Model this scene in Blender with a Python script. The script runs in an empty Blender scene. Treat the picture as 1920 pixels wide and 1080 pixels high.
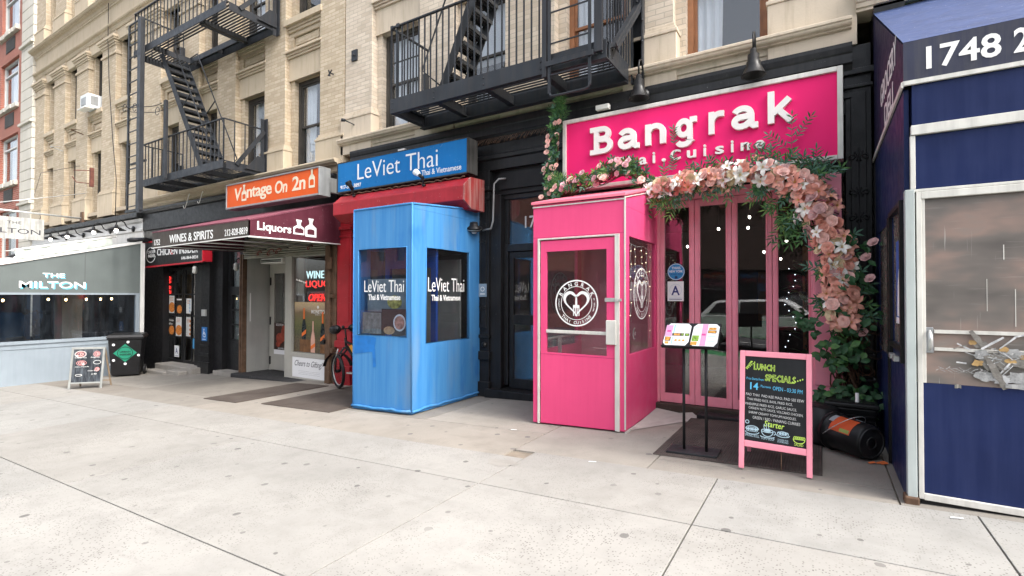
import bpy, bmesh, math, random
from mathutils import Vector, Matrix
R = math.radians
random.seed(7)
S = bpy.context.scene
COL = S.collection

# ------------------------------------------------------------------ camera, sky, sun, exposure
cam = bpy.data.cameras.new('camera'); camo = bpy.data.objects.new('camera', cam); COL.objects.link(camo)
cam.sensor_width = 36.0; cam.lens = 36.0 * 937.6 / 1920.0; cam.clip_start = 0.05; cam.clip_end = 2000
_y, _p, _r = R(31.73), R(.876), R(.113)
_f = Vector((-math.sin(_y)*math.cos(_p), math.cos(_y)*math.cos(_p), math.sin(_p)))
_r0 = Vector((math.cos(_y), math.sin(_y), 0)); _u0 = _r0.cross(_f)
_rx = _r0*math.cos(_r) + _u0*math.sin(_r); _up = -_r0*math.sin(_r) + _u0*math.cos(_r)
m = Matrix.Identity(4)
for i in range(3):
    m[i][0], m[i][1], m[i][2] = _rx[i], _up[i], -_f[i]
m[0][3], m[1][3], m[2][3] = 0, 0, 1.5
camo.matrix_world = m
S.camera = camo

SUN_DIR = Vector((-1.87, .18, -2.06)).normalized()      # the way the light travels
SUN_EL = math.asin(-SUN_DIR.z)
w = bpy.data.worlds.new('World'); S.world = w; w.use_nodes = True
wn = w.node_tree.nodes; wl = w.node_tree.links
sky = wn.new('ShaderNodeTexSky'); sky.sky_type = 'NISHITA'; sky.sun_disc = False
sky.sun_elevation = SUN_EL; sky.sun_rotation = math.atan2(-SUN_DIR.x, -SUN_DIR.y)
sky.air_density = 1.0; sky.dust_density = 6.0; sky.ozone_density = 1.0; sky.altitude = 0
hs = wn.new('ShaderNodeHueSaturation'); hs.inputs['Saturation'].default_value = .38
wl.new(sky.outputs[0], hs.inputs['Color'])
bg = wn['Background']; bg.inputs[1].default_value = .15
wl.new(hs.outputs[0], bg.inputs[0])
sl = bpy.data.lights.new('sun', 'SUN'); sl.energy = .42; sl.angle = R(4.0); sl.color = (1, .955, .89)
so = bpy.data.objects.new('sun', sl); COL.objects.link(so); so.location = (10, -4, 20)
so.rotation_euler = SUN_DIR.to_track_quat('-Z', 'Y').to_euler()
S.view_settings.view_transform = 'Standard'; S.view_settings.look = 'None'
S.view_settings.exposure = 1.9; S.view_settings.gamma = 1
S.render.engine = 'CYCLES'
S.cycles.use_denoising = True
S.cycles.max_bounces = 8; S.cycles.transparent_max_bounces = 16; S.cycles.diffuse_bounces = 4; S.cycles.glossy_bounces = 4
S.cycles.caustics_reflective = False; S.cycles.caustics_refractive = False
S.cycles.sample_clamp_indirect = 6

# ------------------------------------------------------------------ materials
MATS = {}
class N:
    """small node graph writer"""
    def __init__(s, name):
        s.m = bpy.data.materials.new(name); s.m.use_nodes = True
        s.t = s.m.node_tree; s.b = s.t.nodes['Principled BSDF']; s.o = s.t.nodes['Material Output']
        MATS[name] = s.m
        s.tc = s.t.nodes.new('ShaderNodeTexCoord')
    def n(s, typ, **kw):
        x = s.t.nodes.new(typ)
        for k, v in kw.items(): setattr(x, k, v)
        return x
    def l(s, a, b): s.t.links.new(a, b)
    def obj(s, scale=(1, 1, 1)):
        mp = s.n('ShaderNodeMapping'); s.l(s.tc.outputs['Object'], mp.inputs[0]); mp.inputs['Scale'].default_value = scale
        return mp.outputs[0]
    def noise(s, vec, scale, detail=4, rough=.55):
        x = s.n('ShaderNodeTexNoise'); s.l(vec, x.inputs['Vector'])
        x.inputs['Scale'].default_value = scale; x.inputs['Detail'].default_value = detail; x.inputs['Roughness'].default_value = rough
        return x.outputs['Fac']
    def ramp(s, fac, stops):
        x = s.n('ShaderNodeValToRGB'); s.l(fac, x.inputs[0]); e = x.color_ramp.elements
        while len(e) < len(stops): e.new(.5)
        for el, (p, c) in zip(e, stops):
            el.position = p; el.color = (c, c, c, 1) if isinstance(c, (int, float)) else (*c, 1)
        return x.outputs[0]
    def mix(s, fac, a, b, mode='MIX'):
        x = s.n('ShaderNodeMix', data_type='RGBA', blend_type=mode)
        for v, i in ((fac, 0), (a, 6), (b, 7)):
            if isinstance(v, (int, float)): x.inputs[i].default_value = v if i == 0 else (v, v, v, 1)
            elif isinstance(v, tuple): x.inputs[i].default_value = (*v, 1)
            else: s.l(v, x.inputs[i])
        return x.outputs[2]
    def math(s, op, a, b=0.0):
        x = s.n('ShaderNodeMath', operation=op)
        for v, i in ((a, 0), (b, 1)):
            if isinstance(v, (int, float)): x.inputs[i].default_value = v
            else: s.l(v, x.inputs[i])
        return x.outputs[0]
    def bump(s, h, strength=.2, dist=.01, prev=None):
        x = s.n('ShaderNodeBump'); s.l(h, x.inputs['Height']); x.inputs['Strength'].default_value = strength; x.inputs['Distance'].default_value = dist
        if prev is not None: s.l(prev, x.inputs['Normal'])
        s.l(x.outputs[0], s.b.inputs['Normal']); return x.outputs[0]
    def set(s, **kw):
        for k, v in kw.items():
            i = s.b.inputs[k.replace('_', ' ')]
            if isinstance(v, (int, float)): i.default_value = v
            elif isinstance(v, tuple): i.default_value = (*v, 1)
            else: s.l(v, i)
        return s

def mul(c, k): return tuple(min(1, x*k) for x in c)
def paint(name, col, rough=.5, var=.12, scale=3.0, streak=0.0, chips=None, metal=0.0, bump=.08, bscale=60, spec=.28, streak_col=None):
    """paint, metal, stone, cloth: base colour with patchy wear, vertical run marks, chipped spots"""
    n = N(name); v = n.obj()
    f = n.noise(v, scale)
    c = n.mix(n.ramp(f, [(.3, 0.0), (.7, 1.0)]), mul(col, 1-var), mul(col, 1+var))
    if streak:
        g = n.noise(n.obj((9, 9, .55)), 1.6, 5, .65)
        c = n.mix(n.ramp(g, [(.42, 0.0), (.75, streak)]), c, streak_col or mul(col, .42))
    if chips:
        k = n.noise(n.obj(), 38, 3, .7)
        k2 = n.noise(n.obj(), 5, 2, .5)
        kk = n.math('MULTIPLY', n.ramp(k, [(.66, 0.0), (.70, 1.0)]), n.ramp(k2, [(.48, 0.0), (.6, 1.0)]))
        c = n.mix(kk, c, chips)
    n.set(Base_Color=c, Metallic=metal, Specular_IOR_Level=spec)
    rr = n.ramp(n.noise(v, scale*4), [(.3, max(.02, rough-.1)), (.7, min(1, rough+.1))])
    n.set(Roughness=rr)
    if bump: n.bump(n.noise(n.obj(), bscale), bump, .004)
    return n.m
def flat(name, col, rough=.5, emit=0, metal=0):
    n = N(name); n.set(Base_Color=col, Roughness=rough, Metallic=metal)
    if emit: n.set(Emission_Color=col, Emission_Strength=emit)
    return n.m
def glass(name, tint=(1, 1, 1), refl=.1, dirt=.04, dirtcol=(.5, .5, .48), rough=.0):
    n = N(name)
    tr = n.n('ShaderNodeBsdfTransparent'); tr.inputs[0].default_value = (*tint, 1)
    gl = n.n('ShaderNodeBsdfGlossy'); gl.inputs['Roughness'].default_value = rough; gl.inputs[0].default_value = (1, 1, 1, 1)
    fr = n.n('ShaderNodeLayerWeight'); fr.inputs[0].default_value = .5
    fac = n.math('ADD', n.math('MULTIPLY', n.math('POWER', fr.outputs['Facing'], 4.0), .55), .03+refl)
    wob = n.n('ShaderNodeBump'); n.l(n.noise(n.obj(), 1.6, 1), wob.inputs['Height']); wob.inputs['Strength'].default_value = .12; wob.inputs['Distance'].default_value = .02
    n.l(wob.outputs[0], gl.inputs['Normal'])
    mx = n.n('ShaderNodeMixShader'); n.l(fac, mx.inputs[0]); n.l(tr.outputs[0], mx.inputs[1]); n.l(gl.outputs[0], mx.inputs[2])
    df = n.n('ShaderNodeBsdfDiffuse'); df.inputs[0].default_value = (*dirtcol, 1)
    m2 = n.n('ShaderNodeMixShader'); n.l(n.ramp(n.noise(n.obj((3, 3, 1)), 2.2, 5), [(.35, dirt*.3), (.75, dirt*2)]), m2.inputs[0])
    n.l(mx.outputs[0], m2.inputs[1]); n.l(df.outputs[0], m2.inputs[2]); n.l(m2.outputs[0], n.o.inputs[0])
    return n.m
def brick(name, c1, c2, mortar, bw=.24, rh=.078, ms=.008, stain=.35, light=None):
    n = N(name)
    sep = n.n('ShaderNodeSeparateXYZ'); n.l(n.tc.outputs['Object'], sep.inputs[0])
    cm = n.n('ShaderNodeCombineXYZ'); n.l(n.math('ADD', sep.outputs[0], sep.outputs[1]), cm.inputs[0]); n.l(sep.outputs[2], cm.inputs[1])
    b = n.n('ShaderNodeTexBrick'); n.l(cm.outputs[0], b.inputs['Vector'])
    b.inputs['Scale'].default_value = 1; b.inputs['Brick Width'].default_value = bw; b.inputs['Row Height'].default_value = rh
    b.inputs['Mortar Size'].default_value = ms; b.inputs['Mortar Smooth'].default_value = .2; b.inputs['Bias'].default_value = -.1
    b.inputs['Color1'].default_value = (*c1, 1); b.inputs['Color2'].default_value = (*c2, 1); b.inputs['Mortar'].default_value = (*mortar, 1)
    big = n.noise(n.obj((1, 1, 1.0)), .7, 6, .62)
    mid = n.noise(n.obj((1.2, 1.2, 3)), 2.4, 4, .6)
    c = n.mix(n.ramp(mid, [(.35, 0.0), (.7, stain)]), b.outputs['Color'], mul(c2, .55))
    c = n.mix(n.ramp(big, [(.45, 0.0), (.8, stain)]), c, light or mul(c1, .6))
    n.set(Base_Color=c, Roughness=.9)
    h = n.math('SUBTRACT', 1.0, b.outputs['Fac'])
    nb = n.bump(h, .6, .008)
    n.bump(n.noise(n.obj(), 45), .25, .004, nb)
    return n.m

buff = brick('buff_brick', (.63, .545, .445), (.485, .405, .315), (.44, .39, .32), stain=.28)
buff_l = brick('yellow_buff_brick', (.565, .475, .36), (.42, .335, .235), (.40, .33, .22), stain=.27)
redb = brick('red_brick', (.38, .115, .075), (.27, .075, .05), (.45, .36, .30), bw=.22, rh=.085, stain=.25)
def stone_mat(name, c, dark):
    n = N(name); a = n.noise(n.obj((1, 1, .7)), 1.3, 6, .6); b = n.noise(n.obj((7, 7, .8)), 1.5, 5, .6)
    col = n.mix(n.ramp(a, [(.35, 0.0), (.75, .6)]), c, mul(c, .72))
    col = n.mix(n.ramp(b, [(.5, 0.0), (.8, .55)]), col, dark)
    n.set(Base_Color=col, Roughness=.88); n.bump(n.noise(n.obj(), 30, 6), .3, .006); return n.m
stone = stone_mat('limestone', (.57, .485, .38), (.26, .20, .13))
stone_l = stone_mat('yellow_limestone', (.52, .435, .32), (.30, .23, .14))
stone_w = stone_mat('white_quoin_stone', (.58, .55, .48), (.40, .37, .31))
ironb = paint('black_iron', (.022, .024, .027), .42, .3, 4, .25, None, 0, .25, 40, streak_col=(.05, .045, .04))
irong = paint('grey_iron', (.021, .025, .031), .45, .25, 3, .3, None, .0, .15, 50, streak_col=(.07, .055, .045))
blackp = paint('black_paint', (.013, .0135, .015), .4, .35, 3, .5, (.10, .10, .10), 0, .35, 30, streak_col=(.032, .032, .032))
blackm = paint('black_matte_paint', (.010, .010, .0115), .55, .3, 3, .3, None, 0, .2, 40, streak_col=(.022, .022, .022))
frame_d = paint('dark_window_frame', (.055, .05, .044), .55, .25, 5, .4)
frame_b = paint('brown_window_frame', (.30, .135, .065), .5, .2, 5, .4)
white_fr = paint('white_frame', (.62, .62, .60), .45, .1, 4, .2)
wglass = glass('window_glass', (.86, .88, .9), .04, .012)
sglass = glass('shop_glass', (.86, .86, .86), .07, .006)
vinyl = glass('clear_vinyl', (.82, .87, .93), .05, .014, (.30, .36, .42), .02)
plexi = glass('hazy_plexiglass', (.5, .48, .46), .04, .30, (.26, .235, .22), .12)
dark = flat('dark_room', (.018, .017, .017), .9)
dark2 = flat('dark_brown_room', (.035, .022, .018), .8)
curtain = paint('white_curtain', (.84, .85, .86), .9, .06, 3)
pinkf = paint('hot_pink_panel', (.73, .072, .205), .42, .06, 1.2, .22, None, 0, .06, 25, streak_col=(.60, .045, .15))
def ribbed(mat, scale, strength):
    t = mat.node_tree; tc = t.nodes.new('ShaderNodeTexCoord'); mp = t.nodes.new('ShaderNodeMapping'); mp.inputs['Scale'].default_value = (scale, scale, .25)
    nz = t.nodes.new('ShaderNodeTexNoise'); nz.inputs['Scale'].default_value = 1; nz.inputs['Detail'].default_value = 2
    b = t.nodes.new('ShaderNodeBump'); b.inputs['Strength'].default_value = strength; b.inputs['Distance'].default_value = .006
    t.links.new(tc.outputs['Object'], mp.inputs[0]); t.links.new(mp.outputs[0], nz.inputs['Vector']); t.links.new(nz.outputs['Fac'], b.inputs['Height'])
    p = [x for x in t.nodes if x.type == 'BSDF_PRINCIPLED'][0]
    if p.inputs['Normal'].links: t.links.new(p.inputs['Normal'].links[0].from_socket, b.inputs['Normal'])
    t.links.new(b.outputs[0], p.inputs['Normal'])
pinks = paint('hot_pink_sign_face', (.80, .024, .165), .45, .03, 1, .12, None, 0, .02, 60, .08, streak_col=(.75, .012, .13))
pinkl = paint('light_pink_paint', (.80, .19, .27), .42, .06, 2, .15, None, 0, .08, 30, streak_col=(.65, .14, .2))
pinka = paint('pale_pink_paint', (.82, .30, .38), .5, .07, 4, .12, None, 0, .12, 30, streak_col=(.7, .25, .3))
alu = paint('brushed_aluminium', (.55, .56, .55), .38, .1, 4, .3, None, .55, .08, 60)
alum = paint('dull_white_aluminium', (.62, .61, .57), .5, .1, 4, .4, None, .1, .1, 60)
whitep = flat('white_vinyl_lettering', (.80, .80, .79), .4)
offwhite = paint('off_white_letters', (.76, .75, .72), .5, .04, 4)
def blue_canvas():
    n = N('blue_canvas'); base = (.055, .30, .66)
    v = n.obj((5, 5, .35)); a = n.noise(v, 1.4, 5, .6); b = n.noise(n.obj((14, 14, .2)), 2.0, 3)
    c = n.mix(n.ramp(a, [(.32, 0.0), (.62, 1.0)]), (.042, .195, .45), (.070, .245, .50))
    c = n.mix(n.ramp(b, [(.45, 0.0), (.8, .4)]), c, (.018, .14, .42))
    d = n.noise(n.obj((2, 2, 1)), 1.0, 3); c = n.mix(n.ramp(d, [(.6, 0.0), (.7, .5)]), c, (.012, .125, .42))
    e = n.noise(n.obj((3, 3, .6)), 1.1, 4); c = n.mix(n.ramp(e, [(.52, 0.0), (.72, .45)]), c, (.17, .25, .33))
    n.set(Base_Color=c, Roughness=.55, Specular_IOR_Level=.2); n.bump(b, .15, .01); return n.m
bluec = blue_canvas()
blues = paint('blue_sign_face', (.012, .155, .42), .35, .06, 2, .3, (.5, .6, .7), 0, .03, streak_col=(.02, .19, .45), spec=.08)
redp = paint('peeling_red_paint', (.34, .018, .026), .42, .2, 3, .35, (.55, .45, .42), 0, .2, 30, streak_col=(.20, .012, .016))
orange = paint('orange_sign_face', (.66, .10, .016), .4, .04, 2, .15, None, 0, .03, streak_col=(.7, .2, .08), spec=.08)
greym = paint('weathered_grey_metal', (.30, .31, .31), .45, .15, 4, .4, None, .3, .1)
maroon = paint('maroon_awning', (.085, .018, .030), .5, .15, 2, .25, (.5, .42, .42), 0, .1, 40)
maroon_t = paint('faded_maroon_awning', (.19, .06, .085), .6, .2, 2, .3, (.55, .5, .5), 0, .1, 40)
awn_f = paint('black_brown_awning', (.062, .049, .040), .55, .2, 3, .3, None, 0, .1, 40)
navy = paint('navy_panel', (.014, .023, .078), .38, .16, 2, .45, None, 0, .05, 30, streak_col=(.03, .042, .11), spec=.12)
ribbed(pinkf, 60, .25); ribbed(navy, 25, .15)
navy_c = paint('navy_awning_canvas', (.026, .030, .055), .6, .2, 3, .45, None, 0, .12, 50, streak_col=(.09, .085, .085))
navy_side = paint('dark_navy_canvas', (.016, .013, .045), .6, .2, 3, .2, None, 0, .1, 50)
navy_t = paint('faded_blue_awning_top', (.045, .07, .165), .55, .15, 4, .3, (.6, .62, .65), 0, .1, 50)
greyp = paint('grey_canvas', (.105, .122, .12), .6, .12, 2, .15, None, 0, .08, 40, streak_col=(.14, .16, .16))
greyb = paint('grey_blue_board', (.225, .265, .30), .55, .08, 2, .15, None, 0, .1, 30)
whiteb = paint('white_painted_wood', (.62, .62, .60), .5, .08, 3, .3, None, 0, .1)
tarp = paint('scalloped_grey_tarp', (.42, .46, .42), .6, .12, 3, .3)
rubber = paint('black_rubber', (.014, .014, .015), .6, .3, 8, 0, None, 0, .3, 80)
plastic = paint('black_plastic', (.011, .011, .012), .38, .3, 5, .2, None, 0, .12, 50)
galv = paint('galvanised_sheet', (.42, .42, .40), .42, .12, 2, .3, None, .35, .08, 20, streak_col=(.28, .28, .27))
rusty = paint('rusty_brown_steel', (.125, .075, .048), .7, .35, 6, .5, (.4, .36, .3), .1, .3, 40)
shutter_m = paint('dirty_shutter_steel', (.26, .25, .20), .5, .2, 3, .3, None, .3, .1, streak_col=(.12, .09, .06))
chalkb = paint('chalkboard', (.012, .013, .015), .5, .5, 3, .2, None, 0, .05, streak_col=(.03, .035, .04))
wood = paint('worn_wood', (.30, .23, .16), .7, .25, 8, .3, None, 0, .2)
woodg = paint('grey_wood_frame', (.25, .26, .25), .7, .15, 6, .3, None, 0, .2)
paper = paint('white_paper', (.78, .79, .80), .7, .02, 3, 0, None, 0, 0)
def chalk(name, c): return flat(name, c, .9)
ch_w = chalk('white_chalk', (.62, .63, .62)); ch_y = chalk('lime_chalk', (.50, .72, .12)); ch_b = chalk('blue_chalk', (.10, .46, .72)); ch_p = chalk('pink_chalk', (.6, .28, .27)); ch_l = chalk('pale_blue_chalk', (.42, .58, .66))
neon_r = flat('red_neon_tube', (1, .035, .03), .3, .75); neon_g = flat('green_neon_tube', (.05, .9, .25), .3, .5); neon_w = flat('white_neon_tube', (.62, .95, 1), .3, .5)
bulb_w = flat('lit_bulb', (1, .93, .82), .3, 7); bulb_o = flat('warm_lit_bulb', (1, .62, .25), .3, 7); led = flat('fairy_light', (.75, .88, 1), .3, 3); fairy_w = flat('warm_fairy_light', (1, .85, .55), .3, 3)
leaf_m = []
for nm, c in (('green_leaf', (.055, .14, .035)), ('dark_green_leaf', (.022, .075, .026)), ('blue_green_leaf', (.055, .13, .085)), ('light_green_leaf', (.13, .22, .05))):
    k = paint(nm, c, .5, .3, 25, 0, None, 0, .1); leaf_m.append(k)
petal = {}
for nm, c in (('salmon_petal', (.76, .37, .29)), ('coral_petal', (.68, .28, .215)), ('dusty_pink_petal', (.56, .33, .32)), ('cream_petal', (.72, .58, .37)), ('white_petal', (.80, .78, .74)), ('pale_rose_petal', (.80, .48, .42)), ('mauve_rose_petal', (.66, .36, .40))):
    petal[nm] = paint(nm, c, .65, .14, 30, 0, None, 0, .15, 90)
twig = paint('brown_twig', (.075, .042, .025), .85, .3, 12)

# ------------------------------------------------------------------ mesh builder
class MB:
    def __init__(s): s.v = []; s.f = []; s.mi = []; s.sm = []; s.k = 0
    def add(s, vs, fs, smooth=False):
        o = len(s.v); s.v += [tuple(p) for p in vs]
        for f in fs: s.f.append([i+o for i in f]); s.mi.append(s.k); s.sm.append(smooth)
        return s
    def box(s, x0, x1, y0, y1, z0, z1):
        v = [(x, y, z) for z in (z0, z1) for y in (y0, y1) for x in (x0, x1)]
        return s.add(v, [(0, 2, 3, 1), (4, 5, 7, 6), (0, 1, 5, 4), (1, 3, 7, 5), (3, 2, 6, 7), (2, 0, 4, 6)])
    def hexa(s, b, t):
        """bottom quad and top quad, same order"""
        return s.add(list(b)+list(t), [(3, 2, 1, 0), (4, 5, 6, 7)] + [(i, (i+1) % 4, 4+(i+1) % 4, 4+i) for i in range(4)])
    def prism(s, pts, vec, smooth=False):
        n = len(pts); v = Vector(vec); p = [Vector(a) for a in pts]
        s.add(p+[a+v for a in p], [list(range(n))[::-1], list(range(n, 2*n))])
        o = len(s.v)-2*n
        for i in range(n):
            s.f.append([o+i, o+(i+1) % n, o+n+(i+1) % n, o+n+i]); s.mi.append(s.k); s.sm.append(smooth)
        return s
    def ex(s, prof, x0, x1):
        """profile of (y,z) run along x"""
        return s.prism([(x0, y, z) for y, z in prof], (x1-x0, 0, 0))
    def bar(s, p, q, w, h=None, up=(0, 0, 1)):
        p, q = Vector(p), Vector(q); h = h or w; d = (q-p).normalized(); u = Vector(up)
        if abs(d.dot(u)) > .98: u = Vector((0, 1, 0))
        a = d.cross(u).normalized()*w/2; b = a.cross(d).normalized()*h/2
        return s.hexa([p-a-b, p+a-b, p+a+b, p-a+b], [q-a-b, q+a-b, q+a+b, q-a+b])
    def tube(s, pts, r, n=8, closed=False, cap=True):
        P = [Vector(p) for p in pts]; m_ = len(P); rings = []; ref = None
        rr = r if isinstance(r, (list, tuple)) else [r]*m_
        for i in range(m_):
            a = P[(i-1) % m_] if (closed or i > 0) else P[i]; b = P[(i+1) % m_] if (closed or i < m_-1) else P[i]
            d = (b-a).normalized()
            if ref is None: ref = Vector((0, 0, 1)) if abs(d.z) < .9 else Vector((1, 0, 0))
            ref = (ref-d*ref.dot(d)).normalized(); e = d.cross(ref)
            rings.append([P[i]+(ref*math.cos(t)+e*math.sin(t))*rr[i] for t in [2*math.pi*k/n for k in range(n)]])
        vs = [p for g in rings for p in g]; fs = []
        for i in range(m_ if closed else m_-1):
            j = (i+1) % m_
            for k in range(n): fs.append((i*n+k, i*n+(k+1) % n, j*n+(k+1) % n, j*n+k))
        s.add(vs, fs, True)
        if cap and not closed:
            o = len(s.v)-len(vs)
            s.f += [[o+k for k in range(n)][::-1], [o+(m_-1)*n+k for k in range(n)]]; s.mi += [s.k]*2; s.sm += [False]*2
        return s
    def lathe(s, prof, c, axis=(0, 0, 1), n=20, smooth=True):
        ax = Vector(axis).normalized(); a = ax.orthogonal().normalized(); b = ax.cross(a); c = Vector(c)
        vs = [c+ax*z+(a*math.cos(t)+b*math.sin(t))*max(r, 1e-4) for r, z in prof for t in [2*math.pi*k/n for k in range(n)]]
        fs = [(i*n+k, i*n+(k+1) % n, (i+1)*n+(k+1) % n, (i+1)*n+k) for i in range(len(prof)-1) for k in range(n)]
        return s.add(vs, fs, smooth)
    def ball(s, c, r, n=10, sc=(1, 1, 1)):
        pr = [(r*math.sin(math.pi*i/6), -r*math.cos(math.pi*i/6)) for i in range(7)]
        o = len(s.v); s.lathe(pr, c, (0, 0, 1), n)
        c = Vector(c)
        for i in range(o, len(s.v)):
            d = Vector(s.v[i])-c; s.v[i] = tuple(c+Vector((d.x*sc[0], d.y*sc[1], d.z*sc[2])))
        return s
    def disc(s, c, nrm, r, n=20, sx=1.0):
        nv = Vector(nrm).normalized(); a = Vector((0, 0, 1)).cross(nv)
        a = a.normalized() if a.length > .01 else Vector((1, 0, 0)); b = nv.cross(a); c = Vector(c)
        return s.add([c+a*math.cos(t)*r*sx+b*math.sin(t)*r for t in [2*math.pi*k/n for k in range(n)]], [list(range(n))])
    def ring(s, c, nrm, r0, r1, n=40):
        nv = Vector(nrm).normalized(); a = Vector((0, 0, 1)).cross(nv).normalized(); b = nv.cross(a); c = Vector(c)
        vs = [c+(a*math.cos(t)+b*math.sin(t))*r for r in (r0, r1) for t in [2*math.pi*k/n for k in range(n)]]
        return s.add(vs, [(k, (k+1) % n, n+(k+1) % n, n+k) for k in range(n)])
    def wall(s, u0, u1, z0, z1, holes, pos, th, zb=None):
        """panel with rectangular holes; pos(u,z,d) gives the point, d = depth; zb(u): lower edge following the ground"""
        us = sorted(set([u0, u1]+[h[0] for h in holes]+[h[1] for h in holes])); zs = sorted(set([z0, z1]+[h[2] for h in holes]+[h[3] for h in holes]))
        us = [u for u in us if u0 <= u <= u1]; zs = [z for z in zs if z0 <= z <= z1]
        zz = lambda u, z: (zb(u) if zb and z == z0 else z)
        inh = lambda u, z: any(h[0] < u < h[1] and h[2] < z < h[3] for h in holes)
        def q(a, b, c, d): s.add([a, b, c, d], [(0, 1, 2, 3)])
        for i in range(len(us)-1):
            for j in range(len(zs)-1):
                if inh((us[i]+us[i+1])/2, (zs[j]+zs[j+1])/2): continue
                a, b, c, d = us[i], us[i+1], zs[j], zs[j+1]
                q(pos(a, zz(a, c), 0), pos(b, zz(b, c), 0), pos(b, d, 0), pos(a, d, 0))
                q(pos(b, zz(b, c), th), pos(a, zz(a, c), th), pos(a, d, th), pos(b, d, th))
        for a, b, c, d in holes:
            a2, b2, c2, d2 = max(a, u0), min(b, u1), max(c, z0), min(d, z1)
            q(pos(a2, c2, 0), pos(a2, d2, 0), pos(a2, d2, th), pos(a2, c2, th)); q(pos(b2, d2, 0), pos(b2, c2, 0), pos(b2, c2, th), pos(b2, d2, th))
            q(pos(a2, d2, 0), pos(b2, d2, 0), pos(b2, d2, th), pos(a2, d2, th)); q(pos(b2, c2, 0), pos(a2, c2, 0), pos(a2, c2, th), pos(b2, c2, th))
        for (a, b, c, d) in ((u0, u0, z0, z1), (u1, u1, z0, z1)):
            q(pos(a, zz(a, c), 0), pos(a, d, 0), pos(a, d, th), pos(a, zz(a, c), th))
        q(pos(u0, z1, 0), pos(u1, z1, 0), pos(u1, z1, th), pos(u0, z1, th)); q(pos(u0, zz(u0, z0), 0), pos(u1, zz(u1, z0), 0), pos(u1, zz(u1, z0), th), pos(u0, zz(u0, z0), th))
        return s
fy = lambda y: (lambda u, z, d: (u, y+d, z))          # wall facing the street (-y)
fx = lambda x: (lambda u, z, d: (x-d, u, z))          # wall facing +x, u = y
gz = lambda x: .04*x                                  # the pavement climbs to the right

def thing(name, label, cat, loc=(0, 0, 0), group=None, rz=0):
    o = bpy.data.objects.new(name, None); COL.objects.link(o); o.location = loc; o.rotation_euler = (0, 0, rz)
    o.empty_display_size = .1
    o['label'] = label; o['category'] = cat
    if group: o['group'] = group
    return o
def rootloc(p):
    while p.parent: p = p.parent
    return p.location
def mk(name, mb, mats, parent=None, local=False, bevel=0, label=None):
    me = bpy.data.meshes.new(name)
    off = Vector((0, 0, 0)) if (parent is None or local) else rootloc(parent)
    me.from_pydata([tuple(Vector(v)-off) for v in mb.v], [], mb.f); 
    for mt in (mats if isinstance(mats, (list, tuple)) else [mats]): me.materials.append(mt)
    me.polygons.foreach_set('material_index', mb.mi); me.polygons.foreach_set('use_smooth', mb.sm)
    me.validate(); me.update()
    o = bpy.data.objects.new(name, me); COL.objects.link(o)
    if parent: o.parent = parent
    if bevel:
        b = o.modifiers.new('bevel', 'BEVEL'); b.width = bevel; b.segments = 2; b.limit_method = 'ANGLE'; b.angle_limit = R(35)
    if label: o['label'] = label
    return o
def parts(name, mb, mats, parent, bevel=0):
    """every loose piece of the builder becomes a part of its own"""
    n = len(mb.v); lab = list(range(n))
    def find(i):
        while lab[i] != i: lab[i] = lab[lab[i]]; i = lab[i]
        return i
    for f in mb.f:
        for i in f[1:]: lab[find(i)] = find(f[0])
    groups = {}
    for k, f in enumerate(mb.f): groups.setdefault(find(f[0]), []).append(k)
    out = []
    for fk in groups.values():
        m_ = MB(); idx = {}
        for k in fk:
            for i in mb.f[k]:
                if i not in idx: idx[i] = len(m_.v); m_.v.append(mb.v[i])
            m_.f.append([idx[i] for i in mb.f[k]]); m_.mi.append(mb.mi[k]); m_.sm.append(mb.sm[k])
        out.append(mk(name, m_, mats, parent, False, bevel))
    return out
def solo(name, mb, mats, label, cat, group=None, bevel=0):
    o = mk(name, mb, mats, None, False, bevel); o['label'] = label; o['category'] = cat
    if group: o['group'] = group
    return o
def struct(name, mb, mats):
    o = mk(name, mb, mats); o['kind'] = 'structure'; return o
def copy_tree(o, parent=None):
    c = o.copy(); COL.objects.link(c)
    if parent: c.parent = parent
    for ch in list(o.children): copy_tree(ch, c)
    return c

_tc = {}
def glyphs(txt, bold=0.0, shear=0.0, spacing=1.0, res=3, word=1.0):
    """flat lettering from the built-in font: vertices and faces"""
    bold = max(-.007, min(.019, bold))
    key = (txt, bold, shear, spacing, res, word)
    if key not in _tc:
        c = bpy.data.curves.new('lettering', 'FONT'); c.body = txt; c.offset = bold; c.shear = shear; c.space_character = spacing; c.resolution_u = res; c.space_word = word
        c.fill_mode = 'FRONT'
        o = bpy.data.objects.new('lettering', c)
        me = bpy.data.meshes.new_from_object(o)
        vs = [(v.co.x, v.co.y) for v in me.vertices]; fs = [list(p.vertices) for p in me.polygons]
        ed = {}
        for f in fs:
            for i in range(len(f)):
                e = (f[i], f[(i+1) % len(f)])
                if (e[1], e[0]) in ed: ed.pop((e[1], e[0]))
                else: ed[e] = 1
        _tc[key] = (vs, fs, list(ed)); bpy.data.objects.remove(o); bpy.data.curves.remove(c); bpy.data.meshes.remove(me)
    return _tc[key]
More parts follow.
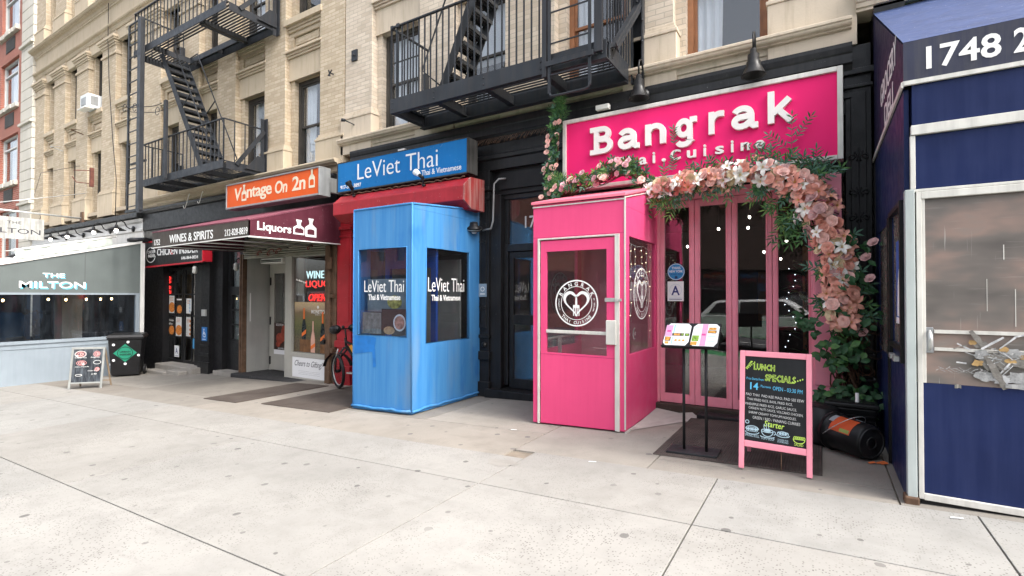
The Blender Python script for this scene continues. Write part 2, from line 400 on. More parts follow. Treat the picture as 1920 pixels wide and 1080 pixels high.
def text(mb, txt, o, ux, uz, w_, h_, depth=.0, bold=0.0, shear=0.0, spacing=1.0, res=3, rot=0.0, word=1.0):
    """letters filling the box w_ x h_ whose lower left corner is o; ux, uz unit vectors of the face; depth stands out along ux x uz"""
    vs, fs, ed = glyphs(txt, bold, shear, spacing, res, word)
    x0, x1 = min(v[0] for v in vs), max(v[0] for v in vs); y0, y1 = min(v[1] for v in vs), max(v[1] for v in vs)
    ux, uz, o = Vector(ux), Vector(uz), Vector(o); nn = ux.cross(uz)
    h_ = h_ or w_*(y1-y0)/(x1-x0); w_ = w_ or h_*(x1-x0)/(y1-y0)
    cr, sr = math.cos(rot), math.sin(rot)
    def P(v, d):
        a, b = (v[0]-x0)/(x1-x0)*w_, (v[1]-y0)/(y1-y0)*h_
        return o+ux*(a*cr-b*sr)+uz*(a*sr+b*cr)+nn*d
    front = [P(v, depth) for v in vs]
    mb.add(front, fs)
    if depth:
        n = len(vs); k = len(mb.v); mb.add([P(v, 0) for v in vs], [])
        for a, b in ed:
            mb.f.append([k-n+b, k-n+a, k+a, k+b]); mb.mi.append(mb.k); mb.sm.append(False)
    return mb
def arc_text(mb, txt, c, ux, uz, r, a0, a1, h_, bold=0.0, inward=False, wk=1.0):
    """letters set on a circle from angle a0 to a1 (degrees, counter-clockwise from ux)"""
    n = len(txt); ux, uz, c = Vector(ux), Vector(uz), Vector(c)
    for i, ch in enumerate(txt):
        if ch == ' ': continue
        a = R(a0+(a1-a0)*(i/(n-1) if n > 1 else .5)); d = ux*math.cos(a)+uz*math.sin(a); t = (ux*math.sin(a)-uz*math.cos(a))
        if inward: d2, t = -d, -t
        else: d2 = d
        vs, fs, ed = glyphs(ch, bold)
        x0, x1 = min(v[0] for v in vs), max(v[0] for v in vs)
        k = h_/.73; p = c+d*r
        mb.add([p+t*((v[0]-(x0+x1)/2)*k*wk)+d2*((v[1]-.365)*k) for v in vs], fs)
    return mb
UX, UZ, UY = (1, 0, 0), (0, 0, 1), (0, 1, 0)

def ribbon(mb, pts, wd, o, ux, uz, k, depth):
    """thick flat stroke through 2D points, standing out by depth"""
    nn = Vector(ux).cross(Vector(uz)); ux, uz, o = Vector(ux), Vector(uz), Vector(o); n = len(pts); Lp, Rp = [], []
    for i in range(n):
        a = Vector(pts[max(0, i-1)]); b = Vector(pts[min(n-1, i+1)]); d = (b-a).normalized(); q = Vector((-d.y, d.x))
        if 0 < i < n-1:
            d1 = (Vector(pts[i])-a).normalized(); q1 = Vector((-d1.y, d1.x)); c = max(.5, q.dot(q1))
        else: c = 1
        w_ = (wd[i] if isinstance(wd, (list, tuple)) else wd)/2/c
        Lp.append(Vector(pts[i])+q*w_); Rp.append(Vector(pts[i])-q*w_)
    P = lambda v, e: o+ux*(v.x*k[0])+uz*(v.y*k[1])+nn*e
    vs = [P(v, depth) for v in Lp]+[P(v, depth) for v in Rp]+[P(v, 0) for v in Lp]+[P(v, 0) for v in Rp]
    fs = []
    for i in range(n-1):
        fs += [(i, n+i, n+i+1, i+1), (2*n+i, i, i+1, 2*n+i+1), (n+i, 3*n+i, 3*n+i+1, n+i+1)]
    fs += [(0, 2*n, 3*n, n), (n-1, 2*n-1, 4*n-1, 3*n-1)]
    mb.add(vs, fs)
def arcpts(cx, cy, rx, ry, a0, a1, n=12): return [(cx+rx*math.cos(R(a0+(a1-a0)*i/n)), cy+ry*math.sin(R(a0+(a1-a0)*i/n))) for i in range(n+1)]
T1 = .185
POSTER = {
    'B': ([[(.24, 0), (.24, 1)], [(0, .08), (.45, .08)], [(0, .92), (.45, .92)], [(.3, .915)]+arcpts(.50, .735, .19, .18, 90, -90)+[(.3, .555)], [(.3, .525)]+arcpts(.52, .305, .24, .22, 90, -90)+[(.3, .085)]], .84),
    'a': ([arcpts(.32, .45, .24, .21, 155, 0)+[(.56, .18)], [(.56, .22), (.575, .12), (.63, .075), (.76, .075)], [(.56, .40), (.36, .39)]+arcpts(.28, .235, .19, .155, 100, 270)+[(.40, .10), (.56, .22)]], .76),
    'n': ([[(.11, 0), (.11, .74)], arcpts(.36, .42, .24, .235, 160, 0)+[(.60, 0)]], .70),
    'g': ([arcpts(.30, .41, .21, .235, 0, 360, 20), [(.52, .66), (.76, .66)], [(.52, .58), (.52, -.02)]+arcpts(.30, -.02, .22, .14, 0, -165, 10)], .76),
    'r': ([[(.11, 0), (.11, .74)], arcpts(.38, .38, .26, .27, 170, 75)+[(.52, .64)]], .52),
    'k': ([[(.11, 0), (.11, 1)], [(.16, .30), (.62, .72)], [(.30, .42), (.66, 0)]], .72)}
def poster(mb, ch, o, h_, depth, wk=1.0):
    st, w_ = POSTER[ch]
    for i, p in enumerate(st): ribbon(mb, p, T1, o, UX, UZ, (h_*wk, h_), depth+.0006*i)
# ------------------------------------------------------------------ ground
def concrete(name, c, spk=.55, gum=True, tone=True):
    n = N(name); v = n.obj()
    at = n.n('ShaderNodeAttribute', attribute_name='tone')
    a = n.noise(v, .55, 6, .6); b = n.noise(v, 3.5, 5, .65); f = n.noise(v, 150, 3, .6)
    col = n.mix(n.ramp(a, [(.35, 0.0), (.68, 1.0)]), c, mul(c, .80))
    col = n.mix(n.ramp(b, [(.45, 0.0), (.75, .5)]), col, mul(c, .60))
    if tone: col = n.mix(1.0, col, at.outputs['Color'], 'MULTIPLY')
    # exposed aggregate: small dark grains, clustered
    vo = n.n('ShaderNodeTexVoronoi', feature='F1', voronoi_dimensions='2D'); n.l(v, vo.inputs['Vector']); vo.inputs['Scale'].default_value = 64; vo.inputs['Randomness'].default_value = 1
    sx = n.n('ShaderNodeSeparateColor'); n.l(vo.outputs['Color'], sx.inputs[0])
    grain = n.math('MULTIPLY', n.math('LESS_THAN', vo.outputs['Distance'], .30), n.math('GREATER_THAN', sx.outputs[0], .78))
    clus = n.ramp(n.noise(v, 1.2, 3), [(.38, .12), (.62, 1.0)])
    col = n.mix(n.math('MULTIPLY', n.math('MULTIPLY', grain, clus), spk), col, (.13, .12, .11))
    col = n.mix(n.ramp(f, [(.55, 0.0), (.8, .35)]), col, mul(c, .55))
    if gum:
        vg = n.n('ShaderNodeTexVoronoi', feature='F1', voronoi_dimensions='2D'); n.l(n.obj((1, 1, 0)), vg.inputs['Vector']); vg.inputs['Scale'].default_value = 2.2
        sg = n.n('ShaderNodeSeparateColor'); n.l(vg.outputs['Color'], sg.inputs[0])
        wob = n.math('ADD', vg.outputs['Distance'], n.math('MULTIPLY', n.noise(v, 30, 2), .05))
        rad = n.math('ADD', .05, n.math('MULTIPLY', sg.outputs[1], .05))
        g = n.math('MULTIPLY', n.math('LESS_THAN', wob, rad), n.math('GREATER_THAN', sg.outputs[0], .42))
        col = n.mix(n.math('MULTIPLY', g, n.math('ADD', .35, n.math('MULTIPLY', sg.outputs[2], .6))), col, (.12, .115, .11))
    # long scuffs
    sc = n.noise(n.obj((.5, 5, 1)), 1.6, 5, .7)
    col = n.mix(n.ramp(sc, [(.58, 0.0), (.8, .28)]), col, mul(c, .5))
    n.set(Base_Color=col, Roughness=.9, Specular_IOR_Level=.25)
    n.bump(f, .25, .003); return n.m
conc_w = concrete('white_pavement_concrete', (.312, .303, .282), 1.0)
conc_t = concrete('old_tan_concrete', (.30, .275, .24), .5, True)
conc_d = concrete('dark_worn_concrete', (.30, .285, .26), .3, True, False); conc_s = concrete('step_concrete', (.33, .31, .28), .3, False, False)
joint_m = paint('pavement_joint_dirt', (.19, .16, .125), .95, .3, 6, 0, None, 0, .3)
asph = paint('asphalt', (.05, .05, .052), .9, .2, 4, 0, None, 0, .5, 120)

def sheet(x0, x1, y0, y1, dz, nx=1):
    return [(x0, y0, gz(x0)+dz), (x1, y0, gz(x1)+dz), (x1, y1, gz(x1)+dz), (x0, y1, gz(x0)+dz)]
mb = MB(); mb.add([(-400, -400, gz(-400)-.2), (400, -400, gz(400)-.2), (400, 400, gz(400)-.2), (-400, 400, gz(-400)-.2)], [(0, 1, 2, 3)])
struct('ground', mb, asph)
mb = MB(); mb.add(sheet(-60, 40, -13.5, -.75, -.15), [(0, 1, 2, 3)])
struct('road', mb, asph)
mb = MB(); mb.add(sheet(-60, 40, -3.2, -1.5, -.146), [(0, 1, 2, 3)]); struct('bike_lane', mb, paint('green_lane_paint', (.06, .24, .10), .85, .2, 3))
mb = MB()
for y in (-1.42, -3.3, -6.2, -9.2):
    for k in range(-14, 9): mb.add(sheet(k*3.6, k*3.6+(2.0 if y < -5 else 3.6), y-.06, y+.06, -.142), [(0, 1, 2, 3)])
struct('lane_marking', mb, paint('road_marking_paint', (.6, .6, .58), .8, .15, 4))
mb = MB(); mb.prism([(-60, -.75, gz(-60)-.3), (-60, -.55, gz(-60)-.3), (-60, -.55, gz(-60)-.004), (-60, -.72, gz(-60)-.004)], (100, 0, 4.0)); struct('kerb', mb, conc_d)

def slabs(name, rects, mat, dz, gap=.007, tones=(.9, 1.04), seed=3):
    rnd = random.Random(seed); me = bpy.data.meshes.new(name); vs = []; fs = []; tn = []
    for (x0, x1, y0, y1) in rects:
        t = rnd.uniform(*tones); tw = rnd.uniform(-.012, .012); o = len(vs); h = .04; e = .0015
        a, b, c, d = x0+gap/2, x1-gap/2, y0+gap/2, y1-gap/2
        for q in (e, 0.0):
            z = dz-(e if q == 0 else 0)
            for (x, y) in ((a+q, c+q), (b-q, c+q), (b-q, d-q), (a+q, d-q)): vs.append((x, y, gz(x)+z))
        for (x, y) in ((a, c), (b, c), (b, d), (a, d)): vs.append((x, y, gz(x)+dz-h))
        F = [(o, o+1, o+2, o+3)]+[(o+4+i, o+4+(i+1) % 4, o+(i+1) % 4, o+i) for i in range(4)]+[(o+8+i, o+8+(i+1) % 4, o+4+(i+1) % 4, o+4+i) for i in range(4)]
        fs += F; tn += [(t+tw, t, t-tw, 1)]*len(F)
    me.from_pydata(vs, [], fs); me.materials.append(mat)
    at = me.color_attributes.new('tone', 'FLOAT_COLOR', 'CORNER')
    for p in me.polygons:
        for li in p.loop_indices: at.data[li].color = tn[p.index]
    o = bpy.data.objects.new(name, me); COL.objects.link(o); o['kind'] = 'structure'; return o
mb = MB(); mb.add(sheet(-60, 40, -.6, 30, -.022), [(0, 1, 2, 3)]); struct('pavement_bed', mb, joint_m)
xs = [-59.8]+[-2.5-3.43*k for k in range(16, -1, -1)]+[-.75, .88, 2.6, 4.3, 6.0, 7.7, 9.4, 12.8, 16.2, 19.6, 23, 39.8]
rects = []
for i in range(len(xs)-1):
    for (a, b) in ((-.55, 1.77), (1.77, 3.5)): rects.append((xs[i], xs[i+1], a, b))
    rects.append((xs[i], xs[i+1], 3.5, 4.5 if xs[i] >= -2.6 else 4.27))
slabs('pavement', rects, conc_w, 0, .011, (.93, 1.03))
# older tan concrete between the pavement and the buildings
rects = [(-8.95, -5.9, 4.27, 5.2), (-5.9, -2.75, 4.27, 5.2), (-8.95, -6.2, 5.2, 7.4), (-6.2, -4.6, 5.2, 7.4), (-4.6, -2.75, 5.2, 7.4),
         (-2.75, -1.35, 4.5, 7.4), (-1.35, .47, 4.5, 4.82), (-1.35, .47, 4.82, 7.4), (.47, 6, 4.5, 7.4), (6, 12, 4.5, 7.4), (12, 39, 4.5, 7.4)]
slabs('old_pavement_strip', rects, conc_t, -.003, .012, (.82, 1.05), 5)
rects = [(-12.3, -8.95, 4.27, 5.0), (-15.8, -12.3, 4.27, 5.0), (-12.3, -8.95, 5.0, 7.4), (-15.8, -12.3, 5.0, 7.4), (-30, -15.8, 4.27, 7.4), (-58, -30, 4.27, 7.4)]
slabs('worn_pavement_strip', rects, conc_t, -.003, .009, (.75, .92), 9)
mb = MB()
for (cx, cy, sx, sy) in ((-2.62, 4.05, .16, .10),):
    k = 22; mb.add([(cx+math.cos(t)*sx*(1+.2*math.sin(3*t)), cy+math.sin(t)*sy*(1+.15*math.cos(5*t)), gz(cx+math.cos(t)*sx*(1+.2*math.sin(3*t)))+.003) for t in [2*math.pi*i/k for i in range(k)]], [list(range(k))])
struct('pavement_patch', mb, conc_d)

# ------------------------------------------------------------------ the two yellow brick buildings
def window(parent, x0, x1, z0, z1, y, fm=frame_d, kind=0, cur=None, open_=0.0):
    """a sash window set in its opening: frame, two sashes (> pane, curtain)"""
    f = MB(); t = .075
    f.box(x0, x0+t, y, y+.10, z0, z1).box(x1-t, x1, y, y+.10, z0, z1).box(x0+t, x1-t, y, y+.10, z1-.09, z1).box(x0+t, x1-t, y-.01, y+.12, z0, z0+.06)
    zm = z0+(z1-z0)*.5; a, b = x0+t, x1-t; s = .045
    for (c, d, yy) in ((zm-.02, z1-.09, y+.03), (z0+.06+open_, zm+.03+open_*.2, y+.062)):
        f.box(a, a+s, yy, yy+.03, c, d).box(b-s, b, yy, yy+.03, c, d).box(a+s, b-s, yy, yy+.03, c, c+s).box(a+s, b-s, yy, yy+.03, d-s, d)
        if kind == 1:
            f.box((a+b)/2-.012, (a+b)/2+.012, yy+.005, yy+.025, c+s, d-s)
            f.box(a+s, (a+b)/2-.012, yy+.005, yy+.025, (c+d)/2-.012, (c+d)/2+.012).box((a+b)/2+.012, b-s, yy+.005, yy+.025, (c+d)/2-.012, (c+d)/2+.012)
    w_ = mk('window', f, fm, parent)
    g = MB(); g.box(a+s, b-s, y+.043, y+.047, zm+.02, z1-.09-s); g.box(a+s, b-s, y+.075, y+.079, z0+.1, zm-.01)
    mk('pane', g, wglass, w_)
    if cur:
        c = MB(); k = 26
        side = {'left': (a, a+(b-a)*.45), 'right': (a+(b-a)*.5, b), 'full': (a, b), 'blind': (a, b)}[cur]
        if cur == 'blind': c.box(a, b, y+.15, y+.155, zm-.1, z1)
        else:
            top = []; bot = []
            for i in range(k+1):
                u = i/k; yy = y+.15+.025*math.sin(u*22+x0*3)
                top.append((side[0]+(side[1]-side[0])*u, yy, z1)); bot.append((side[0]+(side[1]-side[0])*(u*.9), yy+.01*math.sin(u*40), z0+.05))
            c.add(top+bot, [(i, i+1, k+2+i, k+1+i) for i in range(k)], True)
        mk('curtain', c, curtain, w_)
    return w_

def stepped(x0, x1, z0, z1, ys):
    """horizontal band made of equal steps, each standing further out"""
    mb = MB(); n = len(ys)
    for i, y in enumerate(ys): mb.box(x0, x1, y, 7.16, z0+(z1-z0)*i/n, z0+(z1-z0)*(i+1)/n)
    return mb
def cornice(x0, x1, z0, z1, y0, y1):
    h = z1-z0; d = y1-y0
    pr = [(7.2, z0), (y1, z0), (y1, z0+.10*h), (y1-.12*d, z0+.13*h), (y1-.12*d, z0+.30*h), (y1-.20*d, z0+.32*h)]
    pr += [(y1-d*(.22+.26*(1-math.cos(R(90*i/5)))), z0+h*(.34+.24*math.sin(R(90*i/5)))) for i in range(6)]
    pr += [(y1-.62*d, z0+.60*h), (y1-.62*d, z0+.66*h)]+[(y1-d*(.66+.26*math.sin(R(90*i/5))), z0+h*(.66+.16*(1-math.cos(R(90*i/5))))) for i in range(6)]
    pr += [(y0, z0+.84*h), (y0, z1-.01), (y0+.02, z1), (7.2, z1+.015)]
    return MB().ex(pr, x0, x1)
def building(root, x0, x1, bays, pils, dz, bm, sm, ztop, rows, winkind, cors):
    holes = []
    for r_, (za, zb) in enumerate(rows):
        for (a, b) in bays: holes.append((a+.14, b-.06, za+dz, zb+dz))
    mk('wall', MB().wall(x0, x1, 4.0, ztop, holes, fy(7.15), .28), bm, root)
    sh = MB().box(x0, x0+.25, 7.45, 18, -2, ztop).box(x1-.25, x1, 7.45, 18, -2, ztop).box(x0+.25, x1-.25, 17.7, 18, -2, ztop).box(x0+.25, x1-.25, 7.45, 17.7, ztop-.2, ztop)
    parts('side_wall', sh, bm, root)
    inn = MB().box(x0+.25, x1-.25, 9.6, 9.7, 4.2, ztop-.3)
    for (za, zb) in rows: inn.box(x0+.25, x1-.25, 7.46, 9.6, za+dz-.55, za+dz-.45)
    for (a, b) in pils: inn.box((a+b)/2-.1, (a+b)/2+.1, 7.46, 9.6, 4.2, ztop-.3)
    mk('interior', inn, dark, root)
    for i, (a, b) in enumerate(pils):
        p = MB().box(a, b, 7.0, 7.16, 4.3+dz, 10.2+dz).box(a, b, 7.0, 7.16, 11.3+dz, ztop-.1)
        po = mk('pilaster', p, bm, root)
        for zb in (4.1+dz, 11.3+dz):
            bs = MB(); bs.box(a-.06, b+.06, 6.93, 7.17, zb, zb+.72).box(a-.075, b+.075, 6.915, 7.17, zb+.72, zb+.77).box(a-.05, b+.05, 6.945, 7.17, zb+.77, zb+.82).box(a-.025, b+.025, 6.97, 7.17, zb+.82, zb+.87)
            mk('base', bs, sm, po, bevel=.008)
        cp = MB(); zc = 9.42+dz
        cp.box(a-.04, b+.04, 6.96, 7.17, zc, zc+.07)
        for k, (e, c, d) in enumerate(((.03, .30, .36), (.06, .36, .44), (.10, .44, .50), (.13, .50, .58))): cp.box(a-e, b+e, 7.0-e, 7.17, zc+c, zc+d)
        mk('capital', cp, sm, po, bevel=.008)
    for (a, b) in bays:
        l = MB().box(a, b, 7.10, 7.17, rows[0][1]+dz, rows[0][1]+dz+.46)
        mk('lintel', l, sm, root)
        mk('lintel_moulding', stepped(a-.03, b+.03, rows[0][1]+dz+.46, rows[0][1]+dz+.66, (7.10, 7.06, 7.03, 6.985)), sm, root, bevel=.006)
        z = rows[0][1]+dz+.70
        sp = MB().box(a+.0, a+.16, 7.10, 7.16, z, z+.36).box(b-.16, b, 7.10, 7.16, z, z+.36).box(a+.16, b-.16, 7.10, 7.16, z, z+.06).box(a+.16, b-.16, 7.10, 7.16, z+.30, z+.36).box(a+.22, b-.22, 7.12, 7.16, z+.10, z+.26)
        mk('spandrel_panel', sp, bm, root)
        mk('sill', stepped(a-.03, b+.03, rows[1][0]+dz-.33, rows[1][0]+dz-.14, (7.11, 7.07, 7.04)).box(a-.04, b+.04, 6.97, 7.30, rows[1][0]+dz-.14, rows[1][0]+dz), sm, root, bevel=.006)
        mk('lintel', MB().box(a, b, 7.02, 7.40, rows[1][1]+dz, rows[1][1]+dz+.37), sm, root)
        mk('sill', MB().box(a-.02, b+.02, 7.0, 7.30, rows[0][0]+dz-.12, rows[0][0]+dz), sm, root)
    for c in cors: mk('cornice', c, sm, root, bevel=.006)
    mk('frieze', MB().box(x0, x1, 6.99, 7.17, 10.42+dz, 10.98+dz), sm, root)
    for r_, (za, zb) in enumerate(rows):
        for i, (a, b) in enumerate(bays): window(root, a+.14, b-.06, za+dz, zb+dz, 7.26, *winkind(r_, i))

L = thing('brick_building', 'yellow brick building with dense pilasters and two-level black fire escape, left of the blue sign', 'building', (-18, 7, -.72), 'brick buildings above the shops')
bays = [(-26.1, -25.05), (-23.95, -22.85), (-21.8, -20.65), (-19.6, -18.45), (-16.5, -15.4), (-14.35, -13.4), (-12.55, -11.3), (-10.5, -9.25)]
pils = [(-27.1, -26.1), (-25.05, -23.95), (-22.85, -21.8), (-20.65, -19.6), (-18.45, -16.5), (-15.4, -14.35), (-13.4, -12.55), (-11.3, -10.5), (-9.25, -8.47)]
wk = lambda r_, i: ((frame_d, 0, {6: 'left', 7: 'left'}.get(i) if r_ == 0 else ('left' if i in (3, 6) else None)))
building(L, -27.1, -8.45, bays, pils, 0, buff_l, stone_l, 14.6, [(4.33, 6.46), (7.84, 9.85), (11.4, 13.5)], wk,
         [cornice(-17.4, -8.45, 4.05, 4.32, 6.72, 6.98), cornice(-27.15, -8.45, 10.98, 11.32, 6.74, 6.98), cornice(-27.12, -8.45, 10.2, 10.42, 6.88, 6.99)])
Rb = thing('brick_building', 'pale buff brick building above the blue and pink signs', 'building', (-4, 7, -.16), 'brick buildings above the shops')
bays = [(-7.65, -6.37), (-5.57, -4.47), (-3.55, -2.36), (-1.72, -.49)]
pils = [(-8.43, -7.65), (-6.37, -5.57), (-4.47, -3.55), (-2.36, -1.72), (-.49, .31)]
wk = lambda r_, i: ((frame_d, 1 if i == 0 else 0, 'full' if i == 0 else 'blind') if i < 2 else (frame_b, 0, 'left'))
building(Rb, -8.45, .32, bays, pils, .3, buff, stone, 14.9, [(4.45, 6.46), (7.84, 9.85), (11.4, 13.5)], wk,
         [cornice(-8.5, .32, 4.42, 4.71, 6.82, 7.0), cornice(-8.45, .32, 11.28, 11.62, 6.74, 6.98), cornice(-8.45, .32, 10.5, 10.72, 6.88, 6.99)])
# black shop front zone under the right building
e = MB().ex([(7.2, 3.62), (6.98, 3.62), (6.98, 3.78), (6.94, 3.80), (6.94, 3.86), (6.97, 3.88), (6.97, 4.05), (6.92, 4.08), (6.88, 4.16), (6.86, 4.18), (6.86, 4.28), (6.85, 4.30), (6.84, 4.36), (6.84, 4.405), (7.2, 4.42)], -8.1, .32)
mk('shop_cornice', e, blackp, Rb)
e = MB().box(-8.1, -4.6, 7.12, 7.45, 2.6, 3.62).box(-4.6, -3.2, 7.06, 7.45, 3.2, 3.62).box(-3.2, .24, 7.06, 7.45, 2.92, 3.62).box(-4.6, -3.2, 7.02, 7.06, 3.28, 3.55)
mk('shop_fascia', e, blackm, Rb)
mk('back_wall', MB().box(-8.15, -5.08, 7.12, 7.3, -.7, 2.6), blackm, Rb)
dr = MB()                                              # dripping icicle-like spikes (pigeon wire) along the ledge
rnd = random.Random(4)
for k in range(150):
    x = -5.0+k*.0245; z = 4.02; dr.bar((x, 6.86, z+.10), (x+rnd.uniform(-.03, .03), 6.74+rnd.uniform(-.02, .03), z-.02+rnd.uniform(-.03, .03)), .004)
mk('bird_spikes', dr, rusty, Rb)
def iron_column(x0, x1, zt, mats, label, rosette=True):
    c = thing('iron_column', label, 'column', ((x0+x1)/2, 7, gz(x0)))
    b = MB().box(x0, x1, 6.96, 7.3, -.9, zt).box(x0+.05, x1-.05, 6.945, 6.96, .95, zt-.55)
    mk('shaft', b, mats, c, bevel=.006)
    t = MB()
    t.box(x0-.03, x1+.03, 6.91, 7.3, zt-.35, zt-.28).box(x0-.02, x1+.02, 6.93, 7.3, zt-.5, zt-.46).box(x0-.03, x1+.03, 6.92, 7.3, .42, .56).box(x0-.02, x1+.02, 6.93, 7.3, .78, .84).box(x0-.03, x1+.03, 6.91, 7.3, -.9, .05)
    mk('mouldings', t, mats, c, bevel=.01)
    if rosette:
        o = MB(); xm = (x0+x1)/2; wd = (x1-x0)*.5
        for (zc, s) in ((1.25, 1), (1.75, -1), (2.35, 1), (2.75, -1), (3.05, 1)):
            for sg in (-1, 1):
                pts = []
                for k in range(22):
                    a = k/21*3.6*math.pi/1.6; r_ = .012+.055*(1-k/21)
                    pts.append((xm+sg*(wd*.38-math.cos(a)*r_), 6.94, zc+s*(math.sin(a)*r_+.10*k/21)))
                o.tube(pts, .009, 5)
        o.tube([(xm, 6.94, 1.0), (xm, 6.94, 3.2)], .008, 5)
        for zz in (.67,):
            for sg in (-.5, .5): o.lathe([(0, .03), (.02, .035), (.03, .02), (.05, .015), (.05, 0)], (xm+sg*wd, 6.94, zz), (0, -1, 0), 12)
        mk('scrollwork', o, mats, c)
    return c
iron_column(-5.08, -4.76, 3.62, blackp, 'black cast iron column with scrollwork behind the blue booth')
iron_column(.25, .50, 4.40, blackp, 'black cast iron column right of the pink sign')
iron_column(-8.60, -8.17, 3.2, redp, 'peeling red column beside the parked bicycle', False)

# left building ground floor zone
e = MB().ex([(7.2, 3.2), (6.99, 3.2), (6.99, 3.42), (6.95, 3.44), (6.95, 3.9), (6.90, 3.93), (6.86, 4.0), (6.86, 4.045), (7.2, 4.05)], -17.4, -8.62)
mk('shop_cornice', e, blackp, L)
e = MB().box(-17.4, -16.2, 7.0, 7.4, -1.3, 3.2).box(-16.2, -13.95, 7.02, 7.4, 2.35, 3.2).box(-13.95, -13.55, 6.93, 7.4, -1.2, 3.2).box(-13.55, -13.15, 7.05, 7.4, -1.2, 3.2).box(-13.15, -12.35, 7.05, 7.4, 2.85, 3.2).box(-12.35, -12.2, 7.05, 7.4, -1.2, 3.2).box(-12.2, -8.62, 7.02, 7.4, 2.75, 3.2)
mk('shop_wall', e, blackm, L)
e = MB().box(-14.02, -13.48, 6.88, 6.93, -1.2, -.25).box(-13.99, -13.51, 6.90, 6.93, -.1, -.02).box(-13.97, -13.53, 6.90, 6.93, .15, .2)
mk('pier_base', e, blackp, L, bevel=.006)
e = MB().ex([(7.2, 3.05), (6.97, 3.05), (6.97, 3.42), (6.93, 3.44), (6.93, 3.50), (6.96, 3.52), (6.96, 3.68), (6.9, 3.72), (6.86, 3.80), (7.2, 3.82)], -27.1, -17.42)
mk('white_fascia', e, whiteb, L)
mk('dark_ledge', MB().box(-27.12, -17.40, 6.78, 7.2, 3.83, 3.98), blackp, L, bevel=.01)
mk('shop_wall', MB().box(-27.1, -17.4, 7.0, 7.4, -1.6, 3.05), dark2, L)
# end building on the left
B = thing('red_brick_building', 'red brick building with white quoins and big white windows at the left edge', 'building', (-36, 7, -1.4))
wins = [(-31.7+4.4*0-.0, -29.25, z0, z0+2.15) for z0 in (.9, 4.75, 9.62-.5*0-3.2+.02, 9.65, 12.9)]
wins = [(x, x+2.45, z0, z0+2.1) for x in (-31.7, -36.5, -41) for z0 in (3.1, 6.4, 9.75, 13.1)]
mk('wall', MB().wall(-46, -28.55, -2.2, 17, wins, fy(7.0), .3), redb, B)
parts('side_wall', MB().box(-46, -45.7, 7.3, 18, -2, 17).box(-45.7, -27.4, 17.7, 18, -2, 17).box(-45.7, -27.4, 7.3, 17.7, 16.8, 17).box(-27.4, -27.12, 7.3, 17.7, 14.6, 17), redb, B)
mk('interior', MB().box(-45.7, -27.4, 9.2, 9.3, -2, 16.8), dark, B)
q = MB(); z = -2.2; k = 0
while z < 17:
    q.box(-28.55, -27.13, 6.9, 7.3, z, z+.405); z += .42; k += 1
mk('quoin_stones', q, stone_w, B, bevel=.014)
mk('quoin_bands', MB().box(-28.6, -27.1, 6.82, 7.3, 8.52, 8.62).box(-28.6, -27.1, 6.82, 7.3, 11.78, 11.88).box(-28.6, -27.1, 6.82, 7.3, 5.2, 5.3), stone_w, B)
for (a, b, c, d) in wins:
    f = MB(); y = 7.12; t = .07
    f.box(a, a+t, y, y+.1, c, d).box(b-t, b, y, y+.1, c, d).box(a+t, b-t, y, y+.1, d-t, d).box(a+t, b-t, y, y+.1, c, c+t).box(b-.62, b-.56, y, y+.09, c+t, d-t).box(a+t, b-.62, y, y+.09, d-.55, d-.49).box(b-.56, b-t, y, y+.09, d-.55, d-.49)
    w_ = mk('window', f, white_fr, B); mk('pane', MB().box(a+t, b-t, y+.05, y+.056, c+t, d-t), wglass, w_)
    cu = MB(); kk = 30
    cu.add([(a+(b-a)*i/kk, y+.3+.03*math.sin(i*1.9), zz) for zz in (d, c) for i in range(kk+1)], [(i, i+1, kk+2+i, kk+1+i) for i in range(kk)], True); mk('curtain', cu, curtain, w_)
    sl_ = MB()
    rr = random.Random(int(a*10+c*7))
    n_ = 9
    for i in range(n_): sl_.box(a-.1+(b-a+.2)*i/n_, a-.1+(b-a+.2)*(i+1)/n_-.012, 6.86+rr.uniform(-.02, .02), 7.2, c-.2+rr.uniform(-.02, .02), c-.004)
    mk('sill', sl_, stone_w, w_, bevel=.02)
    g = MB().box(a+.7, a+1.9, 6.985, 7.0, c-.85, c-.28)
    for i in range(7): g.box(a+.72, a+1.88, 6.97, 6.985, c-.83+.08*i, c-.79+.08*i)
    mk('vent_grille', g, frame_d, B)
# the building behind the deli vestibule, right of the frame
B2 = thing('dark_shop_building', 'dark green painted building front behind the navy deli vestibule', 'building', (6, 7, .2))
mk('wall', MB().box(.80, 14, 7.0, 18, -1, 4.5).box(.52, .80, 6.9, 7.4, -1, 5.3), blackp, B2)
mk('upper_wall', MB().box(.33, 14, 7.05, 18, 5.3, 14.5).box(.80, 14, 7.06, 18, 4.5, 5.3), buff, B2)
mk('cornice', cornice(.36, 14, 4.75, 5.05, 6.72, 6.9), stone, B2)

# ------------------------------------------------------------------ far side of the street (seen only in reflections)
def far_building(label, x0, x1, h, mat, wm, name='far_building'):
    o = thing(name, label, 'building', ((x0+x1)/2, -21, gz((x0+x1)/2)-.2), 'buildings across the street')
    hs_ = []; x = x0+1.0
    zz = [4.6+3.3*k for k in range(int((h-5.5)/3.3))]
    while x+1.3 < x1:
        for z in zz: hs_.append((x, x+1.25, z, z+1.9))
        x += 2.5
    hs_.append((x0+.8, x1-.8, .3, 3.2))
    fb = lambda u, z, d: (u, -21-d, z)
    mk('wall', MB().wall(x0, x1, -2.6, h, hs_, fb, .4), mat, o)
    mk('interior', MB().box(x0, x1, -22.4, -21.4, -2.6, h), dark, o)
    g = MB()
    for (a, b, c, d) in hs_: g.box(a, b, -21.3, -21.28, c, d)
    parts('window', g, wglass, o)
far_building('brown brick building across the street', -40, -14, 10.5, redb, 0)
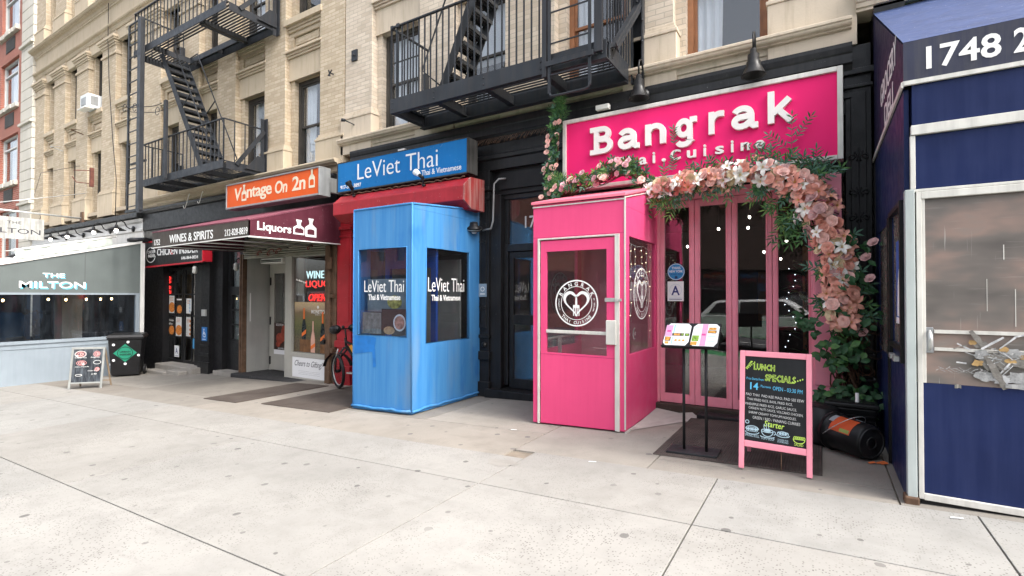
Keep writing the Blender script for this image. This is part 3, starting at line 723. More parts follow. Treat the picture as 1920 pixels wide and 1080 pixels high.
far_building('dark brown low building across the street', -14, 6, 8.6, brick('dark_brown_brick', (.10, .06, .045), (.07, .045, .035), (.12, .10, .09)), 0)
far_building('dark brick building across the street', 6, 30, 10.5, redb, 0)

# a white car parked beyond the cycle lane, the one mirrored in the restaurant doors
car = thing('parked_car', 'white estate car parked beyond the cycle lane, mirrored in the pink doors', 'car', (-1.6, -4.4, gz(-1.6)-.15))
G0 = gz(-1.6)-.15
side_ = [(-3.9, .35), (-3.92, .75), (-3.75, 1.0), (-3.5, 1.08), (-3.2, 1.52), (-2.9, 1.62), (-1.3, 1.62), (-.7, 1.45), (-.15, 1.08), (.7, .95), (.92, .75), (.92, .35)]
m_ = MB(); n_ = len(side_)
rows_ = []
for (y, k_, dz) in ((-5.35, 1, 0), (-5.30, 1, .0), (-3.50, 1, 0), (-3.45, 1, 0)): rows_.append([(x, y+((.16 if y < -4.4 else -.16) if z > 1.05 else 0), z+G0) for x, z in side_])
for r_ in rows_[1:3]: pass
m_.prism([(x, -5.33, z+G0) for x, z in side_[:4]+side_[8:]], (0, 1.86, 0)); m_.hexa([(-3.5, -5.3, 1.075+G0), (-.15, -5.3, 1.075+G0), (-.15, -3.5, 1.075+G0), (-3.5, -3.5, 1.075+G0)], [(-3.05, -5.1, 1.60+G0), (-1.0, -5.1, 1.60+G0), (-1.0, -3.7, 1.60+G0), (-3.05, -3.7, 1.60+G0)])
mk('body', m_, paint('white_car_paint', (.66, .67, .68), .25, .02, 2, 0, None, 0, 0), car, bevel=.06)
g_ = MB()
for (a, b, c, d) in ((-3.15, -2.3, -2.95, -2.3), (-2.22, -1.4, -2.22, -1.4), (-1.32, -.5, -1.32, -.95)): g_.add([(a, -3.475, 1.12+G0), (b, -3.475, 1.12+G0), (d, -3.66, 1.52+G0), (c, -3.66, 1.52+G0)], [(0, 1, 2, 3)])
parts('window', g_, plastic, car)
for (x, y) in ((-3.0, -3.52), (.05, -3.52), (-3.0, -5.28), (.05, -5.28)):
    w_ = mk('wheel', MB().lathe([(0, -.1), (.30, -.1), (.33, -.07), (.33, .07), (.30, .1), (0, .1)], (x, y, .33+G0), (0, 1, 0), 24), rubber, car); mk('rim', MB().lathe([(0, .11), (.2, .105), (.21, .1)], (x, y, .33+G0), (0, 1, 0), 20), alu, w_)
for (x, m__) in ((-3.93, redp), (.93, offwhite)):
    for y in (-5.2, -3.7): mk('tail_light' if x < 0 else 'headlight', MB().box(x-.01, x+.01, y-.1, y+.1, .78+G0, .95+G0), m__, car)
# ------------------------------------------------------------------ pink restaurant: front, sign, booth
t = thing('glazed_shopfront', 'pink folding glass doors of the restaurant under the flower garland', 'shop front', (-.9, 7, -.04))
f = MB()
f.box(-1.98, .12, 6.96, 7.12, 2.80, 2.92)
f.box(-1.98, -1.90, 6.94, 7.10, .045, 2.80)
mk('frame', f, pinka, t, bevel=.006)
f = MB().box(-.10, .20, 6.62, 7.08, .05, 2.88).box(-.07, .17, 6.60, 6.62, .5, 2.7)
mk('corner_post', f, pinka, t, bevel=.008)
mk('sill', MB().box(-1.98, .24, 6.86, 7.14, -.13, .045), paint('brown_sill', (.045, .035, .028), .7, .3, 5, 0, (.25, .22, .2)), t, bevel=.01)
mk('step', MB().box(-1.35, .24, 6.62, 6.86, -.2, .005), rubber, t, bevel=.01)
mk('side_return', MB().box(-3.2, -1.98, 7.02, 7.2, -.4, 2.92), pinka, t)
for (a, b, g0, g1) in ((-1.90, -1.44, -1.84, -1.51), (-1.44, -.98, -1.37, -1.05), (-.98, -.515, -.91, -.585), (-.515, -.10, -.45, -.13)):
    d = MB().box(a+.003, g0, 6.97, 7.03, .05, 2.79).box(g1, b-.003, 6.97, 7.03, .05, 2.79).box(g0, g1, 6.97, 7.03, .05, .17).box(g0, g1, 6.97, 7.03, 2.70, 2.79)
    d.box(g0-.022, g0-.012, 6.962, 6.97, .17, 2.7).box(g1+.012, g1+.022, 6.962, 6.97, .17, 2.7)
    dl = mk('door_leaf', d, pinka, t, bevel=.004)
    mk('pane', MB().box(g0, g1, 6.995, 7.001, .17, 2.70), sglass, dl)
# the room behind
rm = MB().wall(-3.19, .23, -.06, 3.0, [], fy(11.5), .05).box(-3.19, -3.14, 7.2, 11.5, -.06, 3).box(.20, .23, 7.14, 11.5, -.06, 3).box(-3.14, .20, 7.2, 11.5, 2.93, 3.0)
parts('dining_room_wall', rm, dark2, t)
mk('dining_room_floor', MB().box(-3.14, .20, 7.14, 11.5, -.14, -.05), paint('dark_wood_floor', (.06, .04, .03), .35, .3, 4), t)
parts('wall_panel', MB().box(-.25, .19, 9.2, 9.25, .3, 2.3).box(-1.1, -.8, 11.4, 11.49, 1.0, 2.0), paint('amber_wall', (.30, .15, .06), .8, .2, 2), t)
bl0 = None
for k, (x, y, z) in enumerate(((-1.62, 7.6, 2.38), (-1.70, 7.75, 2.24), (-1.32, 8.1, 2.52), (-1.12, 7.7, 2.28), (-.86, 7.8, 2.62), (-.85, 7.55, 2.44), (-.72, 8.3, 2.16), (-.42, 8.2, 2.30), (-.55, 9.1, 2.1), (-1.25, 9.4, 2.2))):
    if bl0 is None:
        bl0 = thing('hanging_bulb', 'small lit bulb hanging inside the pink restaurant', 'light bulb', (0, 0, 0), 'bulbs hanging in the restaurant')
        mk('globe', MB().ball((0, 0, 0), .017, 10, (1, 1, 1.2)), bulb_w, bl0, True); mk('cord', MB().tube([(0, 0, .025), (0, 0, .5)], .004, 5).lathe([(.014, .02), (.014, .06)], (0, 0, 0), (0, 0, 1), 8), rubber, bl0, True); c = bl0
    else: c = copy_tree(bl0)
    c.location = (x, y, z)
# potted plant inside the right window
def leaf(mb, p, d, ln, wd, up=(0, 0, 1), droop=.3, fold=.25):
    """one pointed leaf of six faces, bent along its length"""
    p, d = Vector(p), Vector(d).normalized(); s = d.cross(Vector(up))
    s = s.normalized() if s.length > .05 else Vector((1, 0, 0)); n_ = s.cross(d)
    L_ = [(0, .08), (.3, .8), (.6, .95), (1, .02)]
    vs = []
    for u, w_ in L_:
        c = p+d*ln*u-n_*(droop*ln*u*u)
        vs += [c-s*wd*w_*.5+n_*fold*wd*w_*.5, c, c+s*wd*w_*.5+n_*fold*wd*w_*.5]
    mb.add(vs, [(3*i+j, 3*i+j+1, 3*i+j+4, 3*i+j+3) for i in range(3) for j in range(2)])
rnd = random.Random(11)
pl = thing('potted_plant', 'broad leaved plant inside the right pane of the pink restaurant', 'plant', (-.12, 7.45, -.05))
lv = MB()
for k in range(90):
    lv.k = rnd.choice((0, 0, 1, 3)); z = rnd.uniform(.3, 1.95); a = rnd.uniform(0, 6.28)
    leaf(lv, (-.16+.05*math.cos(a), 7.5+.05*math.sin(a), z), (math.cos(a), math.sin(a)*.6, rnd.uniform(.1, .9)), rnd.uniform(.14, .3), rnd.uniform(.06, .12))
mk('leaves', lv, leaf_m, pl)
mk('stem', MB().tube([(-.16, 7.5, .2), (-.15, 7.52, 1.0), (-.17, 7.5, 1.9)], .012, 6), twig, pl)
mk('pot', MB().lathe([(.0, 0), (.11, 0), (.14, .26), (.12, .26), (.11, .22), (0, .22)], (-.16, 7.5, -.05)), plastic, pl)
fl_ = MB(); pts = []
for k in range(60):
    u = k/59; pts.append((-.33+.05*math.sin(u*17), 7.25+.05*math.cos(u*13), 1.85-1.5*u))
strg = thing('fairy_light_string', 'string of cold white fairy lights dangling behind the right restaurant pane', 'fairy lights', (-.33, 7.25, .3))
mk('wire', MB().tube(pts, .003, 4), plastic, strg)
for k in range(0, 60, 3): fl_.ball((pts[k][0]+rnd.uniform(-.02, .02), pts[k][1]-.01, pts[k][2]), .0045, 6)
mk('lamps', fl_, led, strg)

sg = thing('restaurant_sign', 'large hot pink sign with raised white slab lettering', 'shop sign', (-1.5, 6.6, 3.05))
x0, x1, z0, z1 = -3.21, .22, 3.02, 4.06
mk('board', MB().box(x0+.05, x1-.05, 6.62, 6.74, z0+.04, z1-.04), pinks, sg)
fr = MB().box(x0, x0+.055, 6.59, 6.76, z0, z1).box(x1-.055, x1, 6.59, 6.76, z0, z1).box(x0+.055, x1-.055, 6.59, 6.76, z1-.055, z1).box(x0+.055, x1-.055, 6.59, 6.76, z0, z0+.05)
mk('frame', fr, alum, sg, bevel=.006)
parts('bracket', MB().box(x0+.3, x0+.36, 6.76, 7.0, z0+.2, z0+.26).box(x1-.4, x1-.34, 6.76, 7.0, z0+.2, z0+.26).box(x0+.3, x0+.36, 6.76, 7.0, z1-.3, z1-.24).box(x1-.4, x1-.34, 6.76, 7.0, z1-.3, z1-.24), blackm, sg)
lt = MB(); D = .05; y = 6.62
def T_(ch, a, b, c, d, bold=.05): text(lt, ch, (a, y, c), UX, UZ, b-a, d-c, D, bold, 0, 1, 5)
zb = 3.535
for ch, xa_, dz, wk_ in (('B', -2.77, -.01, 1.03), ('a', -2.36, 0, 1.03), ('n', -1.99, 0, 1.06), ('g', -1.59, .0, .92), ('r', -1.19, .015, .95), ('a', -.92, .02, 1.03), ('k', -.53, .03, 1.0)): poster(lt, ch, (xa_, y, 3.50+dz), .375, D, wk_)
mk('raised_lettering', lt, offwhite, sg)
lt2 = MB()
zs_ = 3.26
for ch, a, b, h_ in (('T', -2.38, -2.27, .14), ('h', -2.22, -2.13, .14), ('a', -2.07, -1.97, .10), ('i', -1.89, -1.86, .145), ('.', -1.77, -1.72, .045), ('C', -1.66, -1.53, .135), ('u', -1.45, -1.34, .10), ('i', -1.25, -1.22, .145), ('s', -1.11, -1.01, .10), ('i', -.93, -.90, .145), ('n', -.82, -.72, .10), ('e', -.66, -.56, .10)):
    text(lt2, ch, (a, y, zs_), UX, UZ, b-a, h_, .03, .019, 0, 1, 3)
mk('small_lettering', lt2, offwhite, sg)

# vestibule booths -------------------------------------------------
def logo(mb, c, ux, uz, r):
    """round badge: ring, curved names, heart with a fork"""
    nn = Vector(ux).cross(Vector(uz)); c = Vector(c)+nn*.002
    U, V = Vector(ux), Vector(uz)
    n = 48
    for (r0, r1) in ((.94, 1.0), (.70, .725)):
        vs = [c+(U*math.cos(q)+V*math.sin(q))*r*k for k in (r0, r1) for q in [2*math.pi*i/n for i in range(n)]]
        mb.add(vs, [(i, (i+1) % n, n+(i+1) % n, n+i) for i in range(n)])
    arc_text(mb, 'BANGRAK', c, ux, uz, r*.835, 152, 28, r*.17, .03)
    arc_text(mb, 'THAI CUISINE', c, ux, uz, r*.835, 222, 318, r*.13, .02, True)
    arc_text(mb, 'NEW YORK, NY', c, ux, uz, r*.83, -22, 14, r*.06, .01, True); arc_text(mb, 'AUTHENTIC', c, ux, uz, r*.83, 168, 200, r*.06, .01, True)
    # heart ring (outer minus inner) as a strip
    def hp(q, k): return (U*(16*math.sin(q)**3)+V*(13*math.cos(q)-5*math.cos(2*q)-2*math.cos(3*q)-math.cos(4*q)+1.5))*(r*.0385*k)
    m_ = 48
    A = [c+hp(2*math.pi*i/m_, 1.0)+nn*.001 for i in range(m_)]
    Bn = [c+hp(2*math.pi*i/m_, 1.0)*(.80 if True else 1)+V*(-.02*r)+nn*.001 for i in range(m_)]
    mb.add(A+Bn, [(i, (i+1) % m_, m_+(i+1) % m_, m_+i) for i in range(m_)])
    def q2(pts): mb.add([c+U*a*r+V*b*r+nn*.0015 for a, b in pts], [list(range(len(pts)))])
    q2([(-.035, .30), (.035, .30), (.05, -.08), (-.05, -.08)]); q2([(-.30, .42), (.0, .24), (.30, .42), (.0, .36)])
    q2([(-.15, -.08), (.15, -.08), (.15, -.20), (-.15, -.20)])
    for k in (-.15, -.065, .02, .105): q2([(k, -.20), (k+.045, -.20), (k+.04, -.55), (k+.005, -.55)])
pb = thing('pink_booth', 'hot pink vestibule booth with glazed door and round white logo', 'vestibule', (-2.5, 5.6, -.1))
x0, x1, yf, yb = -3.14, -1.93, 5.60, 7.0
wf = [(-3.05, -2.0, -.2, 2.21)]
mk('front_panel', MB().wall(x0, x1, -.05, 2.655, [(-3.07, -1.99, -.3, 2.225)], fy(yf), .05, lambda u: gz(u)+.015), pinkf, pb)
mk('side_panel', MB().wall(yf+.05, yb, -.07, 2.55, [(5.76, 6.86, .80, 2.21)], fx(x1), .05, lambda u: gz(x1)+.02), pinkf, pb)
fxl = lambda x: (lambda u, z, d: (x+d, u, z))
mk('side_panel', MB().wall(yf+.05, yb, -.07, 2.55, [(5.76, 6.86, .80, 2.21)], fxl(x0), .05, lambda u: gz(x0)+.02), pinkf, pb)
zr0, zr1 = 2.655, 3.0
parts('gable_panel', MB().prism([(x1-.05, yf+.05, 2.552), (x1-.05, yb, 2.552), (x1-.05, yb, zr1), (x1-.05, yf+.05, zr0+.03)], (.05, 0, 0)).prism([(x0, yf+.05, 2.552), (x0, yb, 2.552), (x0, yb, zr1), (x0, yf+.05, zr0+.03)], (.05, 0, 0)), pinkf, pb)
mk('roof', MB().hexa([(x0-.02, yf-.03, zr0+.003), (x1+.02, yf-.03, zr0+.003), (x1+.02, yb, zr1+.003), (x0-.02, yb, zr1+.003)], [(x0-.02, yf-.03, zr0+.04), (x1+.02, yf-.03, zr0+.04), (x1+.02, yb, zr1+.04), (x0-.02, yb, zr1+.04)]), pinkl, pb, bevel=.006)
tr = MB()
tr.box(x0-.006, x1+.006, yf-.014, yf-.001, zr0-.035, zr0-.02)
tr.bar((x1+.008, yf, zr0-.01), (x1+.008, yb, zr1-.03), .012).bar((x1+.004, yf-.004, -.04), (x1+.004, yf-.004, zr0), .016)
tr.prism([(x1-.005, yf, gz(x1)-.02), (x1+.02, yf, gz(x1)-.02), (x1+.02, yb, gz(x1)-.02), (x1-.005, yb, gz(x1)-.02)], (0, 0, .03))
mk('edge_trim', tr, alum, pb)
dr = MB().box(-3.07, -3.045, yf-.018, yf+.03, gz(-3.06)+.01, 2.225).box(-3.045, -1.99, yf-.018, yf+.03, 2.205, 2.225).box(-2.045, -1.99, yf-.022, yf+.03, gz(-2)+.01, 2.205)
mk('door_frame', dr, alum, pb, bevel=.003)
d = MB().wall(-3.03, -2.05, -.06, 2.19, [(-2.95, -2.15, .79, 2.055)], fy(yf-.004), .04, lambda u: gz(u)+.02)
dl = mk('door_leaf', d, pinkf, pb)
mk('pane', MB().box(-2.95, -2.15, yf+.012, yf+.018, .79, 2.055), sglass, dl)
mk('push_bar', MB().box(-2.95, -2.15, yf-.012, yf+.01, 1.035, 1.075), alum, dl, bevel=.005)
mk('pull_handle', MB().box(-2.145, -2.02, yf-.05, yf-.022, .93, 1.215).box(-2.12, -2.07, yf-.022, yf-.004, .95, 1.19), alum, dl, bevel=.008)
mk('hasp', MB().box(-2.17, -2.04, yf-.018, yf-.004, 1.43, 1.475).box(-2.04, -1.96, yf-.034, yf-.022, 1.437, 1.467).box(-2.03, -2.005, yf-.05, yf-.034, 1.43, 1.475), alu, dl, bevel=.003)
lg = MB(); logo(lg, (-2.545, yf+.011, 1.41), UX, UZ, .285); mk('round_logo', lg, whitep, dl)
mk('seams', MB().box(-3.03, -2.05, yf-.0055, yf-.004, .765, .769).box(x0, x1-.0, yf-.0015, yf, 2.235, 2.238), paint('dark_pink_seam', (.35, .02, .09), .6), pb)
mk('side_pane', MB().box(x1-.03, x1-.024, 5.76, 6.86, .80, 2.21), sglass, pb); mk('side_pane', MB().box(x0+.024, x0+.03, 5.76, 6.86, .80, 2.21), sglass, pb)
lg = MB(); logo(lg, (x1-.022, 6.31, 1.53), UY, UZ, .33); mk('side_logo', lg, whitep, pb)
lg = MB(); logo(lg, (x0+.035, 6.31, 1.53), UY, UZ, .30); mk('far_side_logo', lg, paint('grey_logo', (.30, .27, .27), .6), pb)
mk('inner_rail', MB().tube([(x0+.05, 5.7, .93), (x0+.05, 6.9, .93)], .018, 8).box(x0+.05, x0+.09, 6.2, 6.24, .4, .93), alu, pb)
# small string of lights with moons hanging in the side window
fs = thing('fairy_light_curtain', 'string lights with little white moons in the side window of the pink booth', 'fairy lights', (-2.0, 6.2, 1.0))
wv = MB(); lm = MB(); rnd = random.Random(2)
wv.tube([(-1.985, 5.8, 2.16), (-1.985, 6.2, 2.12), (-1.985, 6.5, 2.15), (-1.985, 6.82, 2.1)], .004, 5)
for k, (yy, ln) in enumerate(((5.84, 1.25), (5.98, .95), (6.15, .55), (6.42, .5), (6.62, .75), (6.78, 1.2))):
    pts = [(-1.985, yy+.02*math.sin(u*2.1+k), 2.13-ln*u/12) for u in range(13)]
    wv.tube(pts, .0035, 5)
    for p in pts[1::2]: lm.ball(p, .0055, 6)
mk('wires', wv, whitep, fs); mk('lamps', lm, fairy_w, fs)
mo = MB()
for yy in (5.92, 6.12):
    vs = []; n = 20
    for i in range(n+1):
        q = R(60+240*i/n); vs.append((-1.985, yy+.075*math.cos(q), 1.03+.075*math.sin(q)))
    for i in range(n+1):
        q = R(60+240*i/n); vs.append((-1.985, yy+.022+.052*math.cos(q), 1.03+.062*math.sin(q)))
    mo.add(vs, [(i, i+1, n+2+i, n+1+i) for i in range(n)])
    mo.add([(-1.984, yy+.02+(.035 if j % 2 == 0 else .015)*math.cos(R(90+36*j)), 1.03+(.035 if j % 2 == 0 else .015)*math.sin(R(90+36*j))) for j in range(10)], [list(range(10))])
parts('moon_cutout', mo, whitep, fs)

# blue booth -------------------------------------------------------
bb = thing('blue_booth', 'bright blue canvas vestibule booth with white window lettering', 'vestibule', (-5.5, 5.3, -.22))
x0, x1, yf, yb = -6.16, -4.95, 5.30, 7.05
mk('front_panel', MB().wall(x0, x1, -.15, 2.80, [(-6.06, -5.05, .90, 2.20)], fy(yf), .04, lambda u: gz(u)+.01), bluec, bb)
mk('side_panel', MB().wall(yf+.04, yb, -.15, 2.75, [(5.60, 6.66, .80, 2.21)], fx(x1), .04, lambda u: gz(x1)+.01), bluec, bb)
mk('side_panel', MB().wall(yf+.04, yb, -.15, 2.75, [(5.60, 6.66, .80, 2.21)], fxl(x0), .04, lambda u: gz(x0)+.01), bluec, bb)
parts('gable_panel', MB().prism([(x1-.04, yf+.04, 2.752), (x1-.04, yb, 2.752), (x1-.04, yb, 2.95), (x1-.04, yf+.04, 2.80)], (.04, 0, 0)).prism([(x0, yf+.04, 2.752), (x0, yb, 2.752), (x0, yb, 2.95), (x0, yf+.04, 2.80)], (.04, 0, 0)), bluec, bb)
mk('roof', MB().hexa([(x0-.01, yf-.012, 2.802), (x1+.012, yf-.012, 2.802), (x1+.012, yb, 2.952), (x0-.01, yb, 2.952)], [(x0-.01, yf-.012, 2.83), (x1+.012, yf-.012, 2.83), (x1+.012, yb, 2.98), (x0-.01, yb, 2.98)]), bluec, bb, bevel=.008)
pi = MB()
pi.tube([(x1+.004, yf-.004, gz(x1)+.02), (x1+.004, yf-.004, 2.82)], .011, 8)
pi.tube([(x0, yf-.004, gz(x0)+.02), (x0, yf-.004, 2.82)], .008, 8)
for (a, b, c, d) in ((-6.06, -5.05, .90, 2.20),):
    pi.tube([(a, yf, c), (b, yf, c), (b, yf, d), (a, yf, d)], .009, 6, True)
pi.tube([(x1, 5.60, .80), (x1, 6.66, .80), (x1, 6.66, 2.21), (x1, 5.60, 2.21)], .009, 6, True)
rnd = random.Random(5); pts = []
for k in range(14): pts.append((x0+(x1-x0)*k/13, yf-.01-rnd.uniform(0, .02), gz(x0+(x1-x0)*k/13)+.05+rnd.uniform(-.008, .012)))
pi.tube(pts, .02, 8)
pi.tube([(x1+.012, yf+1.7*k/12, gz(x1)+.05+rnd.uniform(-.01, .015)) for k in range(13)], .02, 8)
mk('piping', pi, bluec, bb)
rp = MB(); rp.add([(-6.13, yf-.004, .60), (-5.70, yf-.004, .66), (-5.66, yf-.004, .86), (-5.72, yf-.004, .88), (-6.13, yf-.004, .885)], [(0, 1, 2, 3, 4)]); rp.add([(-5.72, yf-.005, .42), (-5.66, yf-.005, .44), (-5.68, yf-.005, .70), (-5.74, yf-.005, .70)], [(0, 1, 2, 3)])
mk('repair_patch', rp, paint('deeper_blue_patch', (.016, .155, .47), .5, .25, 5), bb)
mk('window', MB().box(-6.06, -5.05, yf+.018, yf+.022, .90, 2.20), vinyl, bb); mk('side_window', MB().box(x1-.022, x1-.018, 5.60, 6.66, .80, 2.21), sglass, bb); mk('far_window', MB().box(x0+.018, x0+.022, 5.60, 6.66, .80, 2.21), sglass, bb)
lt = MB(); text(lt, 'LeViet Thai', (-5.94, yf+.016, 1.55), UX, UZ, .82, .175, .002, -.03, 0, 1, 4); text(lt, 'Thai & Vietnamese', (-5.85, yf+.016, 1.43), UX, UZ, .66, .085, .002, .015)
mk('window_lettering', lt, whitep, bb)
lt = MB(); text(lt, 'LeViet Thai', (x1-.016, 5.66, 1.56), UY, UZ, .88, .21, .002, -.03, 0, 1, 4); text(lt, 'Thai & Vietnamese', (x1-.016, 5.74, 1.42), UY, UZ, .70, .09, .002, .015)
mk('side_window_lettering', lt, whitep, bb)
bl_in = paint('deep_blue_canvas', (.012, .06, .30), .6, .15)
ins = MB().box(-6.10, -6.0, 5.9, 5.95, 0, 2.6).box(-5.12, -5.02, 5.9, 5.95, 0, 2.6).box(-6.0, -5.12, 5.9, 5.95, 1.93, 2.6)
parts('inner_frame', ins, bl_in, bb)
mk('inner_door', MB().box(-5.95, -5.1, 6.6, 6.64, -.2, 2.1), paint('grey_inner_door', (.20, .22, .22), .5, .2), bb)
pm = thing('menu_poster', 'printed menu with a bowl and a sandwich inside the blue booth window', 'poster', (-5.5, 5.36, .9))
p = MB().box(-6.02, -5.62, 5.355, 5.36, .92, 1.24); mk('grey_sheet', p, paint('grey_print', (.22, .22, .19), .7, .4, 14), pm)
p = MB().box(-5.61, -5.09, 5.355, 5.36, .92, 1.30); mk('dark_sheet', p, paint('dark_print', (.035, .028, .025), .6, .4, 9), pm)
mk('bowl_picture', MB().disc((-5.24, 5.352, 1.10), (0, -1, 0), .125), offwhite, pm)
mk('bowl_filling', MB().disc((-5.24, 5.350, 1.10), (0, -1, 0), .10), paint('noodle_print', (.45, .22, .16), .7, .6, 18), pm)
mk('sandwich_picture', MB().disc((-5.45, 5.352, .98), (0, -1, 0), .06, 20, 1.9), paint('bun_print', (.55, .33, .16), .7, .4, 14), pm)
mk('burger_print', MB().disc((-5.42, 5.43, 1.40), (0, -1, 0), .10, 20, 1.5), paint('burger_print', (.55, .45, .12), .7, .6, 20), pm)
sh = MB().box(-6.0, -5.1, 5.435, 5.44, 1.25, 1.75); mk('pale_sheet', sh, paint('grey_poster', (.27, .29, .29), .7, .25, 5), pm)

# LeViet sign, shutter hood, lights --------------------------------
sg = thing('blue_shop_sign', 'blue sign board with white lettering and a phone number', 'shop sign', (-6.4, 6.5, 3.5))
mk('board', MB().box(-8.03, -4.885, 6.5, 6.75, 3.51, 4.065), blues, sg, bevel=.006)
mk('edge', MB().box(-8.05, -8.03, 6.49, 6.76, 3.5, 4.075).box(-4.885, -4.86, 6.49, 6.76, 3.5, 4.075).box(-8.03, -4.885, 6.49, 6.76, 3.488, 3.51).box(-8.03, -4.885, 6.495, 6.76, 4.065, 4.08), paint('grimy_sign_edge', (.035, .036, .036), .7, .4, 6, .6, (.3, .3, .28), 0, .3, 30, streak_col=(.12, .12, .11)), sg)
lt = MB(); text(lt, 'LeViet Thai', (-7.47, 6.499, 3.69), UX, UZ, 1.97, .30, .004, -.03, 0, 1, 5); text(lt, 'Thai & Vietnamese', (-5.86, 6.499, 3.565), UX, UZ, .86, .095, .004, .0); text(lt, '917-388-3897', (-7.95, 6.499, 3.555), UX, UZ, .58, .075, .004, .01)
mk('lettering', lt, whitep, sg)
hd = thing('shutter_hood', 'peeling red roller shutter hood below the blue sign', 'shutter box', (-6.2, 6.5, 2.95))
pr = [(6.86, 2.90), (6.50, 2.90), (6.30, 3.02), (6.30, 3.25), (6.48, 3.41), (6.86, 3.43)]
mk('hood', MB().ex(pr, -7.92, -4.82), redp, hd, bevel=.012)
mk('end_cap', MB().prism([(-4.819, y_+.0, z_) for y_, z_ in pr], (.03, 0, 0)), paint('flaking_red_end', (.30, .03, .03), .6, .3, 3, .9, (.5, .42, .38), 0, .3, 25, streak_col=(.42, .32, .29)), hd)
mk('debris', MB().tube([(-7.8+.051*k, 6.46+.02*math.sin(k*2.3), 3.425+.012*math.sin(k*1.7)) for k in range(58)], .012, 5), rusty, hd)
def spotlight(loc, d, label, white=False):
    o = thing('spotlight', label, 'spotlight', loc, 'spotlights on the red hood')
    d = Vector(d).normalized(); z = Vector(loc)
    mk('arm', MB().tube([z, z+Vector((0, -.03, .10)), z+Vector((0, -.05, .13))], .018, 8).lathe([(.035, 0), (.035, .02), (0, .025)], z, (0, 0, 1), 12), plastic, o)
    c = z+Vector((0, -.05, .14))
    mk('head', MB().lathe([(0, -.03), (.035, -.03), (.04, .06), (.06, .10), (.06, .14)] if not white else [(0, -.03), (.03, -.03), (.032, .07), (.03, .07)], c, d, 14), plastic, o)
    if white: mk('lamp_bulb', MB().lathe([(.03, .06), (.045, .10), (.058, .16), (.055, .185), (.03, .2), (0, .202)], c, d, 14), offwhite, o)
    else: mk('lens', MB().lathe([(.055, .13), (0, .135)], c, d, 14), alu, o)
spotlight((-7.45, 6.40, 3.36), (-.3, -.3, .7), 'black spotlight at the left end of the red hood')
spotlight((-5.72, 6.40, 3.36), (-.75, .0, .55), 'spotlight with white bulb in front of the word Vietnamese', True)
o = solo('flood_lamp', MB().box(-6.65, -6.48, 6.72, 6.80, 4.09, 4.20), offwhite, 'small square white lamp on top of the blue sign', 'lamp', None, .01)
cd = thing('conduit_lamp', 'round weatherproof lamp on bent grey conduit right of the blue booth', 'lamp', (-4.9, 6.95, 2.6))
mk('conduit', MB().tube([(-4.45, 7.0, 3.45), (-4.55, 6.93, 3.44), (-4.62, 6.90, 3.36), (-4.64, 6.90, 2.75), (-4.68, 6.90, 2.62), (-4.85, 6.9, 2.60)], .016, 8), greym, cd)
mk('housing', MB().lathe([(0, .10), (.06, .10), (.075, .04), (.13, .02), (.135, -.01), (.10, -.02), (.10, -.05), (.06, -.06), (0, -.06)], (-4.90, 6.72, 2.62), (.15, -.25, 1), 18).tube([(-4.86, 6.9, 2.62), (-4.9, 6.74, 2.66)], .02, 8), plastic, cd)
mk('collar', MB().lathe([(.10, -.028), (.128, -.012), (.137, -.004)], (-4.9, 6.72, 2.61), (.15, -.25, 1), 18), alum, cd)
mk('lens', MB().lathe([(.05, -.062), (.03, -.09), (0, -.095)], (-4.90, 6.72, 2.62), (.15, -.25, 1), 14), offwhite, cd)
pq = thing('plaque', 'small pale blue plaque on the scrollwork iron column', 'plaque', (-4.9, 6.93, 1.5))
mk('plate', MB().box(-4.95, -4.79, 6.93, 6.94, 1.48, 1.70), paint('pale_blue_plate', (.22, .30, .38), .5), pq); mk('emblem', MB().ring((-4.87, 6.928, 1.61), (0, -1, 0), .03, .04, 20).box(-4.92, -4.82, 6.927, 6.929, 1.52, 1.535), whitep, pq)

# apartment entrance between the booths ------------------------------
en = thing('apartment_entrance', 'black framed glass entrance door with transom between the two booths', 'door', (-4.0, 7.15, -.18))
f = MB().box(-4.76, -4.55, 7.0, 7.3, -.6, 3.2).box(-4.55, -3.2, 7.1, 7.25, 3.12, 3.2).box(-4.55, -3.2, 7.1, 7.25, 2.24, 2.36).box(-4.55, -4.47, 7.1, 7.25, 0, 2.24).box(-4.55, -4.48, 7.12, 7.24, 2.36, 3.12)
mk('frame', f, blackp, en, bevel=.006)
mk('door_sill', MB().box(-4.78, -3.2, 6.86, 7.25, -.6, -.05), blackp, en, bevel=.01)
d = MB().box(-4.46, -4.38, 7.13, 7.18, -.04, 2.23).box(-4.38, -3.2, 7.13, 7.18, 2.13, 2.23).box(-4.38, -3.2, 7.13, 7.18, -.04, .12).box(-4.38, -3.2, 7.13, 7.18, 1.02, 1.18)
dl = mk('door_leaf', d, blackp, en, bevel=.005)
mk('pane', MB().box(-4.38, -3.2, 7.152, 7.158, .12, 1.02).box(-4.38, -3.2, 7.152, 7.158, 1.18, 2.13), wglass, dl)
mk('transom', MB().box(-4.48, -3.2, 7.152, 7.158, 2.36, 3.12), wglass, en)
lt = MB(); text(lt, '1750', (-4.17, 7.148, 2.62), UX, UZ, .44, .20, .002, .01); mk('house_number', lt, paint('silver_digits', (.5, .5, .5), .4), en)
hall = MB().box(-4.6, -3.2, 8.6, 8.65, -.4, 3.2).box(-4.62, -4.58, 7.3, 8.6, -.4, 3.2).box(-4.6, -3.2, 7.3, 8.6, 3.2, 3.25)
mk('hallway', hall, paint('beige_hallway', (.16, .14, .11), .8, .2), en); mk('booth_reflection', MB().box(-4.575, -3.2, 8.55, 8.6, -.4, .9), paint('booth_reflection', (.02, .09, .2), .5), en)  # reflection of the blue booth painted as a panel behind the door glass
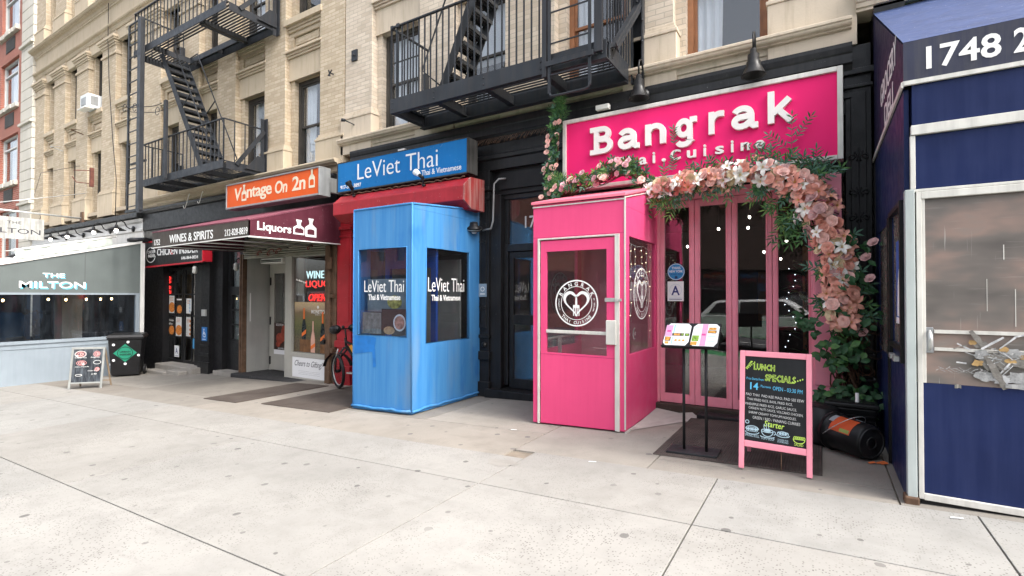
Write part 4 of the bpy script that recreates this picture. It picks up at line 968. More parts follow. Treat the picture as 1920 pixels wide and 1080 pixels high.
# ------------------------------------------------------------------ liquor shop
sg = thing('orange_shop_sign', 'orange box sign with cream lettering and a bottle for its last letter', 'shop sign', (-10, 6.3, 3.5))
x0, x1, z0, z1 = -11.64, -8.32, 3.46, 4.03
mk('face', MB().box(x0+.03, x1-.03, 6.31, 6.34, z0+.04, z1-.03), orange, sg)
f = MB().box(x0, x1, 6.33, 6.56, z0, z1).box(x0, x1, 6.29, 6.33, z0, z0+.04).box(x0, x1, 6.29, 6.33, z1-.03, z1).box(x0, x0+.03, 6.29, 6.33, z0+.04, z1-.03).box(x1-.03, x1, 6.29, 6.33, z0+.04, z1-.03)
mk('case', f, greym, sg, bevel=.006)
parts('bracket', MB().box(-8.6, -8.5, 6.56, 7.0, 3.6, 3.9).box(-11.4, -11.3, 6.56, 7.0, 3.6, 3.9), greym, sg)
lt = MB(); y = 6.309
cream = paint('cream_letters', (.74, .66, .50), .5, .05)
text(lt, 'V', (-11.30, y, 3.63), UX, UZ, .28, .28, .003, .05, .12, 1, 4); text(lt, 'ntage', (-10.82, y, 3.565), UX, UZ, .92, .32, .003, .045, .0, .93, 4); text(lt, 'On', (-9.78, y, 3.63), UX, UZ, .42, .265, .003, .045, .1, .95, 4); text(lt, '2n', (-9.20, y, 3.63), UX, UZ, .43, .29, .003, .045, .05, .95, 4)
def bottle(mb, o, ux, uz, w_, h_, d, hole=True):
    """flat bottle outline with a cut-out label"""
    o, ux, uz = Vector(o), Vector(ux), Vector(uz); nn = ux.cross(uz)
    P = lambda a, b: o+ux*(a*w_)+uz*(b*h_)+nn*d
    out = [(.0, .0), (1, 0), (1, .5), (.66, .68), (.66, .92), (.74, .92), (.74, 1), (.26, 1), (.26, .92), (.34, .92), (.34, .68), (0, .5)]
    inn = [(.18, .12), (.82, .12), (.82, .38), (.6, .42), (.55, .42), (.52, .42), (.5, .42), (.48, .42), (.45, .42), (.42, .42), (.4, .42), (.18, .38)]
    mb.add([P(*p) for p in out]+[P(*p) for p in inn], [(i, (i+1) % 12, 12+(i+1) % 12, 12+i) for i in range(12)])
bottle(lt, (-11.02, y, 3.60), UX, UZ, .19, .36, .003); bottle(lt, (-8.66, y, 3.63), UX, UZ, .19, .40, .003)
mk('lettering', lt, cream, sg)

aw = thing('liquor_awning', 'dark maroon shed awning with white bottles and lettering on its side', 'awning', (-10.3, 5, 2.5))
xa, xb, yf = -12.08, -8.5, 5.0
mk('front_valance', MB().prism([(xa, yf, 2.49), (xb, yf, 2.53), (xb, yf, 2.81), (xa, yf, 2.81)], (0, .02, 0)), awn_f, aw)
mk('side_panel', MB().prism([(xb, yf, 2.53), (xb, 7.0, 2.56), (xb, 7.0, 3.44), (xb, yf, 2.81)], (-.02, 0, 0)), maroon, aw)
mk('top_panel', MB().prism([(xa, yf-.004, 2.812), (xb, yf-.004, 2.812), (xb, 7.0, 3.445), (xa, 7.0, 3.445)], (0, -.006, .02)), maroon_t, aw)
mk('left_panel', MB().prism([(xa, yf+.02, 2.49), (xa, 7.0, 2.56), (xa, 7.0, 3.44), (xa, yf+.02, 2.81)], (.02, 0, 0)), maroon, aw)
mk('valance_edge', MB().bar((xa, yf-.006, 2.49), (xb, yf-.006, 2.53), .018).bar((xb+.008, yf, 2.53), (xb+.008, 7.0, 2.56), .02), offwhite, aw)
fr_ = MB()
for k in range(5):
    x = xa+.1+(xb-xa-.2)*k/4; fr_.tube([(x, yf+.05, 2.53), (x, 6.98, 2.58)], .015, 6).tube([(x, yf+.05, 2.78), (x, 6.98, 3.40)], .015, 6)
fr_.tube([(xa, yf+.05, 2.54), (xb-.03, yf+.05, 2.55)], .015, 6)
mk('frame', fr_, alu, aw)
lt = MB()
text(lt, '1752', (-11.98, yf-.001, 2.545), UX, UZ, .25, .12, .003, .0); text(lt, 'WINES & SPIRITS', (-11.33, yf-.001, 2.56), UX, UZ, 1.66, .165, .003, .008); text(lt, '212-828-8839', (-9.27, yf-.001, 2.575), UX, UZ, .73, .12, .003, .0)
text(lt, 'Liquors', (xb+.001, 5.15, 2.615), UY, UZ, .67, .20, .003, .03)
bottle(lt, (xb+.001, 6.12, 2.64), UY, UZ, .25, .36, .003)
ux = Vector(UY); P = lambda a, b: Vector((xb+.004, 5.86+a, 2.66+b))
out = [(0, 0), (.24, 0), (.24, .13), (.16, .18), (.16, .24), (.18, .26), (.18, .285), (.06, .285), (.06, .26), (.08, .24), (.08, .18), (0, .13)]; inn = [(.035, .03), (.22, .03), (.22, .10), (.18, .12), (.16, .13), (.15, .125), (.13, .12), (.11, .12), (.10, .125), (.08, .13), (.06, .12), (.035, .10)]
lt.add([P(*p) for p in out]+[P(*p) for p in inn], [(i, (i+1) % 12, 12+(i+1) % 12, 12+i) for i in range(12)])
mk('lettering', lt, whitep, aw)

lf = thing('recessed_shopfront', 'recessed liquor shop front with grey door, poster window and half raised shutter', 'shop front', (-10.4, 7, -.42))
sh = MB(); rnd = random.Random(3)
for k in range(9):
    z = 2.42+.05*k; sh.add([(x, 6.99+dy, z+dz) for x in (-12.1, -8.95) for (dy, dz) in ((0, 0), (-.022, .012), (-.022, .034), (0, .046))], [(i, i+1, 5+i, 4+i) for i in range(3)], True)
sh.box(-12.1, -8.95, 6.97, 7.02, 2.385, 2.42)
so_ = mk('roller_shutter', sh, shutter_m, lf)
gr_ = MB()
for (cx, cz, sc) in ((-10.95, 2.5, 1), (-10.65, 2.52, .8), (-9.5, 2.55, .7), (-11.4, 2.5, .7)):
    gr_.tube([(cx+.12*sc*math.cos(q*1.0)*(1+.2*math.sin(3*q)), 6.962, cz+.07*sc*math.sin(q*1.3)) for q in [i*.35 for i in range(14)]], .009, 5)
mk('graffiti', gr_, paint('red_spray', (.22, .03, .03), .7), so_)
j = MB().box(-12.19, -12.14, 6.94, 7.06, -.7, 2.5).box(-12.11, -12.065, 6.95, 7.06, -.7, 2.5)
parts('shutter_track', j, rusty, lf, bevel=.004)
j = MB().box(-8.95, -8.86, 6.93, 7.06, -.7, 2.55).box(-8.84, -8.76, 6.9, 7.06, -.7, 2.55).box(-8.74, -8.62, 6.95, 7.06, -.7, 2.55).box(-8.80, -8.68, 6.86, 6.9, 2.05, 2.3).box(-8.72, -8.64, 6.88, 6.95, 1.45, 1.53).box(-8.72, -8.64, 6.88, 6.95, .3, .4)
parts('shutter_track', j, rusty, lf, bevel=.004)
mk('padlock', MB().box(-8.97, -8.91, 6.88, 6.93, .48, .56).tube([(-8.94+.02*math.cos(q), 6.9, .56+.04*math.sin(q)) for q in [math.pi*i/8 for i in range(9)]], .007, 6), plastic, lf, bevel=.006)
mk('side_panel', MB().box(-12.06, -12.03, 7.06, 7.66, -.7, 2.42), galv, lf)
mk('panel_handle', MB().box(-12.03, -12.02, 7.12, 7.14, .85, 1.55), whitep, lf)
mk('ceiling', MB().box(-12.03, -8.9, 7.06, 7.7, 2.42, 2.46), paint('grey_soffit', (.3, .3, .28), .6), lf)
f = MB().box(-12.0, -11.93, 7.62, 7.70, -.40, 2.30).box(-11.2, -10.62, 7.62, 7.70, -.4, 2.42).box(-11.93, -11.2, 7.62, 7.70, 2.22, 2.30)
beige = paint('beige_grey_metal', (.40, .39, .35), .45, .06, 3, .15)
mk('door_frame', f, beige, lf)
d = MB().wall(-11.93, -11.2, -.38, 2.22, [(-11.80, -11.28, .02, 2.05)], fy(7.615), .05)
dl = mk('door_leaf', d, beige, lf, bevel=.004)
mk('pane', MB().box(-11.80, -11.28, 7.635, 7.64, .02, 2.05), sglass, dl)
parts('hinge', MB().box(-11.95, -11.92, 7.59, 7.615, 1.75, 1.95).box(-11.95, -11.92, 7.59, 7.615, .75, .95).box(-11.95, -11.92, 7.59, 7.615, -.25, -.05), plastic, dl)
mk('transom', MB().box(-11.93, -11.2, 7.63, 7.66, 2.30, 2.42), paint('ochre_glow', (.35, .18, .06), .6), lf)
mk('ceiling_unit', MB().box(-11.9, -11.0, 7.3, 7.58, 2.28, 2.41), offwhite, lf, bevel=.02)
parts('unit_grille', MB().box(-11.85, -11.05, 7.285, 7.299, 2.31, 2.33).box(-11.85, -11.05, 7.285, 7.299, 2.345, 2.365), plastic, lf)
f = MB().box(-10.62, -10.37, 7.12, 7.3, -.48, 2.45).box(-10.37, -8.95, 7.12, 7.28, .10, .20).box(-10.37, -8.95, 7.12, 7.28, -.48, -.36).box(-10.37, -10.34, 7.12, 7.28, -.36, .10).box(-10.37, -8.95, 7.14, 7.28, 2.38, 2.45)
mk('window_frame', f, beige, lf, bevel=.006)
mk('window_pane', MB().box(-10.37, -8.95, 7.18, 7.186, .20, 2.38), sglass, lf)
mk('step', MB().box(-12.2, -8.62, 6.75, 7.62, -.8, -.395), paint('black_curb', (.03, .03, .032), .7, .3, 6, 0, (.5, .5, .5)), lf, bevel=.012)
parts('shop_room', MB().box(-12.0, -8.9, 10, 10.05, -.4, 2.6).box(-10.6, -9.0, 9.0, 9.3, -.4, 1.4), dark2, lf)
# printed poster
po = thing('wine_poster', 'window poster of three orange topped bottles on crates in a vineyard', 'poster', (-9.65, 7.175, .2))
n = N('vineyard_print'); sp = n.n('ShaderNodeSeparateXYZ'); n.l(n.tc.outputs['Object'], sp.inputs[0])
hz = n.math('ADD', sp.outputs[2], n.math('MULTIPLY', n.noise(n.obj((1, 1, 3)), 3, 4), .16))
c_ = n.ramp(n.math('DIVIDE', hz, 1.25), [(.0, (.055, .03, .02)), (.30, (.06, .035, .022)), (.42, (.04, .045, .015)), (.62, (.10, .10, .03)), (.78, (.16, .10, .05)), (.86, (.42, .30, .20)), (.98, (.62, .45, .25))])
c_ = n.mix(n.ramp(n.noise(n.obj(), 28, 4), [(.4, 0.0), (.75, .5)]), c_, (.22, .20, .06)); n.set(Base_Color=c_, Roughness=.35)
mk('print', MB().box(-10.32, -8.96, 7.172, 7.176, .215, 1.345), n.m, po)
cr = MB().box(-10.12, -9.62, 7.168, 7.1715, .22, .50).box(-9.40, -8.97, 7.168, 7.1715, .22, .42)
parts('printed_crate', cr, paint('crate_print', (.16, .075, .03), .5, .4, 9), po)
def flatbottle(mb, x, z0_, h_, w_, y):
    p = [(-.5, 0), (.5, 0), (.5, .42), (.36, .56), (.17, .70), (.15, 1), (-.15, 1), (-.17, .70), (-.36, .56), (-.5, .42)]
    mb.add([(x+a*w_, y, z0_+b*h_) for a, b in p], [list(range(10))])
b1 = MB(); flatbottle(b1, -9.97, .50, .70, .15, 7.1672); flatbottle(b1, -9.32, .42, .70, .15, 7.1672); parts('dark_bottle', b1, paint('bottle_green', (.012, .018, .02), .3), po)
b1 = MB(); flatbottle(b1, -9.65, .22, .70, .15, 7.1662); mk('rose_bottle', b1, paint('rose_bottle', (.62, .36, .28), .3), po)
b1 = MB()
for x, z_, y in ((-9.97, .50, 7.166), (-9.32, .42, 7.166)):
    b1.add([(x-.074, y, z_+.06), (x+.074, y, z_+.14), (x+.074, y, z_+.23), (x-.074, y, z_+.14)], [(0, 1, 2, 3)]); b1.add([(x-.028, y, z_+.46), (x+.028, y, z_+.46), (x+.025, y, z_+.71), (x-.025, y, z_+.71)], [(0, 1, 2, 3)])
b1.add([(-9.724, 7.1655, .28), (-9.576, 7.1655, .36), (-9.576, 7.1655, .44), (-9.724, 7.1655, .36)], [(0, 1, 2, 3)])
mk('bottle_labels', b1, paint('orange_label', (.72, .16, .03), .5), po)
lt = MB(); text(lt, 'MIONETTO', (-9.72, 7.171, 1.09), UX, UZ, .46, .085, .001, .01); lt.disc((-9.49, 7.1705, 1.235), (0, -1, 0), .035, 12); text(lt, 'PROSECCO', (-9.58, 7.171, 1.055), UX, UZ, .18, .018, .001)
mk('poster_lettering', lt, whitep, po)
ct = thing('gift_card_board', 'white board lettered Cheers to Gifting under the wine poster', 'sign', (-9.65, 7.13, -.36))
mk('board', MB().box(-10.33, -8.97, 7.13, 7.14, -.355, .095), paper, ct)
lt = MB(); text(lt, 'Cheers to Gifting!', (-10.24, 7.129, -.14), UX, UZ, .98, .17, .001, .0, .45, .95)
for k in range(3): lt.box(-10.1, -9.35, 7.1285, 7.1295, -.21-.035*k, -.2075-.035*k)
mk('script', lt, paint('grey_ink', (.10, .10, .11), .6), ct); bt = MB(); flatbottle(bt, -9.10, -.33, .36, .12, 7.128); mk('printed_bottle', bt, paint('champagne_print', (.45, .42, .30), .5), ct)
dp = thing('door_poster', 'poster with a red sofa on the lower half of the liquor shop door', 'poster', (-11.5, 7.63, .02))
mk('print', MB().box(-11.80, -11.28, 7.628, 7.632, .12, .80), paint('sofa_print', (.05, .025, .02), .5, .5, 5), dp)
mk('sofa', MB().ball((-11.55, 7.62, .42), .14, 12, (1.2, .02, 1)).ball((-11.40, 7.62, .55), .13, 12, (.8, .02, 1.6)).ball((-11.62, 7.618, .27), .07, 10, (1.4, .02, 1)), paint('red_sofa', (.26, .05, .03), .7, .4, 8), dp)
lt = MB(); lt.box(-11.80, -11.28, 7.622, 7.627, .02, .13); text(lt, 'HOUSE OF', (-11.62, 7.618, .15), UX, UZ, .3, .035, .001); text(lt, 'SCOTCH', (-11.72, 7.624, .73), UX, UZ, .3, .05, .001)
mk('caption', lt, paper, dp)
# neon
nn_ = thing('neon_sign', 'Wine and Liquor neon sign in white, green and red tubes', 'neon sign', (-9.6, 7.26, 1.7))
def neon(name, s, x, z, w_, h_, mat, y=7.26, sh=0):
    # tubes follow the letter outlines
    vs, fs, ed = glyphs(s, 0, sh, 1.05, 2)
    X0, X1 = min(v[0] for v in vs), max(v[0] for v in vs); Y0, Y1 = min(v[1] for v in vs), max(v[1] for v in vs)
    m_ = MB(); text(m_, s, (x, y, z), UX, UZ, w_, h_, .012, .0, sh, 1.05, 3); return mk(name, m_, mat, nn_ if mat else None)
neon('white_tubes', 'WINE', -10.02, 1.88, .62, .17, neon_w); neon('green_tubes', '&', -9.35, 1.86, .21, .20, neon_g); neon('red_tubes', 'LIQUOR', -10.03, 1.66, .98, .17, neon_r)
op = thing('open_sign', 'slanted red OPEN neon sign above the wine poster', 'neon sign', (-9.55, 7.26, 1.38))
m_ = MB(); text(m_, 'OPEN', (-9.90, 7.24, 1.37), UX, UZ, .62, .16, .012, .0, .25, 1.02, 3); mk('tubes', m_, neon_r, op); mk('backing', MB().box(-10.0, -9.1, 7.27, 7.28, 1.34, 1.60), paint('pale_backing', (.2, .22, .24), .6), op)

# second black door and its lamp
sd = thing('black_side_door', 'narrow black door with three panes between the chicken shop and the liquor shop', 'door', (-12.75, 7.1, -.5))
d = MB().wall(-13.15, -12.35, -.9, 2.75, [(-12.98, -12.40, .36, 1.5), (-13.05, -12.40, 1.72, 2.68)], fy(7.2), .05).box(-12.98, -12.40, 7.195, 7.215, .72, .76).box(-12.98, -12.40, 7.195, 7.215, 1.1, 1.14).box(-12.95, -12.42, 7.19, 7.2, -.3, -.02).box(-12.95, -12.42, 7.19, 7.2, .04, .3)
mk('panels', d, blackp, sd, bevel=.004); mk('panes', MB().box(-13.05, -12.4, 7.225, 7.23, .36, 2.68), wglass, sd)
mk('pale_blind', MB().box(-13.05, -12.4, 7.3, 7.31, .36, 2.68), paint('grey_blind', (.22, .24, .23), .7, .2), sd)
mk('door_step', MB().box(-13.2, -12.3, 6.85, 7.2, -.9, -.42), conc_s, sd, bevel=.01)
def jar_lamp(loc, label):
    o = thing('jar_lamp', label, 'lamp', loc, 'caged jar lamps on the black front')
    z = Vector(loc)
    mk('bracket', MB().tube([z+Vector((0, .1, .1)), z+Vector((0, 0, .16)), z+Vector((0, -.06, .12)), z+Vector((0, -.06, .05))], .012, 6), plastic, o)
    mk('jar', MB().lathe([(.03, .05), (.055, .02), (.06, -.10), (.04, -.14), (0, -.15)], z+Vector((0, -.06, 0)), (0, 0, 1), 14), paint('frosted_jar', (.45, .45, .42), .3), o)
    mk('cage', MB().ring(z+Vector((0, -.06, -.03)), (0, 0.001, 1), .06, .072, 18).tube([z+Vector((.063, -.06, .02)), z+Vector((.065, -.06, -.1)), z+Vector((0, -.06, -.16)), z+Vector((-.065, -.06, -.1)), z+Vector((-.063, -.06, .02))], .005, 5), plastic, o)
jar_lamp((-13.9, 6.8, 2.2), 'jar lamp at the right corner of the chicken shop sign'); jar_lamp((-12.33, 7.0, 2.25), 'jar lamp beside the liquor shop shutter track')

# ------------------------------------------------------------------ chicken shop
sg = thing('chicken_shop_sign', 'black sign with a thin red frame and white lettering', 'shop sign', (-15, 6.7, 2.3))
q = [(-16.83, 2.29), (-13.40, 2.36), (-13.40, 2.95), (-16.83, 3.02)]
mk('board', MB().prism([(a, 6.7, b) for a, b in q], (0, .2, 0)), blackp, sg)
rf = MB()
for i in range(4): rf.bar((q[i][0], 6.69, q[i][1]), (q[(i+1) % 4][0], 6.69, q[(i+1) % 4][1]), .03, .04)
rf.box(-13.40, -13.37, 6.7, 6.9, 2.36, 2.95)
mk('red_frame', rf, flat('red_frame', (.5, .015, .03), .4), sg)
lt = MB(); text(lt, 'CHICKEN INSIDER', (-15.88, 6.699, 2.60), UX, UZ, 2.20, .20, .004, .015); text(lt, '646-864-0034', (-14.52, 6.699, 2.445), UX, UZ, .86, .085, .004, .01)
n_ = 28; c = (-16.26, 2.66)
for (a, b) in ((.28, .31),): lt.add([(c[0]+r_*.95*math.cos(R(20+330*i/n_)), 6.698, c[1]-.02+r_*.72*math.sin(R(20+330*i/n_))) for r_ in (a, b) for i in range(n_+1)], [(i, i+1, n_+2+i, n_+1+i) for i in range(n_)])
text(lt, 'CHICKEN', (-16.46, 6.698, 2.68), UX, UZ, .46, .085, .002, .01); text(lt, 'INSIDER', (-16.42, 6.698, 2.57), UX, UZ, .42, .085, .002, .01)
mk('lettering', lt, whitep, sg)
rl = MB(); text(rl, 'C', (-15.10, 6.694, 2.60), UX, UZ, .13, .20, .001, .015); mk('red_letter', rl, flat('red_letter', (.5, .02, .03), .5), sg)
cf = thing('black_shopfront', 'black gridded double door of the chicken shop above a broken step', 'shop front', (-15.3, 7.1, -.6))
K = .941; cx_ = lambda x: x*K; cz_ = lambda z: 1.5+(z-1.5)*K; Yd = 7.15
xL, xR = -16.34, -14.46; zB, zT = -.42, 2.28
g = MB(); xm = -15.36
for (a, b) in ((xL, xm-.02), (xm+.02, xR)):
    g.box(a, a+.06, Yd, Yd+.05, zB, zT).box(b-.06, b, Yd, Yd+.05, zB, zT).box(a+.06, b-.06, Yd, Yd+.05, zT-.08, zT).box(a+.06, b-.06, Yd, Yd+.05, zB, zB+.09)
    mx_ = (a+b)/2; g.box(mx_-.02, mx_+.02, Yd+.005, Yd+.045, zB+.09, zT-.08)
    for z in (.30, .92, 1.52): g.box(a+.06, mx_-.02, Yd+.008, Yd+.04, z-.02, z+.02).box(mx_+.02, b-.06, Yd+.008, Yd+.04, z-.02, z+.02)
mk('double_door', g, blackp, cf); mk('panes', MB().box(xL+.06, xR-.06, Yd+.022, Yd+.028, zB+.09, zT-.08), sglass, cf)
parts('jamb', MB().box(xR, -13.95, 7.02, 7.3, -1, 2.35).box(-16.6, xL, 7.1, 7.3, -1, 2.35), blackp, cf)
parts('door_handle', MB().bar((-14.75, 7.08, .3), (-14.75, 7.08, 1.05), .03).bar((-15.1, 7.08, .3), (-15.1, 7.08, 1.05), .03), plastic, cf)
parts('shop_room', MB().box(-16.5, -14.3, 9.5, 9.55, -.6, 2.5).box(-16.2, -14.6, 8.6, 9.0, -.5, .7), dark2, cf)
rnd = random.Random(8); st = MB()
st.box(-15.85, -13.85, 6.66, 7.12, -1.1, -.40); mk('upper_step', st, conc_s, cf, bevel=.02)
st = MB().box(-15.75, -14.75, 6.40, 6.66, -1.1, -.53).box(-14.70, -14.05, 6.44, 6.66, -1.1, -.47); parts('broken_step', st, conc_s, cf, bevel=.03)
food = [paint('fried_chicken_print', (.52, .18, .04), .6, .6, 22), paint('menu_print_white', (.62, .62, .60), .6, .12, 30), paint('black_menu_print', (.02, .018, .016), .5, .4, 20), paint('blue_notice', (.08, .30, .55), .6)]
pc = [(-16.24, .98, .40, .50, 1, .30, 'white sheet with fried chicken, upper left pane'), (-15.78, .96, .36, .46, 2, .24, 'black sheet with a chicken plate, upper inner pane'), (-16.24, .34, .40, .50, 2, .26, 'black Chicken and Beer sheet, lower left pane'), (-15.80, .33, .36, .54, 1, .30, 'white sheet with fried chicken, lower inner pane'), (-15.22, .34, .34, .54, 1, 0, 'white menu sheet with small pictures, right leaf'), (-15.22, .98, .30, .42, 1, 0, 'crooked white notice, right leaf')]
for (x, z, w_, h_, mi, fh, lab) in pc:
    o = thing('poster', lab, 'poster', (x+w_/2, Yd+.018, z), 'posters on the chicken shop door')
    mk('sheet', MB().box(x, x+w_, Yd+.014, Yd+.018, z, z+h_), food[mi], o)
    b = MB()
    if fh:
        b.disc((x+w_*.5, Yd+.012, z+fh*.55), (0, -1, 0), fh*.5, 14, w_*.95/fh if w_ < fh else 1.2); mk('picture', b, food[0], o)
    else:
        for r_ in range(4): b.disc((x+w_*.65, Yd+.012, z+.07+h_*.22*r_), (0, -1, 0), .04, 10)
        mk('picture', b, food[0] if h_ > .5 else paint('pale_blue_print', (.30, .42, .52), .6), o)
    if mi == 2:
        l_ = MB(); 
        if z < .5: text(l_, 'Chicken', (x+.05, Yd+.012, z+h_-.1), UX, UZ, .26, .06, 0, .01); text(l_, '& Beer', (x+.05, Yd+.012, z+h_-.2), UX, UZ, .22, .06, 0, .01)
        else: l_.box(x+.03, x+.3, Yd+.011, Yd+.012, z+h_-.07, z+h_-.03)
        mk('title', l_, offwhite, o)
    else:
        l_ = MB()
        for r_ in range(3): l_.box(x+.05, x+w_*.7, Yd+.011, Yd+.012, z+h_-.06-.04*r_, z+h_-.05-.04*r_)
        mk('title', l_, food[0], o)
def grade(x, z, w_, y, label, name='grade_card'):
    o = thing(name, label, 'grade card', (x+w_/2, y, z), 'letter A grade cards')
    h_ = w_*1.25
    mk('card', MB().box(x, x+w_, y-.004, y, z, z+h_), paper, o)
    l_ = MB(); text(l_, 'A', (x+w_*.24, y-.0045, z+h_*.30), UX, UZ, w_*.52, h_*.48, .0005, .05); l_.box(x+w_*.1, x+w_*.9, y-.005, y-.0042, z+h_*.08, z+h_*.11)
    mk('letter', l_, flat('grade_blue', (.02, .025, .16), .5), o)
    l_ = MB(); l_.ring((x+w_*.5, y-.0043, z+h_*.56), (0, -1, 0), w_*.36, w_*.385); l_.box(x+w_*.1, x+w_*.9, y-.0046, y-.0042, z+h_*.15, z+h_*.17); mk('seal', l_, paint('pale_blue_seal', (.55, .62, .72), .6), o)
grade(-15.82, -.27, .26, Yd-.002, 'letter A grade card low on the chicken shop door')
bn = solo('blue_notice', MB().box(-14.80, -14.52, Yd-.006, Yd-.002, .02, .30), food[3], 'blue notice low on the right leaf of the chicken shop door', 'notice')
no = thing('open_sign', 'vertical red open sign inside the chicken shop door', 'neon sign', (-16.2, 7.2, 1.5))
l_ = MB()
for i, ch in enumerate('open'): text(l_, ch, (-16.24, 7.162, 1.94-i*.135), UX, UZ, .10, .10 if ch != 'p' else .12, .004, .02)
mk('letters', l_, neon_r, no)
ws = thing('access_sign', 'small blue wheelchair access sign on the black pier', 'sign', (-13.75, 6.92, .45))
mk('plate', MB().box(-13.88, -13.62, 6.915, 6.925, .30, .66), flat('access_blue', (.02, .15, .42), .4), ws)
l_ = MB(); l_.ring((-13.75, 6.913, .46), (0, -1, 0), .05, .066, 18).disc((-13.76, 6.912, .60), (0, -1, 0), .02, 10).box(-13.775, -13.755, 6.911, 6.913, .47, .575).box(-13.755, -13.69, 6.911, 6.913, .47, .488).box(-13.70, -13.685, 6.911, 6.913, .40, .47)
l_.box(-13.83, -13.67, 6.911, 6.913, .335, .35); mk('symbol', l_, whitep, ws)
solo('intercom', MB().box(-13.86, -13.66, 6.89, 6.93, .95, 1.12).box(-13.84, -13.70, 6.885, 6.89, .98, 1.09), alu, 'small metal intercom plate on the black pier', 'intercom', None, .006)

# ------------------------------------------------------------------ The Milton: dining enclosure on the pavement
ml = thing('dining_enclosure', 'grey canvas pavement dining enclosure with clear curtains and blue edged white letters', 'dining enclosure', (-19, 4.5, -.7))
X0, X1, Y0, Y1 = -25.8, -16.2, 2.7, 6.45
rz = lambda y: 1.93+.27*(y-2.7)
mk('lower_boards', MB().wall(Y0, Y1, -.9, .31, [], fx(X1), .06, lambda u: -.75).box(X0, X1-.06, Y0, Y0+.06, -1.2, .31), greyb, ml)
mk('sill_rail', MB().box(X1-.06, X1+.03, Y0, Y1, .315, .39).box(X0, X1-.06, Y0-.03, Y0+.06, .315, .39).box(X1-.03, X1+.015, Y0, Y1, .20, .215), greyb, ml)
up = MB().prism([(X1-.02, Y0, 1.55), (X1-.02, Y1, 1.55), (X1-.02, Y1, rz(Y1)), (X1-.02, Y0, rz(Y0))], (.02, 0, 0))
up.box(X0, X1-.02, Y0, Y0+.02, 1.55, rz(Y0)-.02)
mk('canvas_panel', up, greyp, ml)
mk('panel_seam', MB().box(X1+.0005, X1+.003, 5.18, 5.20, 1.56, rz(5.18)-.01), paint('dark_canvas_seam', (.09, .10, .10), .7), ml)
rf = MB().hexa([(X0, Y0-.05, rz(Y0)+.002), (X1+.03, Y0-.05, rz(Y0)+.002), (X1+.03, Y1, rz(Y1)+.002), (X0, Y1, rz(Y1)+.002)], [(X0, Y0-.05, rz(Y0)+.06), (X1+.03, Y0-.05, rz(Y0)+.06), (X1+.03, Y1, rz(Y1)+.06), (X0, Y1, rz(Y1)+.06)])
mk('roof', rf, whiteb, ml)
po_ = MB()
for y in (Y0+.04, 6.36): po_.box(X1-.08, X1+.012, y-.04, y+.05, .39, 1.55)
for x in (-18.6, -21.0, -23.4, -25.7): po_.box(x-.05, x+.05, Y0, Y0+.08, .39, 1.55)
po_.box(X1-.08, X1+.008, Y0, Y1, 1.50, 1.55)
parts('post', po_, greyb, ml)
mk('corner_board', MB().box(X1-.05, X1+.03, 6.42, 6.52, -.9, 2.95), whiteb, ml)
mk('clear_curtain', MB().box(X1-.03, X1-.026, Y0+.1, 6.32, .39, 1.5).box(X0, X1-.1, Y0+.03, Y0+.034, .39, 1.5), vinyl, ml)
lt = MB(); sh_ = MB()
def cut(mb, s, y, z, w_, h_, d, b=.012): text(mb, s, (X1+.001, y, z), UY, UZ, w_, h_, d, b)
cut(lt, 'THE', 4.36, 1.93, .42, .105, .006); cut(lt, 'MILTON', 3.94, 1.665, 1.26, .165, .006, .012)
mk('lettering', lt, whitep, ml); 
cut(sh_, 'THE', 4.38, 1.905, .42, .105, .003); cut(sh_, 'MILTON', 3.965, 1.635, 1.26, .165, .003, .012); mk('letter_shadows', sh_, flat('sky_blue_letter_edge', (.12, .50, .66), .5), ml)
ins = MB()
for (x, y) in ((-18.2, 6.1), (-18.2, 4.6), (-20, 6.3), (-20, 5.4), (-21.5, 6.3), (-22, 4.9), (-19.2, 6.7)): ins.box(x-.05, x+.05, y-.05, y+.05, -.9, 1.9)
for (a, b) in ((-19.7, -19.0), (-20.6, -20.2), (-22.6, -21.4), (-24.6, -23.6)): ins.box(a, b, 6.6, 6.66, -.9, 2.3)
ins.box(-18.1, -16.35, 4.2, 6.2, .16, .20).box(-22, -19.5, 4.0, 6.0, .10, .14).box(X0, X0+.05, Y0, Y1, -.9, 2.4)
parts('inner_partition', ins, dark2, ml)
mk('inner_pier', MB().box(-18.7, -18.1, 5.3, 5.75, -.9, 2.2), stone_l, ml)
b0 = None
for k, (x, y, z) in enumerate(((-17.0, 3.85, 1.42), (-17.2, 4.75, 1.44), (-17.0, 5.05, 1.43), (-17.3, 5.9, 1.44), (-17.0, 6.05, 1.45), (-16.9, 5.45, 1.44))):
    if b0 is None:
        b0 = thing('warm_bulb', 'small amber bulb hanging behind the clear curtain of the dining enclosure', 'light bulb', (x, y, z), 'amber bulbs in the dining enclosure')
        mk('globe', MB().ball((0, 0, -.06), .026, 8, (1, 1, 1.4)), bulb_o, b0, True); mk('socket', MB().lathe([(.016, -.03), (.016, .03), (.004, .04), (.004, .2)], (0, 0, 0), (0, 0, 1), 8), plastic, b0, True); c = b0
    else: c = copy_tree(b0)
    c.location = (x, y, z)
tp = thing('scalloped_tarp', 'loose pale canvas tarp with wavy edge on the dining enclosure roof', 'tarp', (-18, 5, 2.6))
m_ = MB(); k = 40; a, b = Vector((-16.6, 3.95, 2.30)), Vector((-16.6, 5.9, 2.83))
vs = []
for i in range(k+1):
    p = a.lerp(b, i/k); vs += [(p.x+.02*math.sin(i*.9), p.y, p.z+.26+.006*math.sin(i)), (p.x+.05+.03*math.sin(i*.9+1), p.y, p.z+.12), (p.x+.03, p.y, p.z+.03+.02*abs(math.sin(i*.45)))]
m_.add(vs, [(3*i+j, 3*i+3+j, 3*i+4+j, 3*i+1+j) for i in range(k) for j in (0, 1)], True)
